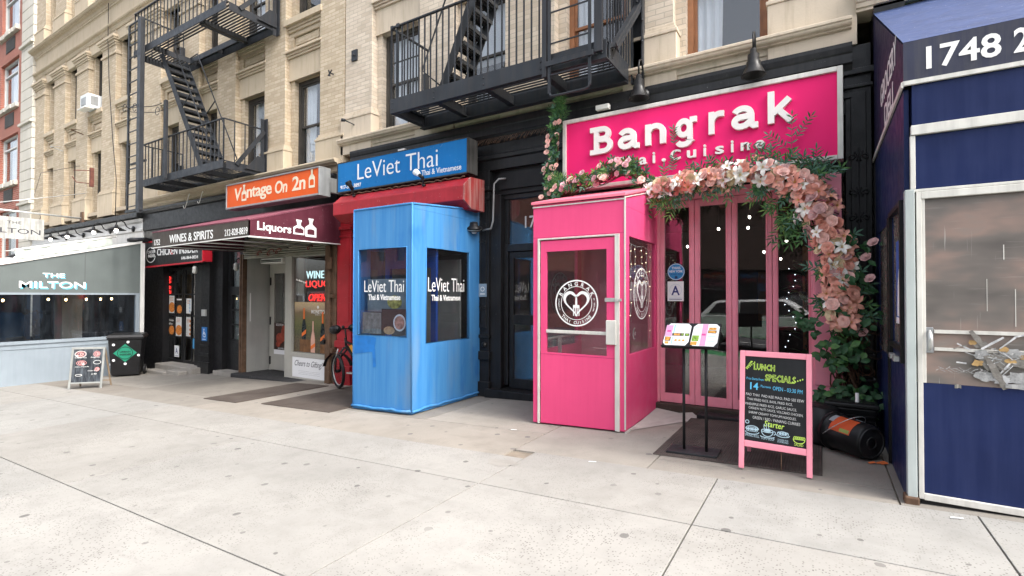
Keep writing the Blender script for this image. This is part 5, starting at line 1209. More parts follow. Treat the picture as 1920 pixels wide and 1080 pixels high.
m_.add([vs[0], vs[3*k], (-17.6, b.y, b.z+.30), (-17.6, a.y, a.z+.30)], [(0, 1, 2, 3)])
mk('canvas', m_, tarp, tp); mk('hem_tube', MB().tube([a+Vector((0, -.05, .27)), b+Vector((0, .08, .28))], .03, 8), whiteb, tp)
# awning roller behind
solo('rolled_awning', MB().tube([(-16.7, 6.3, 3.05), (-16.7, 6.9, 3.1)], .05, 10).tube([(-17.3, 6.6, 3.12), (-16.3, 6.6, 3.06)], .07, 12), plastic, 'dark rolled awning tube beside the drop ladder foot', 'awning roll')
# barn lamps on the white fascia
def barn_lamp(label, lit=True):
    o = thing('barn_lamp', label, 'lamp', (0, 0, 0), 'barn lamps on the white fascia')
    mk('shade', MB().lathe([(.02, .12), (.035, .10), (.04, .05), (.10, .02), (.24, -.05), (.245, -.06), (.23, -.055), (.09, .0), (.0, .02)], (0, 0, 0), (0, 0, 1), 20), plastic, o, True)
    mk('gooseneck', MB().tube([(0, 0, .11), (0, .02, .2), (0, .10, .25), (0, .20, .20), (0, .26, .08), (0, .34, .02), (0, .42, .02)], .016, 7), plastic, o, True)
    mk('wall_plate', MB().lathe([(0, 0), (.09, 0), (.09, .03), (0, .04)], (0, .45, .02), (0, -1, 0), 16), plastic, o, True)
    mk('bulb', MB().ball((0, 0, -.07), .05, 10, (1, 1, 1.2)), bulb_w, o, True)
    return o
l0 = barn_lamp('barn lamp nearest the drop ladder'); l0.location = (-17.95, 6.48, 3.50)
for x, lab in ((-19.6, 'second barn lamp from the drop ladder'), (-21.8, 'third barn lamp from the drop ladder'), (-23.35, 'barn lamp half behind the hanging plank sign end')):
    c = copy_tree(l0); c['label'] = lab; c.location = (x, 6.48, 3.55)
c = copy_tree(l0); c['label'] = 'dark barn lamp left of the pale tarp, below the hanging sign'; c.location = (-20.2, 4.85, 2.66)
# hanging sign
hs_ = thing('hanging_sign', 'whitewashed plank sign hanging from a pole at the left edge', 'hanging sign', (-21.9, 5, 3.2))
mk('plank', MB().box(-21.93, -21.88, 4.35, 5.91, 3.28, 3.98), paint('whitewashed_wood', (.40, .40, .38), .8, .2, 5, .95, (.12, .11, .10), 0, .2, streak_col=(.17, .165, .155)), hs_, bevel=.01)
lt = MB(); text(lt, 'THE', (-21.879, 5.02, 3.76), UY, UZ, .34, .09, .002, .0); text(lt, 'MILTON', (-21.879, 4.48, 3.46), UY, UZ, 1.34, .16, .002, .0)
mk('lettering', lt, paint('charcoal_letters', (.04, .04, .05), .6), hs_)
mk('pole', MB().tube([(-21.9, 3.9, 4.18), (-21.9, 6.95, 4.16)], .03, 8).tube([(-21.9, 4.2, 4.2), (-21.9, 6.98, 5.05)], .012, 6), alu, hs_)
mk('hook', MB().tube([(-21.9, 5.8, 4.16), (-21.9, 5.82, 4.05), (-21.9, 5.8, 3.97)], .008, 5).tube([(-21.9, 4.5, 4.16), (-21.9, 4.5, 3.97)], .008, 5), plastic, hs_)
mk('wall_bracket', MB().box(-21.99, -21.81, 6.88, 7.0, 4.0, 4.38), rusty, hs_)
solo('bracket', MB().box(-21.3, -21.2, 6.90, 7.0, 5.2, 5.85).tube([(-21.25, 6.9, 5.75), (-21.4, 6.5, 5.7)], .015, 5).tube([(-21.25, 6.9, 5.3), (-21.45, 6.6, 5.32), (-21.5, 6.5, 5.5)], .015, 5), paint('red_rusty_bracket', (.15, .055, .04), .7, .3, 8), 'rusty red wall bracket on a yellow pilaster above the white fascia', 'bracket')
# ------------------------------------------------------------------ navy deli vestibule
dv = thing('deli_vestibule', 'navy deli vestibule with blue awning numbered 1748 at the right edge', 'vestibule', (1.5, 4.6, .02))
X0, X1, Y0, Y1 = .52, 4.4, 4.6, 7.0
K_ = MB().wall(.58, X1, .10, .885, [], fy(4.605), .04); mk('kick_panel', K_, navy, dv)
f = MB().box(.585, .615, 4.58, 4.62, .06, 2.25).box(.615, X1, 4.58, 4.605, .055, .10).box(.615, X1, 4.58, 4.64, 2.20, 2.25).box(.615, .635, 4.59, 4.62, .885, 2.2)
mk('door_frame', f, alum, dv, bevel=.003)
mk('corner_post', MB().box(.52, .575, 4.565, 4.64, .0, 2.27), paint('pale_green_grey_post', (.42, .47, .46), .45, .1, 3, .3), dv, bevel=.004)
mk('post_foot', MB().box(.50, .585, 4.545, 4.66, 0, .07), rusty, dv, bevel=.01)
n = N('scuffed_plexi'); v = n.obj()
a_ = n.noise(n.obj((1.0, 1, 2.2)), 1.7, 3, .5); s_ = n.noise(n.obj((2, 2, 30)), 2, 4); s2 = n.noise(n.obj((40, 2, 1.2)), 1.6, 2)
c_ = n.ramp(a_, [(.3, (.085, .08, .076)), (.5, (.15, .135, .125)), (.62, (.25, .185, .16)), (.72, (.20, .19, .175))])
c_ = n.mix(n.ramp(s_, [(.6, 0.0), (.75, .25)]), c_, (.4, .39, .37)); c_ = n.mix(n.ramp(s2, [(.70, 0.0), (.74, .5)]), c_, (.45, .44, .42)); n.set(Base_Color=c_, Roughness=.28)
mk('plexiglass', MB().box(.635, X1, 4.604, 4.610, .885, 2.20), n.m, dv)
parts('push_bar', MB().box(.68, X1, 4.590, 4.603, 1.24, 1.264).box(.68, X1, 4.590, 4.603, 1.118, 1.14), alum, dv)
mk('plexi_scratches', MB().box(.96, .963, 4.6025, 4.6035, 1.40, 1.62).box(1.10, 1.104, 4.6025, 4.6035, 1.30, 1.55).box(1.045, 1.05, 4.6025, 4.6035, 1.75, 1.85), alum, dv)
h = mk('handle_plate', MB().box(.632, .675, 4.592, 4.603, 1.10, 1.28), paint('steel_plate', (.35, .36, .38), .35, .1, 4, 0, None, .6), dv, bevel=.003)
mk('handle', MB().tube([(.654, 4.585, 1.12), (.654, 4.565, 1.15), (.654, 4.555, 1.19), (.654, 4.565, 1.23), (.654, 4.585, 1.26)], [.006, .012, .014, .012, .006], 8), alu, h)
mk('mid_panel', MB().box(.585, X1, 4.60, 4.66, 2.275, 2.66), navy, dv)
mk('panel_strip', MB().box(.56, X1, 4.575, 4.62, 2.665, 2.735).box(.56, X1, 4.585, 4.62, 2.252, 2.272).box(.555, .585, 4.585, 4.62, 2.275, 2.662), alum, dv, bevel=.003)
mk('upper_panel', MB().box(.57, X1, 4.60, 4.66, 2.74, 3.03), navy, dv)
mk('awning_edge', MB().box(.515, X1, 4.575, 4.60, 3.035, 3.065).box(.505, .519, 4.575, 6.98, 3.02, 3.06), alum, dv)
mk('awning_front', MB().box(.52, X1, 4.585, 4.60, 3.068, 3.35), navy_c, dv)
mk('awning_top', MB().prism([(.52, 4.585, 3.353), (X1, 4.585, 3.353), (X1, 6.95, 4.72), (.52, 6.95, 4.72)], (0, .02, .012)), navy_t, dv)
mk('awning_side', MB().prism([(.52, 4.603, 3.03), (.52, 6.98, 3.03), (.52, 6.98, 4.70), (.52, 4.603, 3.345)], (.012, 0, 0)), navy_side, dv)
lt = MB(); text(lt, '1748', (.65, 4.584, 3.125), UX, UZ, .395, .165, .002, .03); text(lt, '2ND AVE', (1.105, 4.584, 3.125), UX, UZ, .68, .165, .002, .03); mk('number', lt, whitep, dv)
lt = MB(); text(lt, 'GROCERY', (.519, 4.98, 3.36), UY, UZ, 1.15, .20, -.0, .01); text(lt, 'DELI', (.519, 5.20, 3.10), UY, UZ, .62, .19, 0, .01)
for i, v in enumerate(lt.v): lt.v[i] = (.5165, v[1], v[2])
# lettering faces -x on this side
lt2 = MB(); text(lt2, 'GROCERY', (.518, 6.15, 3.36), (0, -1, 0), UZ, 1.2, .22, .002, .01); text(lt2, 'DELI', (.518, 5.82, 3.09), (0, -1, 0), UZ, .64, .20, .002, .01); mk('side_lettering', lt2, whitep, dv)
# left side below the awning
fxn = lambda x: (lambda u, z, d: (x+d, u, z))
mk('side_panel', MB().wall(4.64, 6.98, 0, 3.02, [(4.75, 5.40, 1.12, 2.18), (5.62, 6.55, .95, 2.17)], fxn(.525), .03), navy, dv)
mk('side_window_frame', MB().box(.505, .53, 5.56, 5.62, .0, 2.2).box(.50, .525, 4.70, 4.75, 1.0, 2.22).box(.50, .525, 5.40, 5.45, 1.0, 2.22).box(.50, .525, 4.75, 5.40, 2.18, 2.22).box(.50, .525, 4.75, 5.40, 1.08, 1.12), plastic, dv)
mk('side_panes', MB().box(.536, .542, 4.75, 5.40, 1.12, 2.18).box(.536, .542, 5.62, 6.55, .95, 2.17), paint('dusty_side_pane', (.16, .14, .12), .25, .3, 3), dv)
mk('latch', MB().box(.49, .525, 5.02, 5.12, .98, 1.02).box(.49, .525, 5.25, 5.36, .98, 1.02), alu, dv)
mk('base_strip', MB().box(.60, X1, 4.60, 4.64, -.05, .055), rubber, dv)
mk('roof_infill', MB().box(.56, X1, 4.7, 7.0, 3.02, 3.03), navy, dv)
ps = thing('blue_poster', 'blue and white poster in the narrow side window of the deli vestibule', 'poster', (.53, 5.0, 1.2))
mk('sheet', MB().box(.530, .534, 4.85, 5.2, 1.28, 1.95), flat('poster_blue', (.03, .10, .40), .5), ps); mk('figure', MB().prism([(.528, 4.95, 1.34), (.528, 5.13, 1.34), (.528, 5.10, 1.58), (.528, 5.03, 1.72), (.528, 4.98, 1.58)], (.0015, 0, 0)).box(.5285, .5298, 4.85, 5.2, 1.28, 1.33), paper, ps)
# torn tape
tpz = thing('torn_tape_patch', 'messy patch of torn clear and white tape on the deli door', 'tape', (1.0, 4.59, 1.05))
rnd = random.Random(21)
tmats = [paint('white_tape', (.46, .47, .48), .35, .1, 30), paint('clear_tape', (.19, .18, .165), .25, .25, 20), paint('yellow_glue', (.38, .25, .11), .4, .3, 20), paint('cloudy_tape', (.30, .305, .305), .3, .25, 30)]
m_ = MB()
def strip(cx, cz, ln, w_, ang, k, yy):
    m_.k = k; d = Vector((math.cos(ang), 0, math.sin(ang))); s_ = Vector((-d.z, 0, d.x)); n_ = max(3, int(ln/.03)); vs = []
    for i in range(n_+1):
        p = Vector((cx, yy-.003*math.sin(i*1.9+cx*40), cz))+d*ln*(i/n_-.5)
        e = w_*.5*(1+rnd.uniform(-.35, .25))*(rnd.uniform(.6, 1.2) if i in (0, n_) else 1)
        vs += [p-s_*e, p+s_*e]
    m_.add(vs, [(2*i, 2*i+2, 2*i+3, 2*i+1) for i in range(n_)])
yy = 4.588
def blob(cx, cz, rx, rz_, k):
    global yy
    m_.k = k; n_ = 16; rr = [1+rnd.uniform(-.28, .2) for _ in range(n_)]
    m_.add([(cx+rx*rr[i]*math.cos(6.2832*i/n_), yy, cz+rz_*rr[i]*math.sin(6.2832*i/n_)) for i in range(n_)], [list(range(n_))]); yy -= .0003
for (cx, cz, rx, rz_, k) in ((.95, .955, .07, .035, 3), (1.03, .94, .05, .03, 0), (1.13, .965, .08, .04, 3), (1.22, .95, .07, .04, 3), (1.0, 1.06, .10, .06, 1), (1.14, 1.08, .10, .05, 1), (.93, 1.10, .05, .035, 3), (1.08, 1.12, .06, .03, 3), (1.2, 1.06, .08, .035, 1), (.93, 1.17, .05, .03, 1), (1.28, 1.1, .06, .03, 3)): blob(cx, cz, rx, rz_, k)
for (x, z, s_) in ((.882, 1.185, .018), (.905, 1.045, .024), (1.07, 1.07, .022), (1.04, 1.145, .020), (1.13, 1.10, .016)): blob(x, z, s_*1.3, s_*.9, 2)
for k in range(28):
    strip(1.02+rnd.gauss(0, .10), 1.085+rnd.gauss(0, .045), rnd.uniform(.025, .09), rnd.uniform(.003, .011), rnd.choice((rnd.uniform(-.35, .5), rnd.uniform(.3, 1.0), rnd.uniform(-.9, -.3))), rnd.choice((0, 0, 3, 1, 3)), yy); yy -= .0002
strip(.995, .99, .24, .035, -1.15, 1, yy); yy -= .0003
strip(.905, 1.21, .13, .030, -1.0, 1, yy); yy -= .0003
strip(.98, 1.185, .14, .018, .65, 0, yy); yy -= .0003
strip(1.055, 1.19, .11, .010, .8, 0, yy); yy -= .0003
for k in range(22): strip(.70+k*.012, .99+.012*math.sin(k*2.1), .035, .003, rnd.uniform(-.8, .8), 3, yy); yy -= .0002
strip(.80, .88, .035, .03, 0, 1, yy); yy -= .0003
strip(1.10, .905, .12, .04, 0, 3, yy)
mk('tape_strips', m_, tmats, tpz)

# ------------------------------------------------------------------ fire escapes
def baluster_row(mb, p, q, z0, z1, step, r=.0095, rail=.022):
    p, q = Vector((p[0], p[1], 0)), Vector((q[0], q[1], 0)); n_ = max(2, int((q-p).length/step))
    for i in range(n_+1):
        c = p.lerp(q, i/n_); mb.bar(c+Vector((0, 0, z0)), c+Vector((0, 0, z1)), r*2, r*2, (0, 1, 0))
    mb.bar(p+Vector((0, 0, z1+rail/2)), q+Vector((0, 0, z1+rail/2)), .045, rail)
def grate(mb, x0, x1, y0, y1, z, step=.055, w_=.024, skip=None):
    y = y0
    while y < y1:
        segs = [(x0, x1)]
        if skip and skip[2] < y < skip[3]: segs = [(x0, skip[0]), (skip[1], x1)]
        for a, b in segs:
            if b > a: mb.box(a, b, y, y+w_, z, z+.012)
        y += step
def rivets(mb, x, y, zs, r=.013):
    for z in zs: mb.ball((x, y, z), r, 8)
def stair(o, x0, z0, x1, z1, ya, yb, n_, mat):
    s_ = MB()
    for y in (ya, yb): s_.bar((x0, y, z0), (x1, y, z1), .02, .15, (0, 0, 1))
    mk('stringer', s_, mat, o)
    t_ = MB()
    for i in range(1, n_):
        u = i/n_; x, z = x0+(x1-x0)*u, z0+(z1-z0)*u
        for k in range(3): t_.box(x-.10+.07*k, x-.10+.07*k+.045, ya+.012, yb-.012, z-.015, z+.012)
        t_.box(x-.11, x-.10, ya+.012, yb-.012, z-.05, z+.012).box(x+.10, x+.11, ya+.012, yb-.012, z-.05, z+.012)
    mk('treads', t_, mat, o)
    h_ = MB(); up = Vector((-(z1-z0), 0, x1-x0)).normalized(); up = up if up.z > 0 else -up
    for y in (ya, yb):
        a = Vector((x0, y, z0))+up*.55; b = Vector((x1, y, z1))+up*.55
        h_.tube([Vector((x0, y, z0+.05)), a.lerp(b, .06), b, Vector((x1, y, z1))+Vector((0, 0, .05))], .014, 6)
        h_.bar(Vector((x0, y, z0)).lerp(Vector((x1, y, z1)), .5), a.lerp(b, .5), .02)
    mk('handrail', h_, mat, o)
# right one, above the entrance
FE = thing('fire_escape', 'near black iron fire escape balcony above the apartment entrance and pink sign', 'fire escape', (-4.2, 6.5, 4.5), 'iron fire escapes')
xa, xb, yf, yb, zb, zt = -6.09, -2.29, 5.97, 6.90, 4.52, 4.76
b = MB().box(xa, xb, yf, yf+.02, zb, zt).box(xa, xb, yf+.02, yf+.09, zt-.02, zt).box(xa, xb, yf+.02, yf+.09, zb, zb+.02).box(xa, xb, yb-.10, yb-.085, zb-.04, zt).box(xa, xb, yb-.2, yb-.10, zb-.04, zb-.02)
for x in (xa, xb-.02): b.box(x, x+.02, yf+.09, yb-.1, zb, zt)
b.box(xa+.02, xa+.09, yf+.09, yb-.1, zb, zb+.02)
mk('channel_frame', b, irong, FE, bevel=.003)
c = MB()
for x in (-5.14, -4.19, -3.24): c.box(x-.008, x+.008, yf+.09, yb-.1, zb+.03, zt-.05).box(x-.05, x+.05, yf+.09, yb-.1, zb+.02, zb+.035)
for x in (xa+.02, xb-.07): c.box(x, x+.05, yf+.09, yb-.1, zt-.06, zt-.045)
parts('cross_beam', c, ironb, FE)
g = MB(); grate(g, xa+.03, xb-.03, yf+.1, yb-.12, zt-.04, .082, .034); mk('grating', g, ironb, FE)
r_ = MB()
for x in (xa+.05, -5.14, -4.19, -3.24, xb-.14, xb-.06): rivets(r_, x, yf, (zb+.07, zb+.17))
for y in (yf+.12, yf+.2): rivets(r_, xb, y, (zb+.07, zb+.17))
mk('rivets', r_, irong, FE)
rl = MB(); baluster_row(rl, (xa+.01, yf+.02), (-3.15, yf+.02), zt, 5.95, .118); baluster_row(rl, (xa+.02, yf+.02), (xa+.02, yb-.02), zt, 5.95, .13); baluster_row(rl, (-2.42, yf+.02), (xb, yf+.02), zt, 5.95, .12); baluster_row(rl, (xb-.01, yf+.05), (xb-.01, yb-.05), zt, 5.95, .10)
rl.box(xa+.0, xa+.055, yf-.0, yf+.055, 5.93, 5.99).box(xa+.14, xa+.2, yf-.01, yf+.05, 5.93, 5.99)
mk('railing', rl, irong, FE)
rl = MB(); rl.bar((xa+.02, yb-.06, zt-.2), (xa+.02, yb-.06, 5.5), .06, .10).bar((xa+.02, yb-.04, 5.3), (xa+.02, yf+.5, zt), .03); parts('wall_bracket', rl, irong, FE)
rl = MB().box(-2.27, -2.10, 6.93, 6.96, 4.5, 8.2).box(-2.27, -2.25, 6.85, 6.93, 4.5, 8.2).box(-2.12, -2.10, 6.85, 6.93, 4.5, 8.2)
mk('wall_channel', rl, irong, FE)
rl = MB()
p, q = Vector((xb+.03, 6.12, 4.70)), Vector((xb+.12, 6.90, 5.62)); rl.bar(p, q, .012, .13, (1, 0, 0)).bar(p+Vector((.05, 0, 0)), q+Vector((.05, 0, 0)), .10, .012, (1, 0, 0))
mk('diagonal_strut', rl, irong, FE)
rivets(m2 := MB(), xb+.06, 6.16, (4.74,), .016); rivets(m2, xb+.12, 6.82, (5.5, 5.62), .016); rivets(m2, -2.10, 6.84, (4.66, 5.05, 5.35), .016); mk('strut_bolts', m2, irong, FE)
ld = MB()
for x in (-3.08, -2.50): ld.bar((x, yf-.05, 4.20), (x, yf-.05, 7.2), .035, .03, (0, 1, 0))
for k in range(8): ld.bar((-3.08, yf-.05, 4.45+.42*k), (-2.5, yf-.05, 4.45+.42*k), .016)
ld.tube([(-3.08, yf-.05, 4.22), (-3.06, yf-.05, 4.17), (-3.0, yf-.05, 4.16), (-2.56, yf-.05, 4.16), (-2.51, yf-.05, 4.18), (-2.50, yf-.05, 4.24)], .017, 8)
mk('drop_ladder', ld, irong, FE)
gd = MB().box(-3.19, -3.12, yf-.06, yf-.02, 4.44, 7.2).box(-2.44, -2.33, yf-.055, yf-.02, 4.60, 7.2).box(-3.12, -2.44, yf-.09, yf-.065, 4.56, 4.63).box(-3.12, -2.44, yf-.03, yf-.012, 4.66, 4.685)
parts('ladder_guide', gd, irong, FE, bevel=.003)
stair(FE, -5.10, 4.76, -3.72, 7.7, 6.12, 6.62, 13, ironb)
# left one, two storeys
FL = thing('fire_escape', 'grey two-storey iron fire escape with open stair and tall drop ladder at the left', 'fire escape', (-13, 6.5, 4.3), 'iron fire escapes')
for (xa, xb, yf, zb, zt, ztop, hole, nm) in ((-15.10, -11.19, 5.97, 4.31, 4.49, 5.40, None, 'lower'), (-15.10, -10.76, 5.77, 7.62, 7.80, 8.75, (-14.2, -12.0, 6.1, 6.72), 'upper')):
    yb = 7.0
    b = MB().box(xa, xb, yf, yf+.02, zb, zt).box(xa, xb, yf+.02, yf+.08, zt-.018, zt).box(xa, xb, yb-.12, yb-.1, zb-.05, zt).box(xa, xa+.02, yf+.08, yb-.12, zb, zt).box(xb-.02, xb, yf+.08, yb-.12, zb, zt)
    if hole: b.box(hole[0]-.02, hole[0], yf+.08, yb-.12, zb+.02, zt-.02).box(hole[1], hole[1]+.02, yf+.08, yb-.12, zb+.02, zt-.02).box(hole[0], hole[1], hole[3], hole[3]+.02, zb+.02, zt-.02)
    fo = mk('platform_frame', b, irong, FL, bevel=.003)
    g = MB(); grate(g, xa+.03, xb-.03, yf+.1, yb-.13, zt-.045, .075, .036, hole); mk('grating', g, ironb, fo)
    c = MB()
    for k in range(1, 4):
        x = xa+(xb-xa)*k/4
        if hole and hole[0] < x < hole[1]: c.box(x-.008, x+.008, hole[3]+.02, yb-.12, zb+.02, zt-.05); continue
        c.box(x-.008, x+.008, yf+.09, yb-.12, zb+.02, zt-.05).box(x-.05, x+.05, yf+.09, yb-.12, zb+.01, zb+.025)
    parts('cross_beam', c, ironb, fo)
    rl = MB(); baluster_row(rl, (xa+.02, yf+.02), (xb-.01, yf+.02), zt, ztop, .17); baluster_row(rl, (xb-.01, yf+.03), (xb-.01, yb-.05), zt, ztop, .19); baluster_row(rl, (xa+.01, yf+.03), (xa+.01, yb-.05), zt, ztop, .19)
    mk('railing', rl, irong, fo)
    st = MB().bar((xb+.02, yf+.30, zt-.05), (xb+.06, yb-.1, ztop-.05), .09, .02, (1, 0, 0)).box(xb+.0, xb+.12, yb-.08, yb-.05, zb-.1, ztop+.25).box(xb, xb+.02, yb-.16, yb-.08, zb-.1, ztop+.25)
    st.box(xa-.04, xa+.0, yb-.12, yb-.0, zb-.1, zt+.6)
    parts('wall_bracket', st, irong, fo)
    mk('gusset', MB().prism([(xb+.03, yb-.55, zt-.1), (xb+.03, yb-.05, zt-.1), (xb+.03, yb-.05, zt+.25), (xb+.03, yb-.25, zt+.25)], (.015, 0, 0)), irong, fo)
stair(FL, -14.45, 7.72, -12.42, 4.49, 6.15, 6.72, 14, irong)
ld = MB()
for x in (-15.16, -14.62): ld.bar((x, 5.70, 3.60), (x, 5.70, 8.45), .05, .04, (0, 1, 0))
for k in range(15): ld.bar((-15.16, 5.70, 3.75+.32*k), (-14.62, 5.70, 3.75+.32*k), .022)
mk('drop_ladder', ld, irong, FL)
gd = MB().box(-14.50, -14.38, 5.64, 5.74, 3.55, 8.45).box(-13.76, -13.66, 5.90, 5.968, 4.35, 6.30).bar((-15.16, 5.7, 8.44), (-14.40, 5.7, 8.46), .03).box(-15.2, -14.35, 5.66, 5.72, 3.60, 3.66).box(-15.2, -14.35, 5.76, 5.8, 4.85, 4.9)
parts('ladder_guide', gd, irong, FL, bevel=.004)
wr = MB()
for (a, b) in (((-15.25, 5.65, 6.25), (-13.7, 5.9, 6.05)), ((-15.3, 5.6, 6.35), (-13.75, 5.88, 6.22))):
    a, b = Vector(a), Vector(b); wr.tube([a.lerp(b, i/10)+Vector((0, .03*math.sin(i), -.06*math.sin(math.pi*i/10))) for i in range(11)], .009, 5)
for c in ((-14.6, 5.62, 6.2), (-13.95, 5.85, 6.05), (-15.25, 5.65, 6.32)): wr.tube([(c[0]+.1*math.cos(q), c[1], c[2]+.1*math.sin(q)) for q in [i*.5 for i in range(12)]], .008, 5)
mk('loose_wire', wr, irong, FL)
# small fittings on the facade
ac = thing('air_conditioner', 'white window air conditioner below a tall dark window', 'air conditioner', (-21.3, 7, 7.84))
mk('case', MB().box(-21.62, -20.98, 6.72, 7.3, 7.86, 8.32), paint('ac_white', (.66, .68, .69), .45, .05), ac, bevel=.015); mk('vents', MB().box(-20.979, -20.97, 6.8, 7.0, 7.95, 8.25).box(-21.5, -21.1, 6.705, 6.72, 7.95, 8.2), greym, ac); mk('drip_tray', MB().box(-21.7, -21.0, 6.66, 6.9, 7.83, 7.855), offwhite, ac)
solo('tie_plate', MB().box(-8.22, -8.06, 6.97, 7.0, 6.33, 6.55).ball((-8.14, 6.96, 6.44), .025, 8), irong, 'square black iron tie plate on the pale brick pilaster', 'tie plate')
solo('wall_hook', MB().bar((-8.8, 6.99, 6.2), (-8.8, 6.9, 6.2), .02).bar((-8.86, 6.9, 6.15), (-8.74, 6.9, 6.25), .02).bar((-8.84, 6.9, 6.27), (-8.80, 6.9, 6.13), .02), irong, 'small black iron hook on the pilaster beside the tie plate', 'hook')
solo('wall_spotlight', MB().tube([(-8.05, 7.0, 4.95), (-8.1, 6.85, 5.0), (-8.2, 6.78, 5.05)], .012, 6).lathe([(0, -.02), (.03, -.02), (.035, .05), (0, .06)], (-8.2, 6.78, 5.05), (-1, -.3, .2), 10), irong, 'tiny dark bracket lamp above the stone pilaster base', 'lamp')
for k, (x, z) in enumerate(((-24.0, 6.95), (-22.1, 7.25))):
    solo('bird_deterrent', MB().bar((x-.25, 6.95, z+.1), (x+.2, 6.6, z-.05), .05, .02).bar((x, 6.97, z-.1), (x+.1, 6.6, z-.05), .03), alu if k == 0 else rusty, ('pale' if k == 0 else 'rusty')+' broken bracket on the yellow pilaster', 'bracket')
cb = MB()
pts = [(-20.0, 6.92, 11.8), (-19.95, 6.9, 9.9), (-19.9, 6.93, 8.5), (-19.55, 6.93, 6.5), (-19.3, 6.95, 5.2), (-19.2, 6.9, 4.0)]
cb.tube(pts, .012, 5); cb.tube([(-26.9, 6.95, 5.5), (-24.5, 6.5, 6.0), (-21.5, 6.7, 5.9)], .008, 5)
solo('cable', cb, plastic, 'thin black cable running down the yellow brick facade', 'cable')
wd = MB()
for (x, s_) in ((-14.4, 1), (-13.7, .8), (-9.6, .7)):
    wd.tube([(x+.14*s_*math.cos(q*.9)*(1+.1*q), 6.76, 4.15-.09*q*s_+.1*math.sin(q*2)*s_) for q in [i*.3 for i in range(14)]], .009, 5)
solo('loose_cable', wd, offwhite, 'loose pale cable loops hanging under the left fire escape', 'cable')
# gooseneck lamps over the pink sign
def sign_lamp(label):
    o = thing('sign_lamp', label, 'lamp', (0, 0, 0), 'gooseneck lamps over the pink sign')
    mk('shade', MB().lathe([(0, .26), (.035, .26), (.04, .20), (.065, .19), (.065, .11), (.08, .10), (.08, .06), (.13, -.05), (.14, -.06), (.125, -.055), (.07, .05), (0, .06)], (0, 0, 0), (0, 0, 1), 20), plastic, o, True)
    mk('gooseneck', MB().tube([(0, 0, .24), (0, 0, .40), (0, .03, .47), (0, .09, .50), (0, .15, .47), (0, .20, .36), (0, .23, .1)], .013, 7), plastic, o, True)
    mk('wall_plate', MB().lathe([(0, 0), (.07, 0), (.07, .03), (0, .04)], (0, .26, .08), (0, -1, 0), 16), plastic, o, True)
    return o
s0 = sign_lamp('black gooseneck lamp over the middle of the pink sign'); s0.location = (-.67, 6.55, 4.19)
s1 = copy_tree(s0); s1['label'] = 'black gooseneck lamp at the right end of the near fire escape'; s1.location = (-2.06, 6.55, 4.20)
solo('small_box_lamp', MB().box(-2.75, -2.55, 6.72, 6.8, 4.17, 4.24), offwhite, 'small dusty white lamp tucked under the near fire escape', 'lamp', None, .01)
# ------------------------------------------------------------------ flowers
def lily_mesh(seed):
    rd = random.Random(seed); mb = MB(); n_ = rd.choice((5, 6, 6))
    for i in range(n_):
        a = 2*math.pi*i/n_+rd.uniform(-.15, .15); d = Vector((math.cos(a), math.sin(a), 0)); s_ = Vector((-d.y, d.x, 0)); L_ = rd.uniform(.095, .125); cur = rd.uniform(.2, .8)
        vs = []
        for u, w_ in ((0, .010), (.3, .024), (.6, .027), (.85, .013), (1, .001)):
            z = .045*math.sin(u*2.4)-.045*cur*u*u
            c = d*L_*u
            vs += [c-s_*w_+Vector((0, 0, z+.010)), c+Vector((0, 0, z)), c+s_*w_+Vector((0, 0, z+.010))]
        mb.add(vs, [(3*k+j, 3*k+j+1, 3*k+j+4, 3*k+j+3) for k in range(4) for j in (0, 1)], True)
    mb.k = 1
    for i in range(4):
        a = i*1.6+rd.uniform(0, 1); mb.bar((0, 0, .01), (.02*math.cos(a), .02*math.sin(a), .045), .004)
    return mb
def rose_mesh(seed, r_=.062):
    rd = random.Random(seed); mb = MB()
    for ring, (rr, n_, tilt, h_) in enumerate(((r_, 6, .35, .02), (r_*.72, 5, .75, .032), (r_*.45, 4, 1.1, .04), (r_*.22, 3, 1.35, .044))):
        for i in range(n_):
            a = 2*math.pi*i/n_+ring*.5+rd.uniform(-.2, .2); d = Vector((math.cos(a), math.sin(a), 0)); s_ = Vector((-d.y, d.x, 0)); wd = rr*.95+.006
            vs = []
            for u, w_, lift in ((.12, .5, 0), (.6, .95, .35), (1.0, .85, 1.0), (1.12, .5, .92)):
                c = d*rr*u*math.cos(tilt*.45)+Vector((0, 0, lift*rr*math.sin(tilt)*.75+h_*.3))
                bow = d*(-.18*wd)
                vs += [c-s_*wd*w_*.6+bow*w_, c, c+s_*wd*w_*.6+bow*w_]
            mb.add(vs, [(3*k+j, 3*k+j+1, 3*k+j+4, 3*k+j+3) for k in range(3) for j in (0, 1)], True)
    return mb
def mesh_of(name, mb, mats):
    o = mk(name, mb, mats); me = o.data; bpy.data.objects.remove(o); return me
yel = paint('yellow_stamen', (.60, .42, .06), .6, .1)
LIL = {c: [mesh_of('blossom', lily_mesh(s), [petal[c], yel]) for s in (1, 2, 3)] for c in ('salmon_petal', 'coral_petal', 'white_petal')}
ROS = {c: [mesh_of('blossom', rose_mesh(s), [petal[c]]) for s in (4, 5)] for c in ('coral_petal', 'cream_petal', 'dusty_pink_petal', 'salmon_petal', 'pale_rose_petal', 'mauve_rose_petal')}
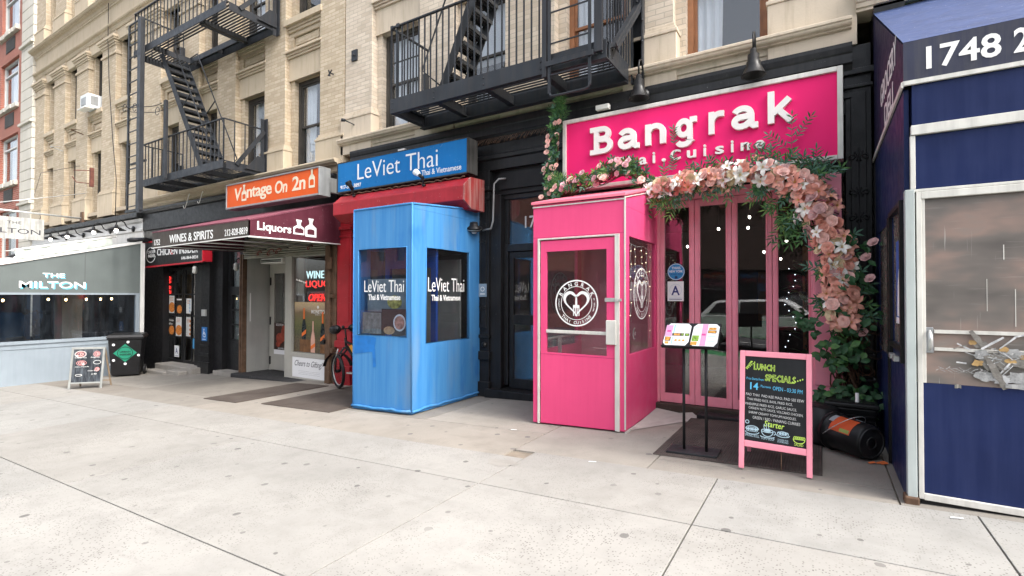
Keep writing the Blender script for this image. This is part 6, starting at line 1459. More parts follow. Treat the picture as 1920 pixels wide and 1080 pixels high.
def spray(mb, p, d, n_, ln, rd, mats=(0, 1, 2), lw=.022, ll=.085):
    """a twig with opposite pointed leaves"""
    p, d = Vector(p), Vector(d).normalized(); mb.k = mats[0]; side = d.cross(Vector((0, -1, 0)))
    side = side.normalized() if side.length > .1 else Vector((1, 0, 0))
    pts = [p+d*ln*i/6+Vector((0, 0, -.12*ln*(i/6)**2)) for i in range(7)]
    mb.tube(pts, .0022, 4, cap=False)
    for i in range(n_):
        u = (i+.6)/n_; q = p+d*ln*u+Vector((0, 0, -.12*ln*u*u)); mb.k = rd.choice(mats)
        for sg in (-1, 1): leaf(mb, q, d*.6+side*sg*rd.uniform(.5, 1)+Vector((0, rd.uniform(-.5, .1), 0)), ll*rd.uniform(.7, 1.15), lw*rd.uniform(.8, 1.2), (0, -1, .3))
    leaf(mb, p+d*ln+Vector((0, 0, -.12*ln)), d, ll, lw, (0, -1, .3))
rd = random.Random(33)
def add_blossoms(root, spots, limit=100):
    """spots: (pos, mesh, scale, normal); the ones that show largest stay single parts, the rest become one mass"""
    rest = MB(); mats = []; spots = sorted(spots, key=lambda s: -s[2]*1.0)
    for i, (p, me, sc, nv) in enumerate(spots):
        q = Vector(nv).to_track_quat('Z', 'Y') @ Matrix.Rotation(rd.uniform(0, 6.28), 3, 'Z').to_quaternion()
        if i < limit:
            o = bpy.data.objects.new('blossom', me); COL.objects.link(o); o.parent = root
            o.location = Vector(p)-root.location; o.rotation_euler = q.to_euler(); o.scale = (sc,)*3
        else:
            for mt in me.materials:
                if mt not in mats: mats.append(mt)
            base = len(rest.v)
            rest.v += [tuple(Vector(p)+(q @ v.co)*sc) for v in me.vertices]
            for f_ in me.polygons:
                rest.f.append([base+k for k in f_.vertices]); rest.mi.append(mats.index(me.materials[f_.material_index])); rest.sm.append(True)
    if rest.v:
        o = mk('blossoms', rest, mats, root); o['kind'] = 'stuff'
ga = thing('flower_garland', 'garland of salmon, cream and white silk blossoms arching over the pink doors', 'flower garland', (-.5, 6.5, 2.9))
C = [(-1.93, 6.62, 2.82, .10), (-1.72, 6.52, 2.90, .13), (-1.50, 6.50, 2.93, .14), (-1.28, 6.50, 2.90, .13), (-1.08, 6.48, 2.92, .15), (-.88, 6.48, 2.95, .16), (-.66, 6.48, 2.95, .17), (-.45, 6.46, 2.90, .17), (-.28, 6.44, 2.78, .17), (-.14, 6.42, 2.66, .17), (-.04, 6.42, 2.52, .19),
     (.02, 6.42, 2.36, .20), (.08, 6.42, 2.20, .20), (.12, 6.42, 2.05, .19), (.13, 6.42, 1.90, .18), (.15, 6.42, 1.74, .17), (.17, 6.42, 1.58, .17), (.16, 6.42, 1.44, .16), (.19, 6.42, 1.32, .14), (.21, 6.42, 1.20, .11)]
spots = []; fo = MB(); placed = []
pal = [('L', 'salmon_petal')]*5+[('L', 'coral_petal')]*2+[('L', 'white_petal')]*4+[('R', 'coral_petal')]*2+[('R', 'cream_petal')]*3+[('R', 'salmon_petal')]*4+[('R', 'dusty_pink_petal')]*4+[('R', 'pale_rose_petal')]*4
tries = 0
while len(spots) < 285 and tries < 20000:
    tries += 1
    i = rd.randrange(len(C)-1); u = rd.random(); a, b = C[i], C[i+1]
    c = [a[k]+(b[k]-a[k])*u for k in range(4)]; r_ = c[3]; ang = rd.uniform(0, 6.28); q = r_*math.sqrt(rd.random())
    dx, dz = math.cos(ang)*q, math.sin(ang)*q*.85; dep = math.sqrt(max(0, 1-(q/r_)**2))*.16
    p = Vector((c[0]+dx, c[1]-dep+rd.uniform(-.02, .05), c[2]+dz))
    if any((p-o).length < .05 for o in placed): continue
    placed.append(p); kind, colr = rd.choice(pal)
    me = rd.choice(LIL[colr] if kind == 'L' else ROS[colr]); sc = rd.uniform(.62, 1.0) if kind == 'L' else rd.uniform(.72, 1.05)
    nv = Vector((dx*2.2+rd.uniform(-.3, .3)-.1, -.55+rd.uniform(-.2, .2), dz*2.2+rd.uniform(-.3, .3)))
    spots.append((p, me, sc, nv))
for (x, z, y) in ((.46, 2.05, 6.30), (.40, 1.90, 6.32), (.43, 1.68, 6.30), (.37, 1.12, 6.36)):
    spots.append((Vector((x, y, z)), rd.choice(ROS['dusty_pink_petal']), .8, Vector((-.5, -.8, .6))))
add_blossoms(ga, spots)
for k in range(120):
    i = rd.randrange(len(C)-1); c = C[i]; r_ = c[3]; ang = rd.uniform(0, 6.28)
    d = Vector((math.cos(ang), -.25, math.sin(ang)))
    spray(fo, (c[0]+math.cos(ang)*r_*.5, c[1]-.03, c[2]+math.sin(ang)*r_*.5), d, rd.randint(3, 5), rd.uniform(.12, .24), rd, (0, 1, 2, 2))
# bamboo-like sprays hanging inside the corner and rising over the sign
for (x, z, n_) in ((-.62, 2.68, 3), (-.45, 2.56, 5), (-.32, 2.44, 7), (-.26, 2.26, 5), (-1.72, 2.72, 5), (-1.45, 2.74, 3), (-1.60, 2.64, 3)):
    for k in range(n_): spray(fo, (x+rd.uniform(-.12, .12), 6.5, z+rd.uniform(-.05, .1)), (rd.uniform(-1, .5), -.3, rd.uniform(-1, .1)), 4, rd.uniform(.1, .2), rd, (0, 0, 3, 1), .018, .10)
for (x, z, n_, t_) in ((-.12, 2.94, 5, .12), (.02, 2.82, 6, .12), (-.9, 3.02, 2, .10)):
    for k in range(n_): spray(fo, (x+rd.uniform(-t_, t_), 6.48, z+rd.uniform(-.04, .06)), (rd.uniform(-.8, .8), -.3, rd.uniform(.1, 1)), 4, rd.uniform(.1, .2), rd, (2, 2, 1, 0), .02, .09)
for (x, z, dx, dz, l_) in ((-.28, 3.12, .02, 1, .5), (-.24, 3.3, .5, .8, .30), (-.33, 3.2, -.6, .7, .28), (-.36, 3.12, -.8, .25, .3), (-1.62, 3.1, .1, 1, .22), (-1.60, 3.45, 0, 1, .22), (-.80, 3.30, 1, -.1, .28)):
    spray(fo, (x, 6.54, z), (dx, -.1, dz), 6, l_, rd, (2, 2, 1), .02, .075)
mk('foliage', fo, leaf_m, ga)
vt = MB()
vt.tube([(c[0], c[1]+.06, c[2]) for c in C], .035, 7)
for k in range(40):
    c = C[rd.randrange(10, len(C))]; p = Vector((c[0]+rd.uniform(.0, .2), 6.42, c[2])); pts = [p+Vector((.05*math.sin(q*1.3+k), -.03*math.cos(q+k), .03*q*math.cos(k))) for q in range(6)]
    vt.tube(pts, .003, 4)
mk('vines', vt, twig, ga)
rv = thing('rose_vine', 'vine of small pale pink roses along the pink booth roof and left sign edge', 'flower vine', (-2.6, 6.5, 3.0))
spots = []; fo = MB()
up_ = [(-3.34, 6.55, 2.92), (-3.36, 6.55, 3.2), (-3.30, 6.56, 3.5), (-3.28, 6.56, 3.85), (-3.25, 6.56, 4.2)]
al = [(-3.25, 6.45, 2.96), (-2.95, 6.40, 3.04), (-2.7, 6.40, 3.08), (-2.5, 6.42, 3.15), (-2.3, 6.42, 3.22), (-2.12, 6.45, 3.17), (-1.96, 6.5, 3.02)]
for k in range(24):
    i = rd.randrange(4); u = rd.random(); p = Vector(up_[i]).lerp(Vector(up_[i+1]), u)+Vector((rd.uniform(-.16, .06), rd.uniform(-.10, -.04), rd.uniform(-.04, .04)))
    spots.append((p, rd.choice(ROS['pale_rose_petal']), rd.uniform(.5, .68), Vector((rd.uniform(-.7, .4), -1, rd.uniform(-.2, .7)))))
for k in range(38):
    i = rd.randrange(6); u = rd.random(); p = Vector(al[i]).lerp(Vector(al[i+1]), u)+Vector((rd.uniform(-.06, .06), rd.uniform(-.20, -.04), rd.uniform(-.11, .09)))
    spots.append((p, rd.choice(ROS['mauve_rose_petal']+ROS['pale_rose_petal']), rd.uniform(.55, .75), Vector((rd.uniform(-.6, .6), -1, rd.uniform(-.2, .8)))))
add_blossoms(rv, spots)
for k in range(70):
    i = rd.randrange(4); p = Vector(up_[i]).lerp(Vector(up_[i+1]), rd.random()); spray(fo, p, (rd.uniform(-1, .5), -.4, rd.uniform(-.4, .9)), 3, rd.uniform(.07, .15), rd, (1, 1, 2, 0), .03, .06)
for k in range(26): spray(fo, (-3.25+rd.uniform(-.06, .06), 6.55, 4.12+rd.uniform(-.12, .12)), (rd.uniform(-.6, .6), -.2, 1), 6, .2, rd, (0, 0, 1), .010, .08)
for k in range(26): spray(fo, (-3.3+rd.uniform(-.05, .14), 6.5, 3.0+rd.uniform(-.05, .15)), (rd.uniform(-.6, .6), -.3, 1), 6, .16, rd, (0, 0, 3), .012, .08)
for k in range(95):
    i = rd.randrange(6); p = Vector(al[i]).lerp(Vector(al[i+1]), rd.random())+Vector((0, -.03, 0)); spray(fo, p, (rd.uniform(-1, 1), -.4, rd.uniform(-.4, 1)), 3, rd.uniform(.08, .17), rd, (1, 2, 0, 3), .028, .065)
mk('foliage', fo, leaf_m, rv)
vt = MB(); vt.tube([Vector(p)+Vector((0, .04, 0)) for p in up_], .014, 6)
for k in range(24): vt.tube([Vector(al[j])+Vector((rd.uniform(-.05, .05), rd.uniform(-.1, .05), rd.uniform(-.14, .0))) for j in range(7)], .005, 4)
mk('vines', vt, twig, rv)
# artificial plant in the pots, right of the doors
ivy = thing('leafy_vine', 'dark green leafy vine with bare twisted stems rising from the black pots to the garland', 'plant', (.2, 6.4, .45))
fo = MB()
def bunch(x, z, n_, sp, dark_=(1, 1, 0)):
    for k in range(n_):
        fo.k = rd.choice(dark_); a = rd.uniform(0, 6.28); p = Vector((x+rd.gauss(0, sp), 6.36+rd.uniform(-.14, .08), z+rd.gauss(0, sp*.75)))
        leaf(fo, p, (math.cos(a), -.5, math.sin(a)*.6-.2), rd.uniform(.06, .11), rd.uniform(.045, .075), (0, -1, .5), .3, .15)
bunch(.16, .97, 60, .10); bunch(.10, .82, 26, .08); bunch(.30, .88, 22, .07); bunch(.06, .48, 34, .10); bunch(.28, .46, 46, .10); bunch(-.02, .40, 16, .07); bunch(.42, .46, 12, .06); bunch(-.12, 1.2, 26, .05, (1,)); bunch(.30, 1.25, 30, .10, (1,)); bunch(.32, 1.65, 18, .10, (1,)); bunch(.30, 2.0, 14, .09, (1,))
mk('leaves', fo, leaf_m, ivy)
vt = MB()
for k in range(26):
    x0 = .2+rd.uniform(-.1, .12); ph = rd.uniform(0, 6)
    vt.tube([(x0+.06*math.sin(q*.8+ph), 6.45+.05*math.cos(q*.9+ph), .28+q*.09) for q in range(12)], rd.uniform(.004, .011), 5)
for k in range(16):
    p = Vector((.32+rd.uniform(0, .12), 6.35, rd.uniform(.6, 1.5))); vt.tube([p+Vector((.05*math.cos(q*.9+k)+.01*q, -.04*math.sin(q+k), .06*math.sin(q*.8+k))) for q in range(8)], .003, 4)
mk('stems', vt, twig, ivy)
ptt = thing('square_planter', 'square black plastic planter leaning behind the fallen bucket', 'plant pot', (.2, 6.25, .01))
m_ = MB(); m_.hexa([(.08, 6.1, .01), (.42, 6.1, .01), (.42, 6.5, .01), (.08, 6.5, .01)], [(.04, 6.06, .38), (.46, 6.06, .38), (.46, 6.54, .38), (.04, 6.54, .38)])
m_.box(.02, .48, 6.04, 6.56, .38, .43)
mk('body', m_, plastic, ptt, bevel=.015)
m_ = MB()
for k in range(6): m_.box(.07, .44, 6.045, 6.06, .05+.05*k, .065+.05*k)
m_.box(.06, .44, 6.08, 6.52, .432, .44); mk('ribs', m_, plastic, ptt)
solo('white_pipe', MB().tube([(.30, 6.1, .03), (.30, 6.1, .53)], .016, 10), offwhite, 'short white pipe standing in the black planter', 'pipe')
bk = thing('fallen_bucket', 'black plastic nursery bucket with an orange label lying on its side', 'bucket', (.25, 5.8, .17))
ax = Vector((.60, -.62, -.03)).normalized(); base = Vector((.10, 5.86, .185))
prof = [(.165, 0), (.178, .0), (.18, .03), (.168, .035), (.165, .07), (.160, .36), (.150, .38), (.142, .40), (.05, .395), (.045, .405), (0, .405)]
mk('tub', MB().lathe(prof, base, ax, 32), plastic, bk)
mk('bottom', MB().lathe([(.143, .402), (.138, .412), (.125, .412), (.12, .404), (.06, .404), (.055, .411), (.045, .411), (.04, .404), (0, .404)], base, ax, 36, False), paint('scuffed_black_plastic', (.022, .022, .023), .5, .4, 8), bk)
mk('rim', MB().lathe([(.166, .0), (.186, -.004), (.188, .022), (.168, .026)], base, ax, 36, False), plastic, bk)
mk('inside', MB().lathe([(.165, 0), (.15, .36), (0, .365)], base, ax, 28), plastic, bk)
m_ = MB(); a_ = ax.orthogonal().normalized()
def around(q, r_, t_): 
    e1 = Vector((0, 0, 1))-ax*ax.z; e1.normalize(); e2 = ax.cross(e1); return base+ax*t_+(e1*math.cos(q)+e2*math.sin(q))*r_
def wrap(q0, q1, t0, t1, e=.0025, n_=12):
    vs = [around(q0+(q1-q0)*i/n_, .1655-.005*(t_-.07)/.29+e, t_) for t_ in (t0, t1) for i in range(n_+1)]
    m_.add(vs, [(i, i+1, n_+2+i, n_+1+i) for i in range(n_)], True)
s0_ = -1 if (around(1, .1, .1)-camo.matrix_world.translation).length > (around(-1, .1, .1)-camo.matrix_world.translation).length else 1
wrap(s0_*.15, s0_*1.25, .09, .31); mk('orange_label', m_, paint('orange_bucket_label', (.62, .10, .03), .5, .1), bk)
m_ = MB(); wrap(s0_*.2, s0_*.75, .05, .10, .004); wrap(s0_*-.25, s0_*-.05, .22, .29, .003); mk('label_badge', m_, paint('grey_badge', (.3, .32, .34), .5, .2), bk)
m_ = MB(); wrap(s0_*1.0, s0_*1.2, .20, .30, .004); mk('label_print', m_, paint('green_badge', (.30, .38, .10), .5, .3), bk)
mk('bail_handle', MB().tube([around(q*.2-1.6, .185+.02*math.sin(q*.2), .05+.22*math.sin(q*.196)) for q in range(17)], .004, 5), alu, bk)
solo('second_bucket', MB().lathe([(.15, 0), (.16, .02), (.15, .05), (.14, .36), (.10, .37), (0, .37)], (-.03, 6.02, .03), (.12, -.1, 1), 24), plastic, 'empty black pot tilted against the square planter', 'plant pot')
rnd = random.Random(5)
ot = thing('orange_scrap', 'scraps of orange paper by the fallen bucket', 'litter', (.42, 5.45, .02))
m_ = MB()
for k in range(5):
    x, y = .40+rnd.uniform(-.05, .05), 5.46+rnd.uniform(-.05, .04); m_.add([(x, y, gz(x)+.006), (x+.05, y+.02, gz(x)+.014), (x+.04, y+.05, gz(x)+.02), (x-.01, y+.03, gz(x)+.008)], [(0, 1, 2, 3)])
mk('paper', m_, flat('orange_scrap', (.75, .16, .04), .7), ot)
solo('plastic_scrap', MB().ball((-.02, 6.25, .03), .045, 8, (1, .7, .6)), offwhite, 'small crumpled white wrapper beside the black pots', 'litter')

# ------------------------------------------------------------------ props on the pavement
def mat_sheet(x0, x1, y0, y1, dz): return MB().hexa([(x0, y0, gz(x0)+.001), (x1, y0, gz(x1)+.001), (x1, y1, gz(x1)+.001), (x0, y1, gz(x0)+.001)], [(x0+.005, y0+.005, gz(x0)+dz), (x1-.005, y0+.005, gz(x1)+dz), (x1-.005, y1-.005, gz(x1)+dz), (x0+.005, y1-.005, gz(x0)+dz)])
n = N('ribbed_rubber_mat'); wv = n.n('ShaderNodeTexWave', wave_type='BANDS', bands_direction='X'); n.l(n.obj(), wv.inputs['Vector']); wv.inputs['Scale'].default_value = 14
d_ = n.noise(n.obj(), 3, 5); c_ = n.mix(n.ramp(d_, [(.4, 0.0), (.75, .55)]), (.045, .034, .030), (.115, .095, .08)); n.set(Base_Color=c_, Roughness=.85); n.bump(wv.outputs['Fac'], .6, .006); matm = n.m
n = N('ribbed_rubber_mat_grey'); wv = n.n('ShaderNodeTexWave', wave_type='BANDS', bands_direction='Y'); n.l(n.obj(), wv.inputs['Vector']); wv.inputs['Scale'].default_value = 14
d_ = n.noise(n.obj(), 2.5, 6); c_ = n.mix(n.ramp(d_, [(.4, 0.0), (.75, .55)]), (.06, .045, .036), (.13, .11, .095)); n.set(Base_Color=c_, Roughness=.85); n.bump(wv.outputs['Fac'], .7, .006); matg = n.m
solo('rubber_mat', mat_sheet(-1.42, .0, 4.93, 6.62, .012), matm, 'dark ribbed rubber mat under the menu stand', 'door mat', 'rubber mats')
solo('rubber_mat', mat_sheet(-9.55, -8.5, 4.80, 6.7, .012), matg, 'ribbed brown mat in front of the liquor shop window', 'door mat', 'rubber mats')
solo('rubber_mat', mat_sheet(-7.98, -6.25, 4.93, 6.9, .012), matg, 'ribbed brown mat under the parked bicycle, against the blue booth', 'door mat', 'rubber mats')
solo('concrete_ramp', MB().add([(-1.92, 5.72, gz(-1.92)+.004), (-1.60, 6.85, gz(-1.6)+.004), (-1.30, 6.62, gz(-1.3)+.004), (-1.92, 7.0, -.02), (-1.45, 6.86, -.03)], [(0, 2, 1), (0, 1, 4, 3), (1, 2, 4)]), paint('pale_mortar', (.42, .41, .38), .9, .15, 5), 'small pale cement fillet between the pink booth and the brown sill', 'ramp')
# menu stand
ms = thing('menu_stand', 'black two-post menu stand holding an open menu in front of the pink doors', 'menu stand', (-1.07, 5.13, -.04))
m_ = MB().hexa([(-1.31, 5.0, gz(-1.31)+.013), (-.84, 5.0, gz(-.84)+.013), (-.84, 5.27, gz(-.84)+.013), (-1.31, 5.27, gz(-1.31)+.013)], [(-1.31, 5.0, gz(-1.31)+.033), (-.84, 5.0, gz(-.84)+.033), (-.84, 5.27, gz(-.84)+.033), (-1.31, 5.27, gz(-1.31)+.033)])
mk('base_plate', m_, ironb, ms, bevel=.004)
for x in (-1.165, -.955): mk('post', MB().tube([(x, 5.13, -.01), (x, 5.13, 1.02)], .014, 10), blackm, ms)
p0, uu = Vector((-1.345, 4.98, 1.005)), Vector((.52, .0, .008)); vv = Vector((0.012, .16, .22)); nn = uu.cross(vv).normalized()
tr = MB(); tr.hexa([p0-nn*.02, p0+uu-nn*.02, p0+uu+vv-nn*.02, p0+vv-nn*.02], [p0, p0+uu, p0+uu+vv, p0+vv]); tr.hexa([p0-vv*.03-nn*.02, p0+uu-vv*.03-nn*.02, p0+uu-nn*.02, p0-nn*.02], [p0-vv*.03+nn*.025, p0+uu-vv*.03+nn*.025, p0+uu+nn*.025, p0+nn*.025])
mk('tray', tr, blackm, ms, bevel=.003)
mn = thing('open_menu', 'open two-page menu with food pictures on the black stand', 'menu', (-1.07, 5.05, 1.05))
m_ = MB(); A_ = lambda a, b, e: p0+uu*a+vv*b+nn*e
def rect(a0, a1, b0, b1, e): m_.add([A_(a0, b0, e), A_(a1, b0, e), A_(a1, b1, e), A_(a0, b1, e)], [(0, 1, 2, 3)])
mm = [paper, paint('menu_pink', (.60, .30, .48), .6, .05), paint('menu_teal', (.25, .55, .55), .6, .1), paint('menu_food_print', (.62, .30, .06), .6, .6, 60), paint('menu_greens_print', (.20, .34, .05), .6, .7, 60), flat('menu_dark_print', (.05, .035, .02), .5), flat('menu_magenta', (.55, .05, .25), .6), blackm]
m_.k = 7; rect(.01, .493, .02, 1.0, .004); rect(.507, .99, .02, 1.0, .004); m_.k = 0
for a in (0, .5): m_.add([A_(a+q[0]*.5, q[1], .006) for q in ((.03, .16), (.12, .05), (.86, .05), (.96, .2), (.96, .86), (.84, .97), (.18, .97), (.05, .84))], [list(range(8))])
m_.k = 1; rect(.02, .15, .42, .90, .007); rect(.68, .78, .06, .96, .007)
m_.k = 6; rect(.05, .12, .60, .68, .0075); rect(.69, .76, .48, .56, .0075)
m_.k = 2; rect(.165, .19, .55, .92, .0075); rect(.165, .185, .10, .38, .0075); rect(.54, .65, .80, .82, .0075); rect(.54, .65, .62, .64, .0075); rect(.80, .93, .44, .46, .0075); rect(.80, .93, .24, .26, .0075)
m_.k = 5; rect(.155, .37, .44, .56, .0072); rect(.39, .47, .44, .56, .0072); rect(.035, .145, .22, .40, .0072); rect(.79, .94, .58, .70, .0072)
m_.k = 3; rect(.19, .30, .46, .54, .0078); rect(.045, .13, .25, .38, .0078); rect(.05, .12, .10, .20, .0078); rect(.80, .93, .60, .68, .0078); rect(.80, .93, .72, .82, .0078); rect(.52, .63, .08, .22, .0078)
for a in (.22, .29, .36): rect(a, a+.045, .22, .30, .0078)
m_.k = 4; rect(.53, .65, .24, .48, .0078); rect(.33, .36, .46, .54, .0078); rect(.40, .46, .46, .54, .0078)
mk('pages', m_, mm, mn)
# A-frame board
ab = thing('sandwich_board', 'pink framed A-board with chalked lunch specials', 'sandwich board', (-.35, 5.1, -.01))
fA, fB = Vector((-.63, 4.83, gz(-.63)+.013)), Vector((-.07, 4.80, gz(-.07)+.013)); H = 1.02
back = Vector((0, .145, 0))
ux = (fB-fA); ux.z = 0; Wd = ux.length; ux.normalize(); uz = (back+Vector((0, 0, H))).normalized(); LN = (back+Vector((0, 0, H))).length; nf = ux.cross(uz)
Q = lambda a, b, e=0: fA+ux*a+uz*b+nf*e
def slab(mb, a0, a1, b0, b1, e0, e1): mb.hexa([Q(a0, b0, e0), Q(a1, b0, e0), Q(a1, b0, e1), Q(a0, b0, e1)], [Q(a0, b1, e0), Q(a1, b1, e0), Q(a1, b1, e1), Q(a0, b1, e1)])
m_ = MB(); slab(m_, 0, .042, 0, LN, -.02, .012); slab(m_, Wd-.042, Wd, .018, LN, -.02, .012); slab(m_, .042, Wd-.042, LN-.05, LN, -.018, .010); slab(m_, .042, Wd-.042, .19, .245, -.018, .010)
mk('front_frame', m_, pinka, ab, bevel=.006)
m_ = MB(); slab(m_, .042, Wd-.042, .245, LN-.05, -.012, -.002); mk('chalkboard', m_, chalkb, ab)
m_ = MB()
for a in (.02, Wd-.02):
    t_ = Q(a, LN-.02, -.03); m_.bar(t_, Vector((t_.x, 5.40, gz(t_.x)+.013)), .04, .03, (1, 0, 0))
t1, t2 = Q(.03, LN-.03, -.035), Q(Wd-.03, LN-.03, -.035); e1, e2 = Vector((t1.x, 5.36, .12)), Vector((t2.x, 5.36, .12)); m_.bar(e1, e2, .04, .02)
mk('back_frame', m_, pinka, ab)
m_ = MB(); a1, a2 = Vector((t1.x+.02, t1.y+.015, t1.z-.03)), Vector((t2.x-.02, t2.y+.015, t2.z-.03)); b1_, b2_ = Vector((e1.x+.02, e1.y, e1.z+.05)), Vector((e2.x-.02, e2.y, e2.z+.05)); m_.add([a1, a2, b2_, b1_], [(0, 1, 2, 3)]); mk('back_panel', m_, chalkb, ab)
mk('stay_chain', MB().tube([Q(.33, .2, -.03), Q(.33, .03, -.03)], .004, 5), rusty, ab)
def ct_(mb, s, a, b, w_, h_, bold=0, rot=0, sh=0): text(mb, s, Q(a, b, -.0005), ux, uz, w_, h_, .0, bold, sh, 1.0, 2, rot)
def outl(mb, s, a, b, w_, h_, rot=0):
    """hollow chalk lettering: thin bars along the outline of each letter"""
    vs, fs, ed = glyphs(s, .012, 0, 1.02, 1); X0, X1 = min(v[0] for v in vs), max(v[0] for v in vs); Y0_, Y1_ = min(v[1] for v in vs), max(v[1] for v in vs)
    cr, sr = math.cos(rot), math.sin(rot)
    for i, j in ed:
        pq = []
        for k in (i, j):
            x, z = (vs[k][0]-X0)/(X1-X0)*w_, (vs[k][1]-Y0_)/(Y1_-Y0_)*h_; pq.append(Q(a+x*cr-z*sr, b+x*sr+z*cr, -.0005))
        if (pq[1]-pq[0]).length > 1e-4: mb.bar(pq[0], pq[1], .0034, .0012, nf)
y_ = MB(); outl(y_, 'LUNCH', .115, .865, .165, .055, -.02); outl(y_, 'SPECIALS', .205, .775, .235, .058, -.02); ct_(y_, 'Starter', .20, .385, .155, .05, .01, -.06, .15); ct_(y_, 'SALAD', .43, .258, .065, .022, .0, -.02)
for k in range(6): y_.ball(Q(.055+.008*k, .875+.012*k+.0, 0), .0085, 6, (1.3, .2, .6)); y_.ball(Q(.06+.012*k, .87+.012*k, 0), .006, 6, (.7, .2, 1.2))
for k in range(5): y_.ball(Q(.42+.018*k, .78+.008*k, 0), .007, 6, (.8, .2, 1.1)); 
def arcp(mb, a, b, rx, rz_, q0, q1, th=.006): 
    pts = [Q(a+rx*math.cos(R(q0+(q1-q0)*i/14)), b+rz_*math.sin(R(q0+(q1-q0)*i/14)), 0) for i in range(15)]
    for i in range(14): mb.bar(pts[i], pts[i+1], th, .0012, nf)
arcp(y_, .465, .31, .042, .03, 180, 360); y_.bar(Q(.42, .313, 0), Q(.51, .313, 0), .006, .0012, nf)
for k in range(6): arcp(y_, .435+.013*k, .318, .009, .016, 0, 180)
mk('lime_chalk', y_, ch_y, ab)
b_ = MB(); ct_(b_, 'Price Starts From', .055, .775, .14, .022, .0, -.03); ct_(b_, '14', .085, .69, .066, .062, .03, -.02); ct_(b_, '. Plus taxes', .16, .715, .09, .022, 0, -.04); ct_(b_, 'OPEN - 03:30 PM', .265, .700, .225, .034, .0, -.045)
mk('blue_chalk', b_, ch_b, ab)
w_ = MB()
for s, a, b, wd, hh, rt in (('PAD THAI  PAD KEE MAO, PAD SEE EEW', .052, .632, .45, .026, -.035), ('THAI FRIED RICE, BASIL FRIED RICE,', .062, .592, .355, .024, -.035), ('PINEAPPLE FRIED RICE, GARLIC SAUCE,', .048, .550, .40, .024, -.03), ('CASHEW NUTS SAUCE, VOLCANO CHICKEN,', .075, .517, .42, .024, -.045), ('SHRIMP CREAMY TOMYUM NOODLES,', .075, .477, .37, .024, -.04), ('GREEN / RED / PANANG CURRIES', .108, .437, .365, .024, -.035)): ct_(w_, s, a, b, wd, hh, -.006, rt)
mk('white_chalk', w_, ch_w, ab)
l_ = MB(); ct_(l_, 'SPRING ROLL', .048, .282, .115, .022, 0, -.04); ct_(l_, 'TOFU SOUP', .175, .272, .105, .022, 0, -.02); ct_(l_, 'CHICKEN PUFF', .305, .282, .08, .013, 0, -.03); ct_(l_, 'DUMPLING', .305, .265, .08, .014, 0, -.03)
arcp(l_, .105, .325, .055, .022, 180, 360); arcp(l_, .105, .345, .052, .030, 0, 180)
for k in range(5): arcp(l_, .070+.017*k, .345, .012, .020, 0, 360, .004)
arcp(l_, .065, .405, .014, .014, 0, 360); arcp(l_, .225, .345, .045, .045, 180, 360); arcp(l_, .225, .348, .046, .014, 0, 360); arcp(l_, .225, .302, .055, .012, 180, 360); arcp(l_, .275, .335, .014, .014, -90, 90)
for k in range(3): arcp(l_, .205+.018*k, .385, .006, .02, 90, 270, .004)
arcp(l_, .345, .33, .05, .018, 180, 360); arcp(l_, .345, .335, .042, .022, 0, 180)
for k in range(4): arcp(l_, .315+.02*k, .34, .012, .014, 0, 360, .004)
for k in range(3): l_.ball(Q(.075+.03*k, .345, -.001), .011, 8, (1.4, .15, 1)); l_.ball(Q(.325+.02*k, .340, -.001), .009, 8, (1.2, .15, 1))
l_.ball(Q(.225, .348, -.001), .025, 10, (1.2, .1, .45)); mk('pale_chalk_drawings', l_, ch_l, ab)
# stickers on the restaurant doors
o = thing('window_sticker', 'round blue sticker on the left pink door', 'sticker', (-1.67, 6.99, 1.8))
m_ = MB().disc((-1.685, 6.988, 1.83), (0, -1, 0), .115, 32); mk('disc', m_, flat('sticker_blue', (.02, .22, .50), .4), o)
m_ = MB().ring((-1.685, 6.987, 1.83), (0, -1, 0), .104, .110); text(m_, 'THAIS', (-1.745, 6.987, 1.865), UX, UZ, .12, .035, 0, .02); text(m_, 'NEW YORK', (-1.775, 6.987, 1.82), UX, UZ, .18, .032, 0, .02); mk('lettering', m_, whitep, o)
m_ = MB(); text(m_, 'PICKED 2023', (-1.76, 6.987, 1.785), UX, UZ, .15, .022, 0, .01); m_.ball((-1.685, 6.987, 1.755), .02, 8, (1, .05, 1)); mk('dark_print', m_, flat('sticker_navy', (.01, .03, .12), .5), o)
grade(-1.80, 1.43, .215, 6.99, 'letter A grade card under the round blue sticker')
# wheelie bin
bn = thing('wheelie_bin', 'black wheelie bin with a green diamond and white stickers beside the dining enclosure', 'bin', (-15.55, 5.9, -.62), rz=math.atan2(.51, .30))
Bz = 1.02
m_ = MB(); m_.hexa([(-.29, -.24, .04), (.29, -.24, .04), (.29, .24, .04), (-.29, .24, .04)], [(-.36, -.32, Bz), (.36, -.32, Bz), (.36, .34, Bz), (-.36, .34, Bz)]); m_.box(-.38, .38, -.345, .36, Bz-.05, Bz)
mk('body', m_, plastic, bn, True, .02)
m_ = MB(); m_.hexa([(-.40, -.37, Bz+.002), (.40, -.37, Bz+.002), (.40, .38, Bz+.002), (-.40, .38, Bz+.002)], [(-.36, -.33, Bz+.07), (.36, -.33, Bz+.07), (.36, .36, Bz+.09), (-.36, .36, Bz+.09)]); m_.tube([(-.3, .42, Bz), (.3, .42, Bz)], .02, 8); mk('lid', m_, plastic, bn, True, .02)
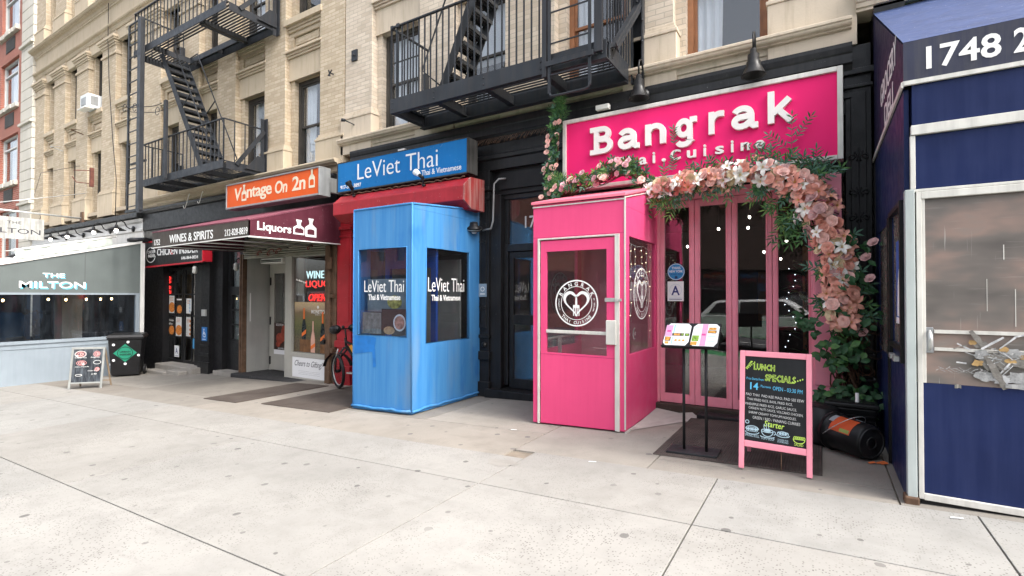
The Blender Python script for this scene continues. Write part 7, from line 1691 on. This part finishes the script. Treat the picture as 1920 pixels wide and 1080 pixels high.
for s_ in (-1, 1):
    m_ = MB().lathe([(0, -.03), (.06, -.03), (.11, -.035), (.13, -.02), (.13, .02), (.11, .035), (.06, .03), (0, .03)], (s_*.34, .20, .13), (1, 0, 0), 20); wv_ = mk('wheel', m_, rubber, bn, True)
    mk('hub', MB().lathe([(.06, -.036), (.05, -.04), (0, -.042)] if s_ < 0 else [(.06, .036), (.05, .04), (0, .042)], (s_*.34, .20, .13), (1, 0, 0), 16), alu, wv_, True)
sl_ = lambda z: -.24-.08*(z-.04)/(Bz-.04)-.004
m_ = MB(); zc = .62; s_ = .235
m_.add([(0, sl_(zc-s_), zc-s_), (s_*1.05, sl_(zc), zc), (0, sl_(zc+s_), zc+s_), (-s_*1.05, sl_(zc), zc)], [(0, 1, 2, 3)]); mk('green_diamond', m_, flat('diamond_green', (.01, .22, .13), .5), bn, True)
m_ = MB(); m_.ring((0, sl_(zc)-.008, zc), (0, -1, -.08), .15, .162, 30); text(m_, 'URBAN', (-.11, sl_(zc)-.008, zc+.01), UX, UZ, .22, .045, 0, .02); text(m_, 'INSIDER', (-.11, sl_(zc)-.008, zc-.06), UX, UZ, .24, .045, 0, .02); mk('diamond_print', m_, blackm, bn, True)
m_ = MB()
for (x, z) in ((-.24, .84), (.06, .90), (-.24, .44), (.0, .34), (.28, .55)): m_.disc((x, sl_(z)-.001, z), (0, -1, -.08), .032, 12)
for (y, z) in ((-.1, .8), (.0, .74), (-.12, .30)): m_.box(-.345, -.335 if z > .5 else -.30, y-.03, y+.03, z, z+.05)
mk('stickers', m_, paper, bn, True)
# second chalkboard at the left
cb = thing('small_chalkboard', 'worn grey framed A-board with chalk food drawings beside the dining enclosure', 'sandwich board', (-13.86, 4.17, gz(-13.86)), rz=math.atan2(.45, .41))
m_ = MB(); W2, H2 = .62, .90; ln = .16
def Q2(a, b, e=0): 
    return Vector((a, b*ln/H2*.9+e*-1, b))
def sl2(mb, a0, a1, b0, b1, t0, t1): mb.hexa([Q2(a0, b0, t0), Q2(a1, b0, t0), Q2(a1, b0, t1), Q2(a0, b0, t1)], [Q2(a0, b1, t0), Q2(a1, b1, t0), Q2(a1, b1, t1), Q2(a0, b1, t1)])
sl2(m_, 0, .04, 0, H2, -.02, .01); sl2(m_, W2-.04, W2, .0, H2, -.02, .01); sl2(m_, .04, W2-.04, H2-.045, H2, -.018, .008); sl2(m_, .04, W2-.04, .12, .15, -.018, .008); mk('front_frame', m_, woodg, cb, True, .004)
m_ = MB()
for a in (.02, W2-.02): m_.bar(Q2(a, H2-.03, -.03), (a, .46, 0), .035, .02, (1, 0, 0))
m_.bar((.02, .42, .12), (W2-.02, .42, .12), .03, .02); mk('back_frame', m_, wood, cb, True)
m_ = MB(); sl2(m_, .04, W2-.04, .15, H2-.045, -.012, -.002); mk('chalkboard', m_, paint('smudged_chalkboard', (.016, .02, .026), .6, .5, 3, .5, None, 0, 0, streak_col=(.22, .25, .28)), cb, True)
m_ = MB(); rd2 = random.Random(2)
def arc2(mb, a, b, rx, rz_, th=.008):
    for i in range(14):
        q, q2 = 2*math.pi*i/14, 2*math.pi*(i+1)/14; mb.bar(Q2(a+rx*math.cos(q), b+rz_*math.sin(q), .001), Q2(a+rx*math.cos(q2), b+rz_*math.sin(q2), .001), th, .002, (0, -1, 0))
for (a, b, rx, rz_) in ((.17, .75, .09, .055), (.20, .56, .09, .05), (.47, .75, .06, .06), (.50, .42, .04, .04)):
    arc2(m_, a, b, rx, rz_); arc2(m_, a, b, rx*.6, rz_*.6, .012); arc2(m_, a+.02, b, rx*.3, rz_*.4, .02)
mk('pink_chalk', m_, ch_p, cb, True)
m_ = MB()
u2 = Vector(UX); z2 = (Q2(0, 1)-Q2(0, 0)).normalized()
for s, a, b, w_ in (('Pomegranate Chicken', .07, .655, .22), ('Sausage Rolls', .36, .66, .17), ('Curry & Noodle', .09, .46, .25), ('Chicken Burger', .33, .37, .2), ('5.99', .40, .30, .10)): text(m_, s, Q2(a, b, .001), u2, z2, w_, .035, 0, 0, .2, 1, 2)
for (a, b, rx, rz_) in ((.49, .57, .07, .04), (.17, .30, .06, .02), (.17, .75, .105, .07)): arc2(m_, a, b, rx, rz_)
m_.ball(Q2(.11, .71, .002), .022, 8, (1, .1, 1)); m_.ball(Q2(.24, .53, .002), .022, 8, (1, .1, 1)); mk('white_chalk', m_, ch_w, cb, True)
# bicycle
by = thing('bicycle', 'black electric bicycle with handlebar muffs parked behind the blue booth', 'bicycle', (-7.95, 6.50, gz(-7.95)))
Zb = gz(-7.95)+.02; wf, wr_ = Vector((-7.95, 6.47, Zb+.335)), Vector((-6.88, 6.62, Zb+.36))
axw = (wr_-wf); axw.z = 0; axw.normalize(); side = Vector((-axw.y, axw.x, 0))
def wheel(c, lean, turn=0):
    e1 = (axw+Vector((0, -turn, 0))).normalized(); nrm = (Vector((-e1.y, e1.x, 0))+Vector((0, 0, lean))).normalized(); e2 = nrm.cross(e1)
    t_ = MB().tube([c+(e1*math.cos(q)+e2*math.sin(q))*.305 for q in [2*math.pi*i/40 for i in range(40)]], .03, 10, True)
    o_ = mk('wheel', t_, rubber, by)
    r_ = MB().tube([c+(e1*math.cos(q)+e2*math.sin(q))*.27 for q in [2*math.pi*i/32 for i in range(32)]], .012, 6, True); mk('rim', r_, alu, o_)
    s_ = MB()
    for i in range(20):
        q = 2*math.pi*i/20; s_.tube([c+nrm*.02*(-1)**i, c+(e1*math.cos(q)+e2*math.sin(q))*.265], .0022, 4)
    s_.lathe([(0, -.05), (.03, -.05), (.03, .05), (0, .05)], c, nrm, 12); mk('spokes', s_, plastic, o_)
wheel(wf, .06, .5); wheel(wr_, .03)
hd_ = wf+axw*.20+Vector((0, 0, .62)); bb_ = wf+axw*.62+Vector((0, .05, -.03)); st_ = bb_+axw*.20+Vector((0, 0, .52))
m_ = MB()
m_.tube([hd_-Vector((0, 0, .12)), bb_], .03, 8).tube([hd_-Vector((0, 0, .05)), st_-Vector((0, 0, .12))], .024, 8).tube([bb_, st_], .02, 8).tube([bb_, wr_], .014, 7).tube([st_-Vector((0, 0, .08)), wr_], .012, 7).tube([hd_-Vector((0, 0, .18)), hd_+Vector((0, 0, .03))-axw*.02], .024, 8); mk('frame', m_, plastic, by)
m_ = MB()
for s_ in (-1, 1): m_.tube([hd_-Vector((0, 0, .16))+side*.06*s_, wf+side*.065*s_+Vector((0, 0, .25)), wf+side*.065*s_], .018, 8)
m_.tube([hd_-Vector((0, 0, .16))-side*.07, hd_-Vector((0, 0, .16))+side*.07], .02, 8); mk('fork', m_, ironb, by)
m_ = MB()
for s_ in (-1, 1): m_.tube([wf+side*.066*s_+Vector((0, 0, .26)), wf+side*.066*s_+Vector((0, 0, .44))+axw*.06], .012, 7)
mk('fork_legs', m_, alu, by)
m_ = MB(); vs = []
for i in range(13):
    q = R(20+150*i/12); c = wf+(axw*math.cos(q)+Vector((0, 0, 1))*math.sin(q))*.355
    vs += [c-side*.045, c+Vector((0, 0, .012))+(axw*math.cos(q))*.012, c+side*.045]
m_.add(vs, [(3*i+j, 3*i+3+j, 3*i+4+j, 3*i+1+j) for i in range(12) for j in (0, 1)], True); mk('mudguard', m_, plastic, by)
m_ = MB(); hb = hd_+Vector((0, 0, .20))-axw*.03
m_.tube([hd_, hb], .016, 8).tube([hb-side*.33+axw*.10, hb-side*.12, hb+side*.12, hb+side*.33+axw*.10], .014, 8).ball(hb+Vector((0, 0, .03))-axw*.05, .035, 8); mk('handlebar', m_, plastic, by)
for s_ in (-1, 1):
    m_ = MB(); c = hb+side*.27*s_+axw*.02
    m_.lathe([(0, -.17), (.055, -.16), (.085, -.08), (.09, .0), (.07, .09), (.04, .14), (.02, .15)], c-axw*.03, (-axw*.9+side*.35*s_*-1+Vector((0, 0, -.12))) if s_ < 0 else (side*-1+Vector((0, 0, .1))), 12); mk('handlebar_muff', m_, plastic, by)
mk('battery', MB().bar(bb_.lerp(hd_, .35)+Vector((0, 0, .05)), bb_.lerp(hd_, .75)+Vector((0, 0, .05)), .07, .07), paint('orange_battery', (.55, .25, .03), .5, .2), by, bevel=.01)
mk('saddle', MB().ball(st_+Vector((0, 0, .06)), .12, 12, (1.2, .6, .35)).tube([st_, st_+Vector((0, 0, .05))], .014, 6), plastic, by)
m_ = MB().tube([bb_-side*.12, bb_+side*.12], .012, 6).bar(bb_-side*.12, bb_-side*.12-axw*.15+Vector((0, 0, .03)), .02).bar(bb_+side*.12, bb_+side*.12+axw*.16, .02).box(bb_.x-.28, bb_.x-.12, bb_.y-.22, bb_.y-.12, bb_.z+.02, bb_.z+.04); mk('pedals', m_, alu, by)
# litter on the pavement
rnd = random.Random(12)
for k, (x, y, lab) in enumerate(((-1.88, 4.42, 'white cigarette end near the pink booth corner'), (.72, 4.36, 'white paper scrap near the deli kick panel'), (-3.2, 5.15, 'tiny white scrap left of the pink booth'))):
    solo('paper_scrap', MB().add([(x, y, gz(x)+.008), (x+.07, y+.02, gz(x)+.012), (x+.065, y+.035, gz(x)+.012), (x, y+.015, gz(x)+.010)], [(0, 1, 2, 3)]), paper, lab, 'litter')
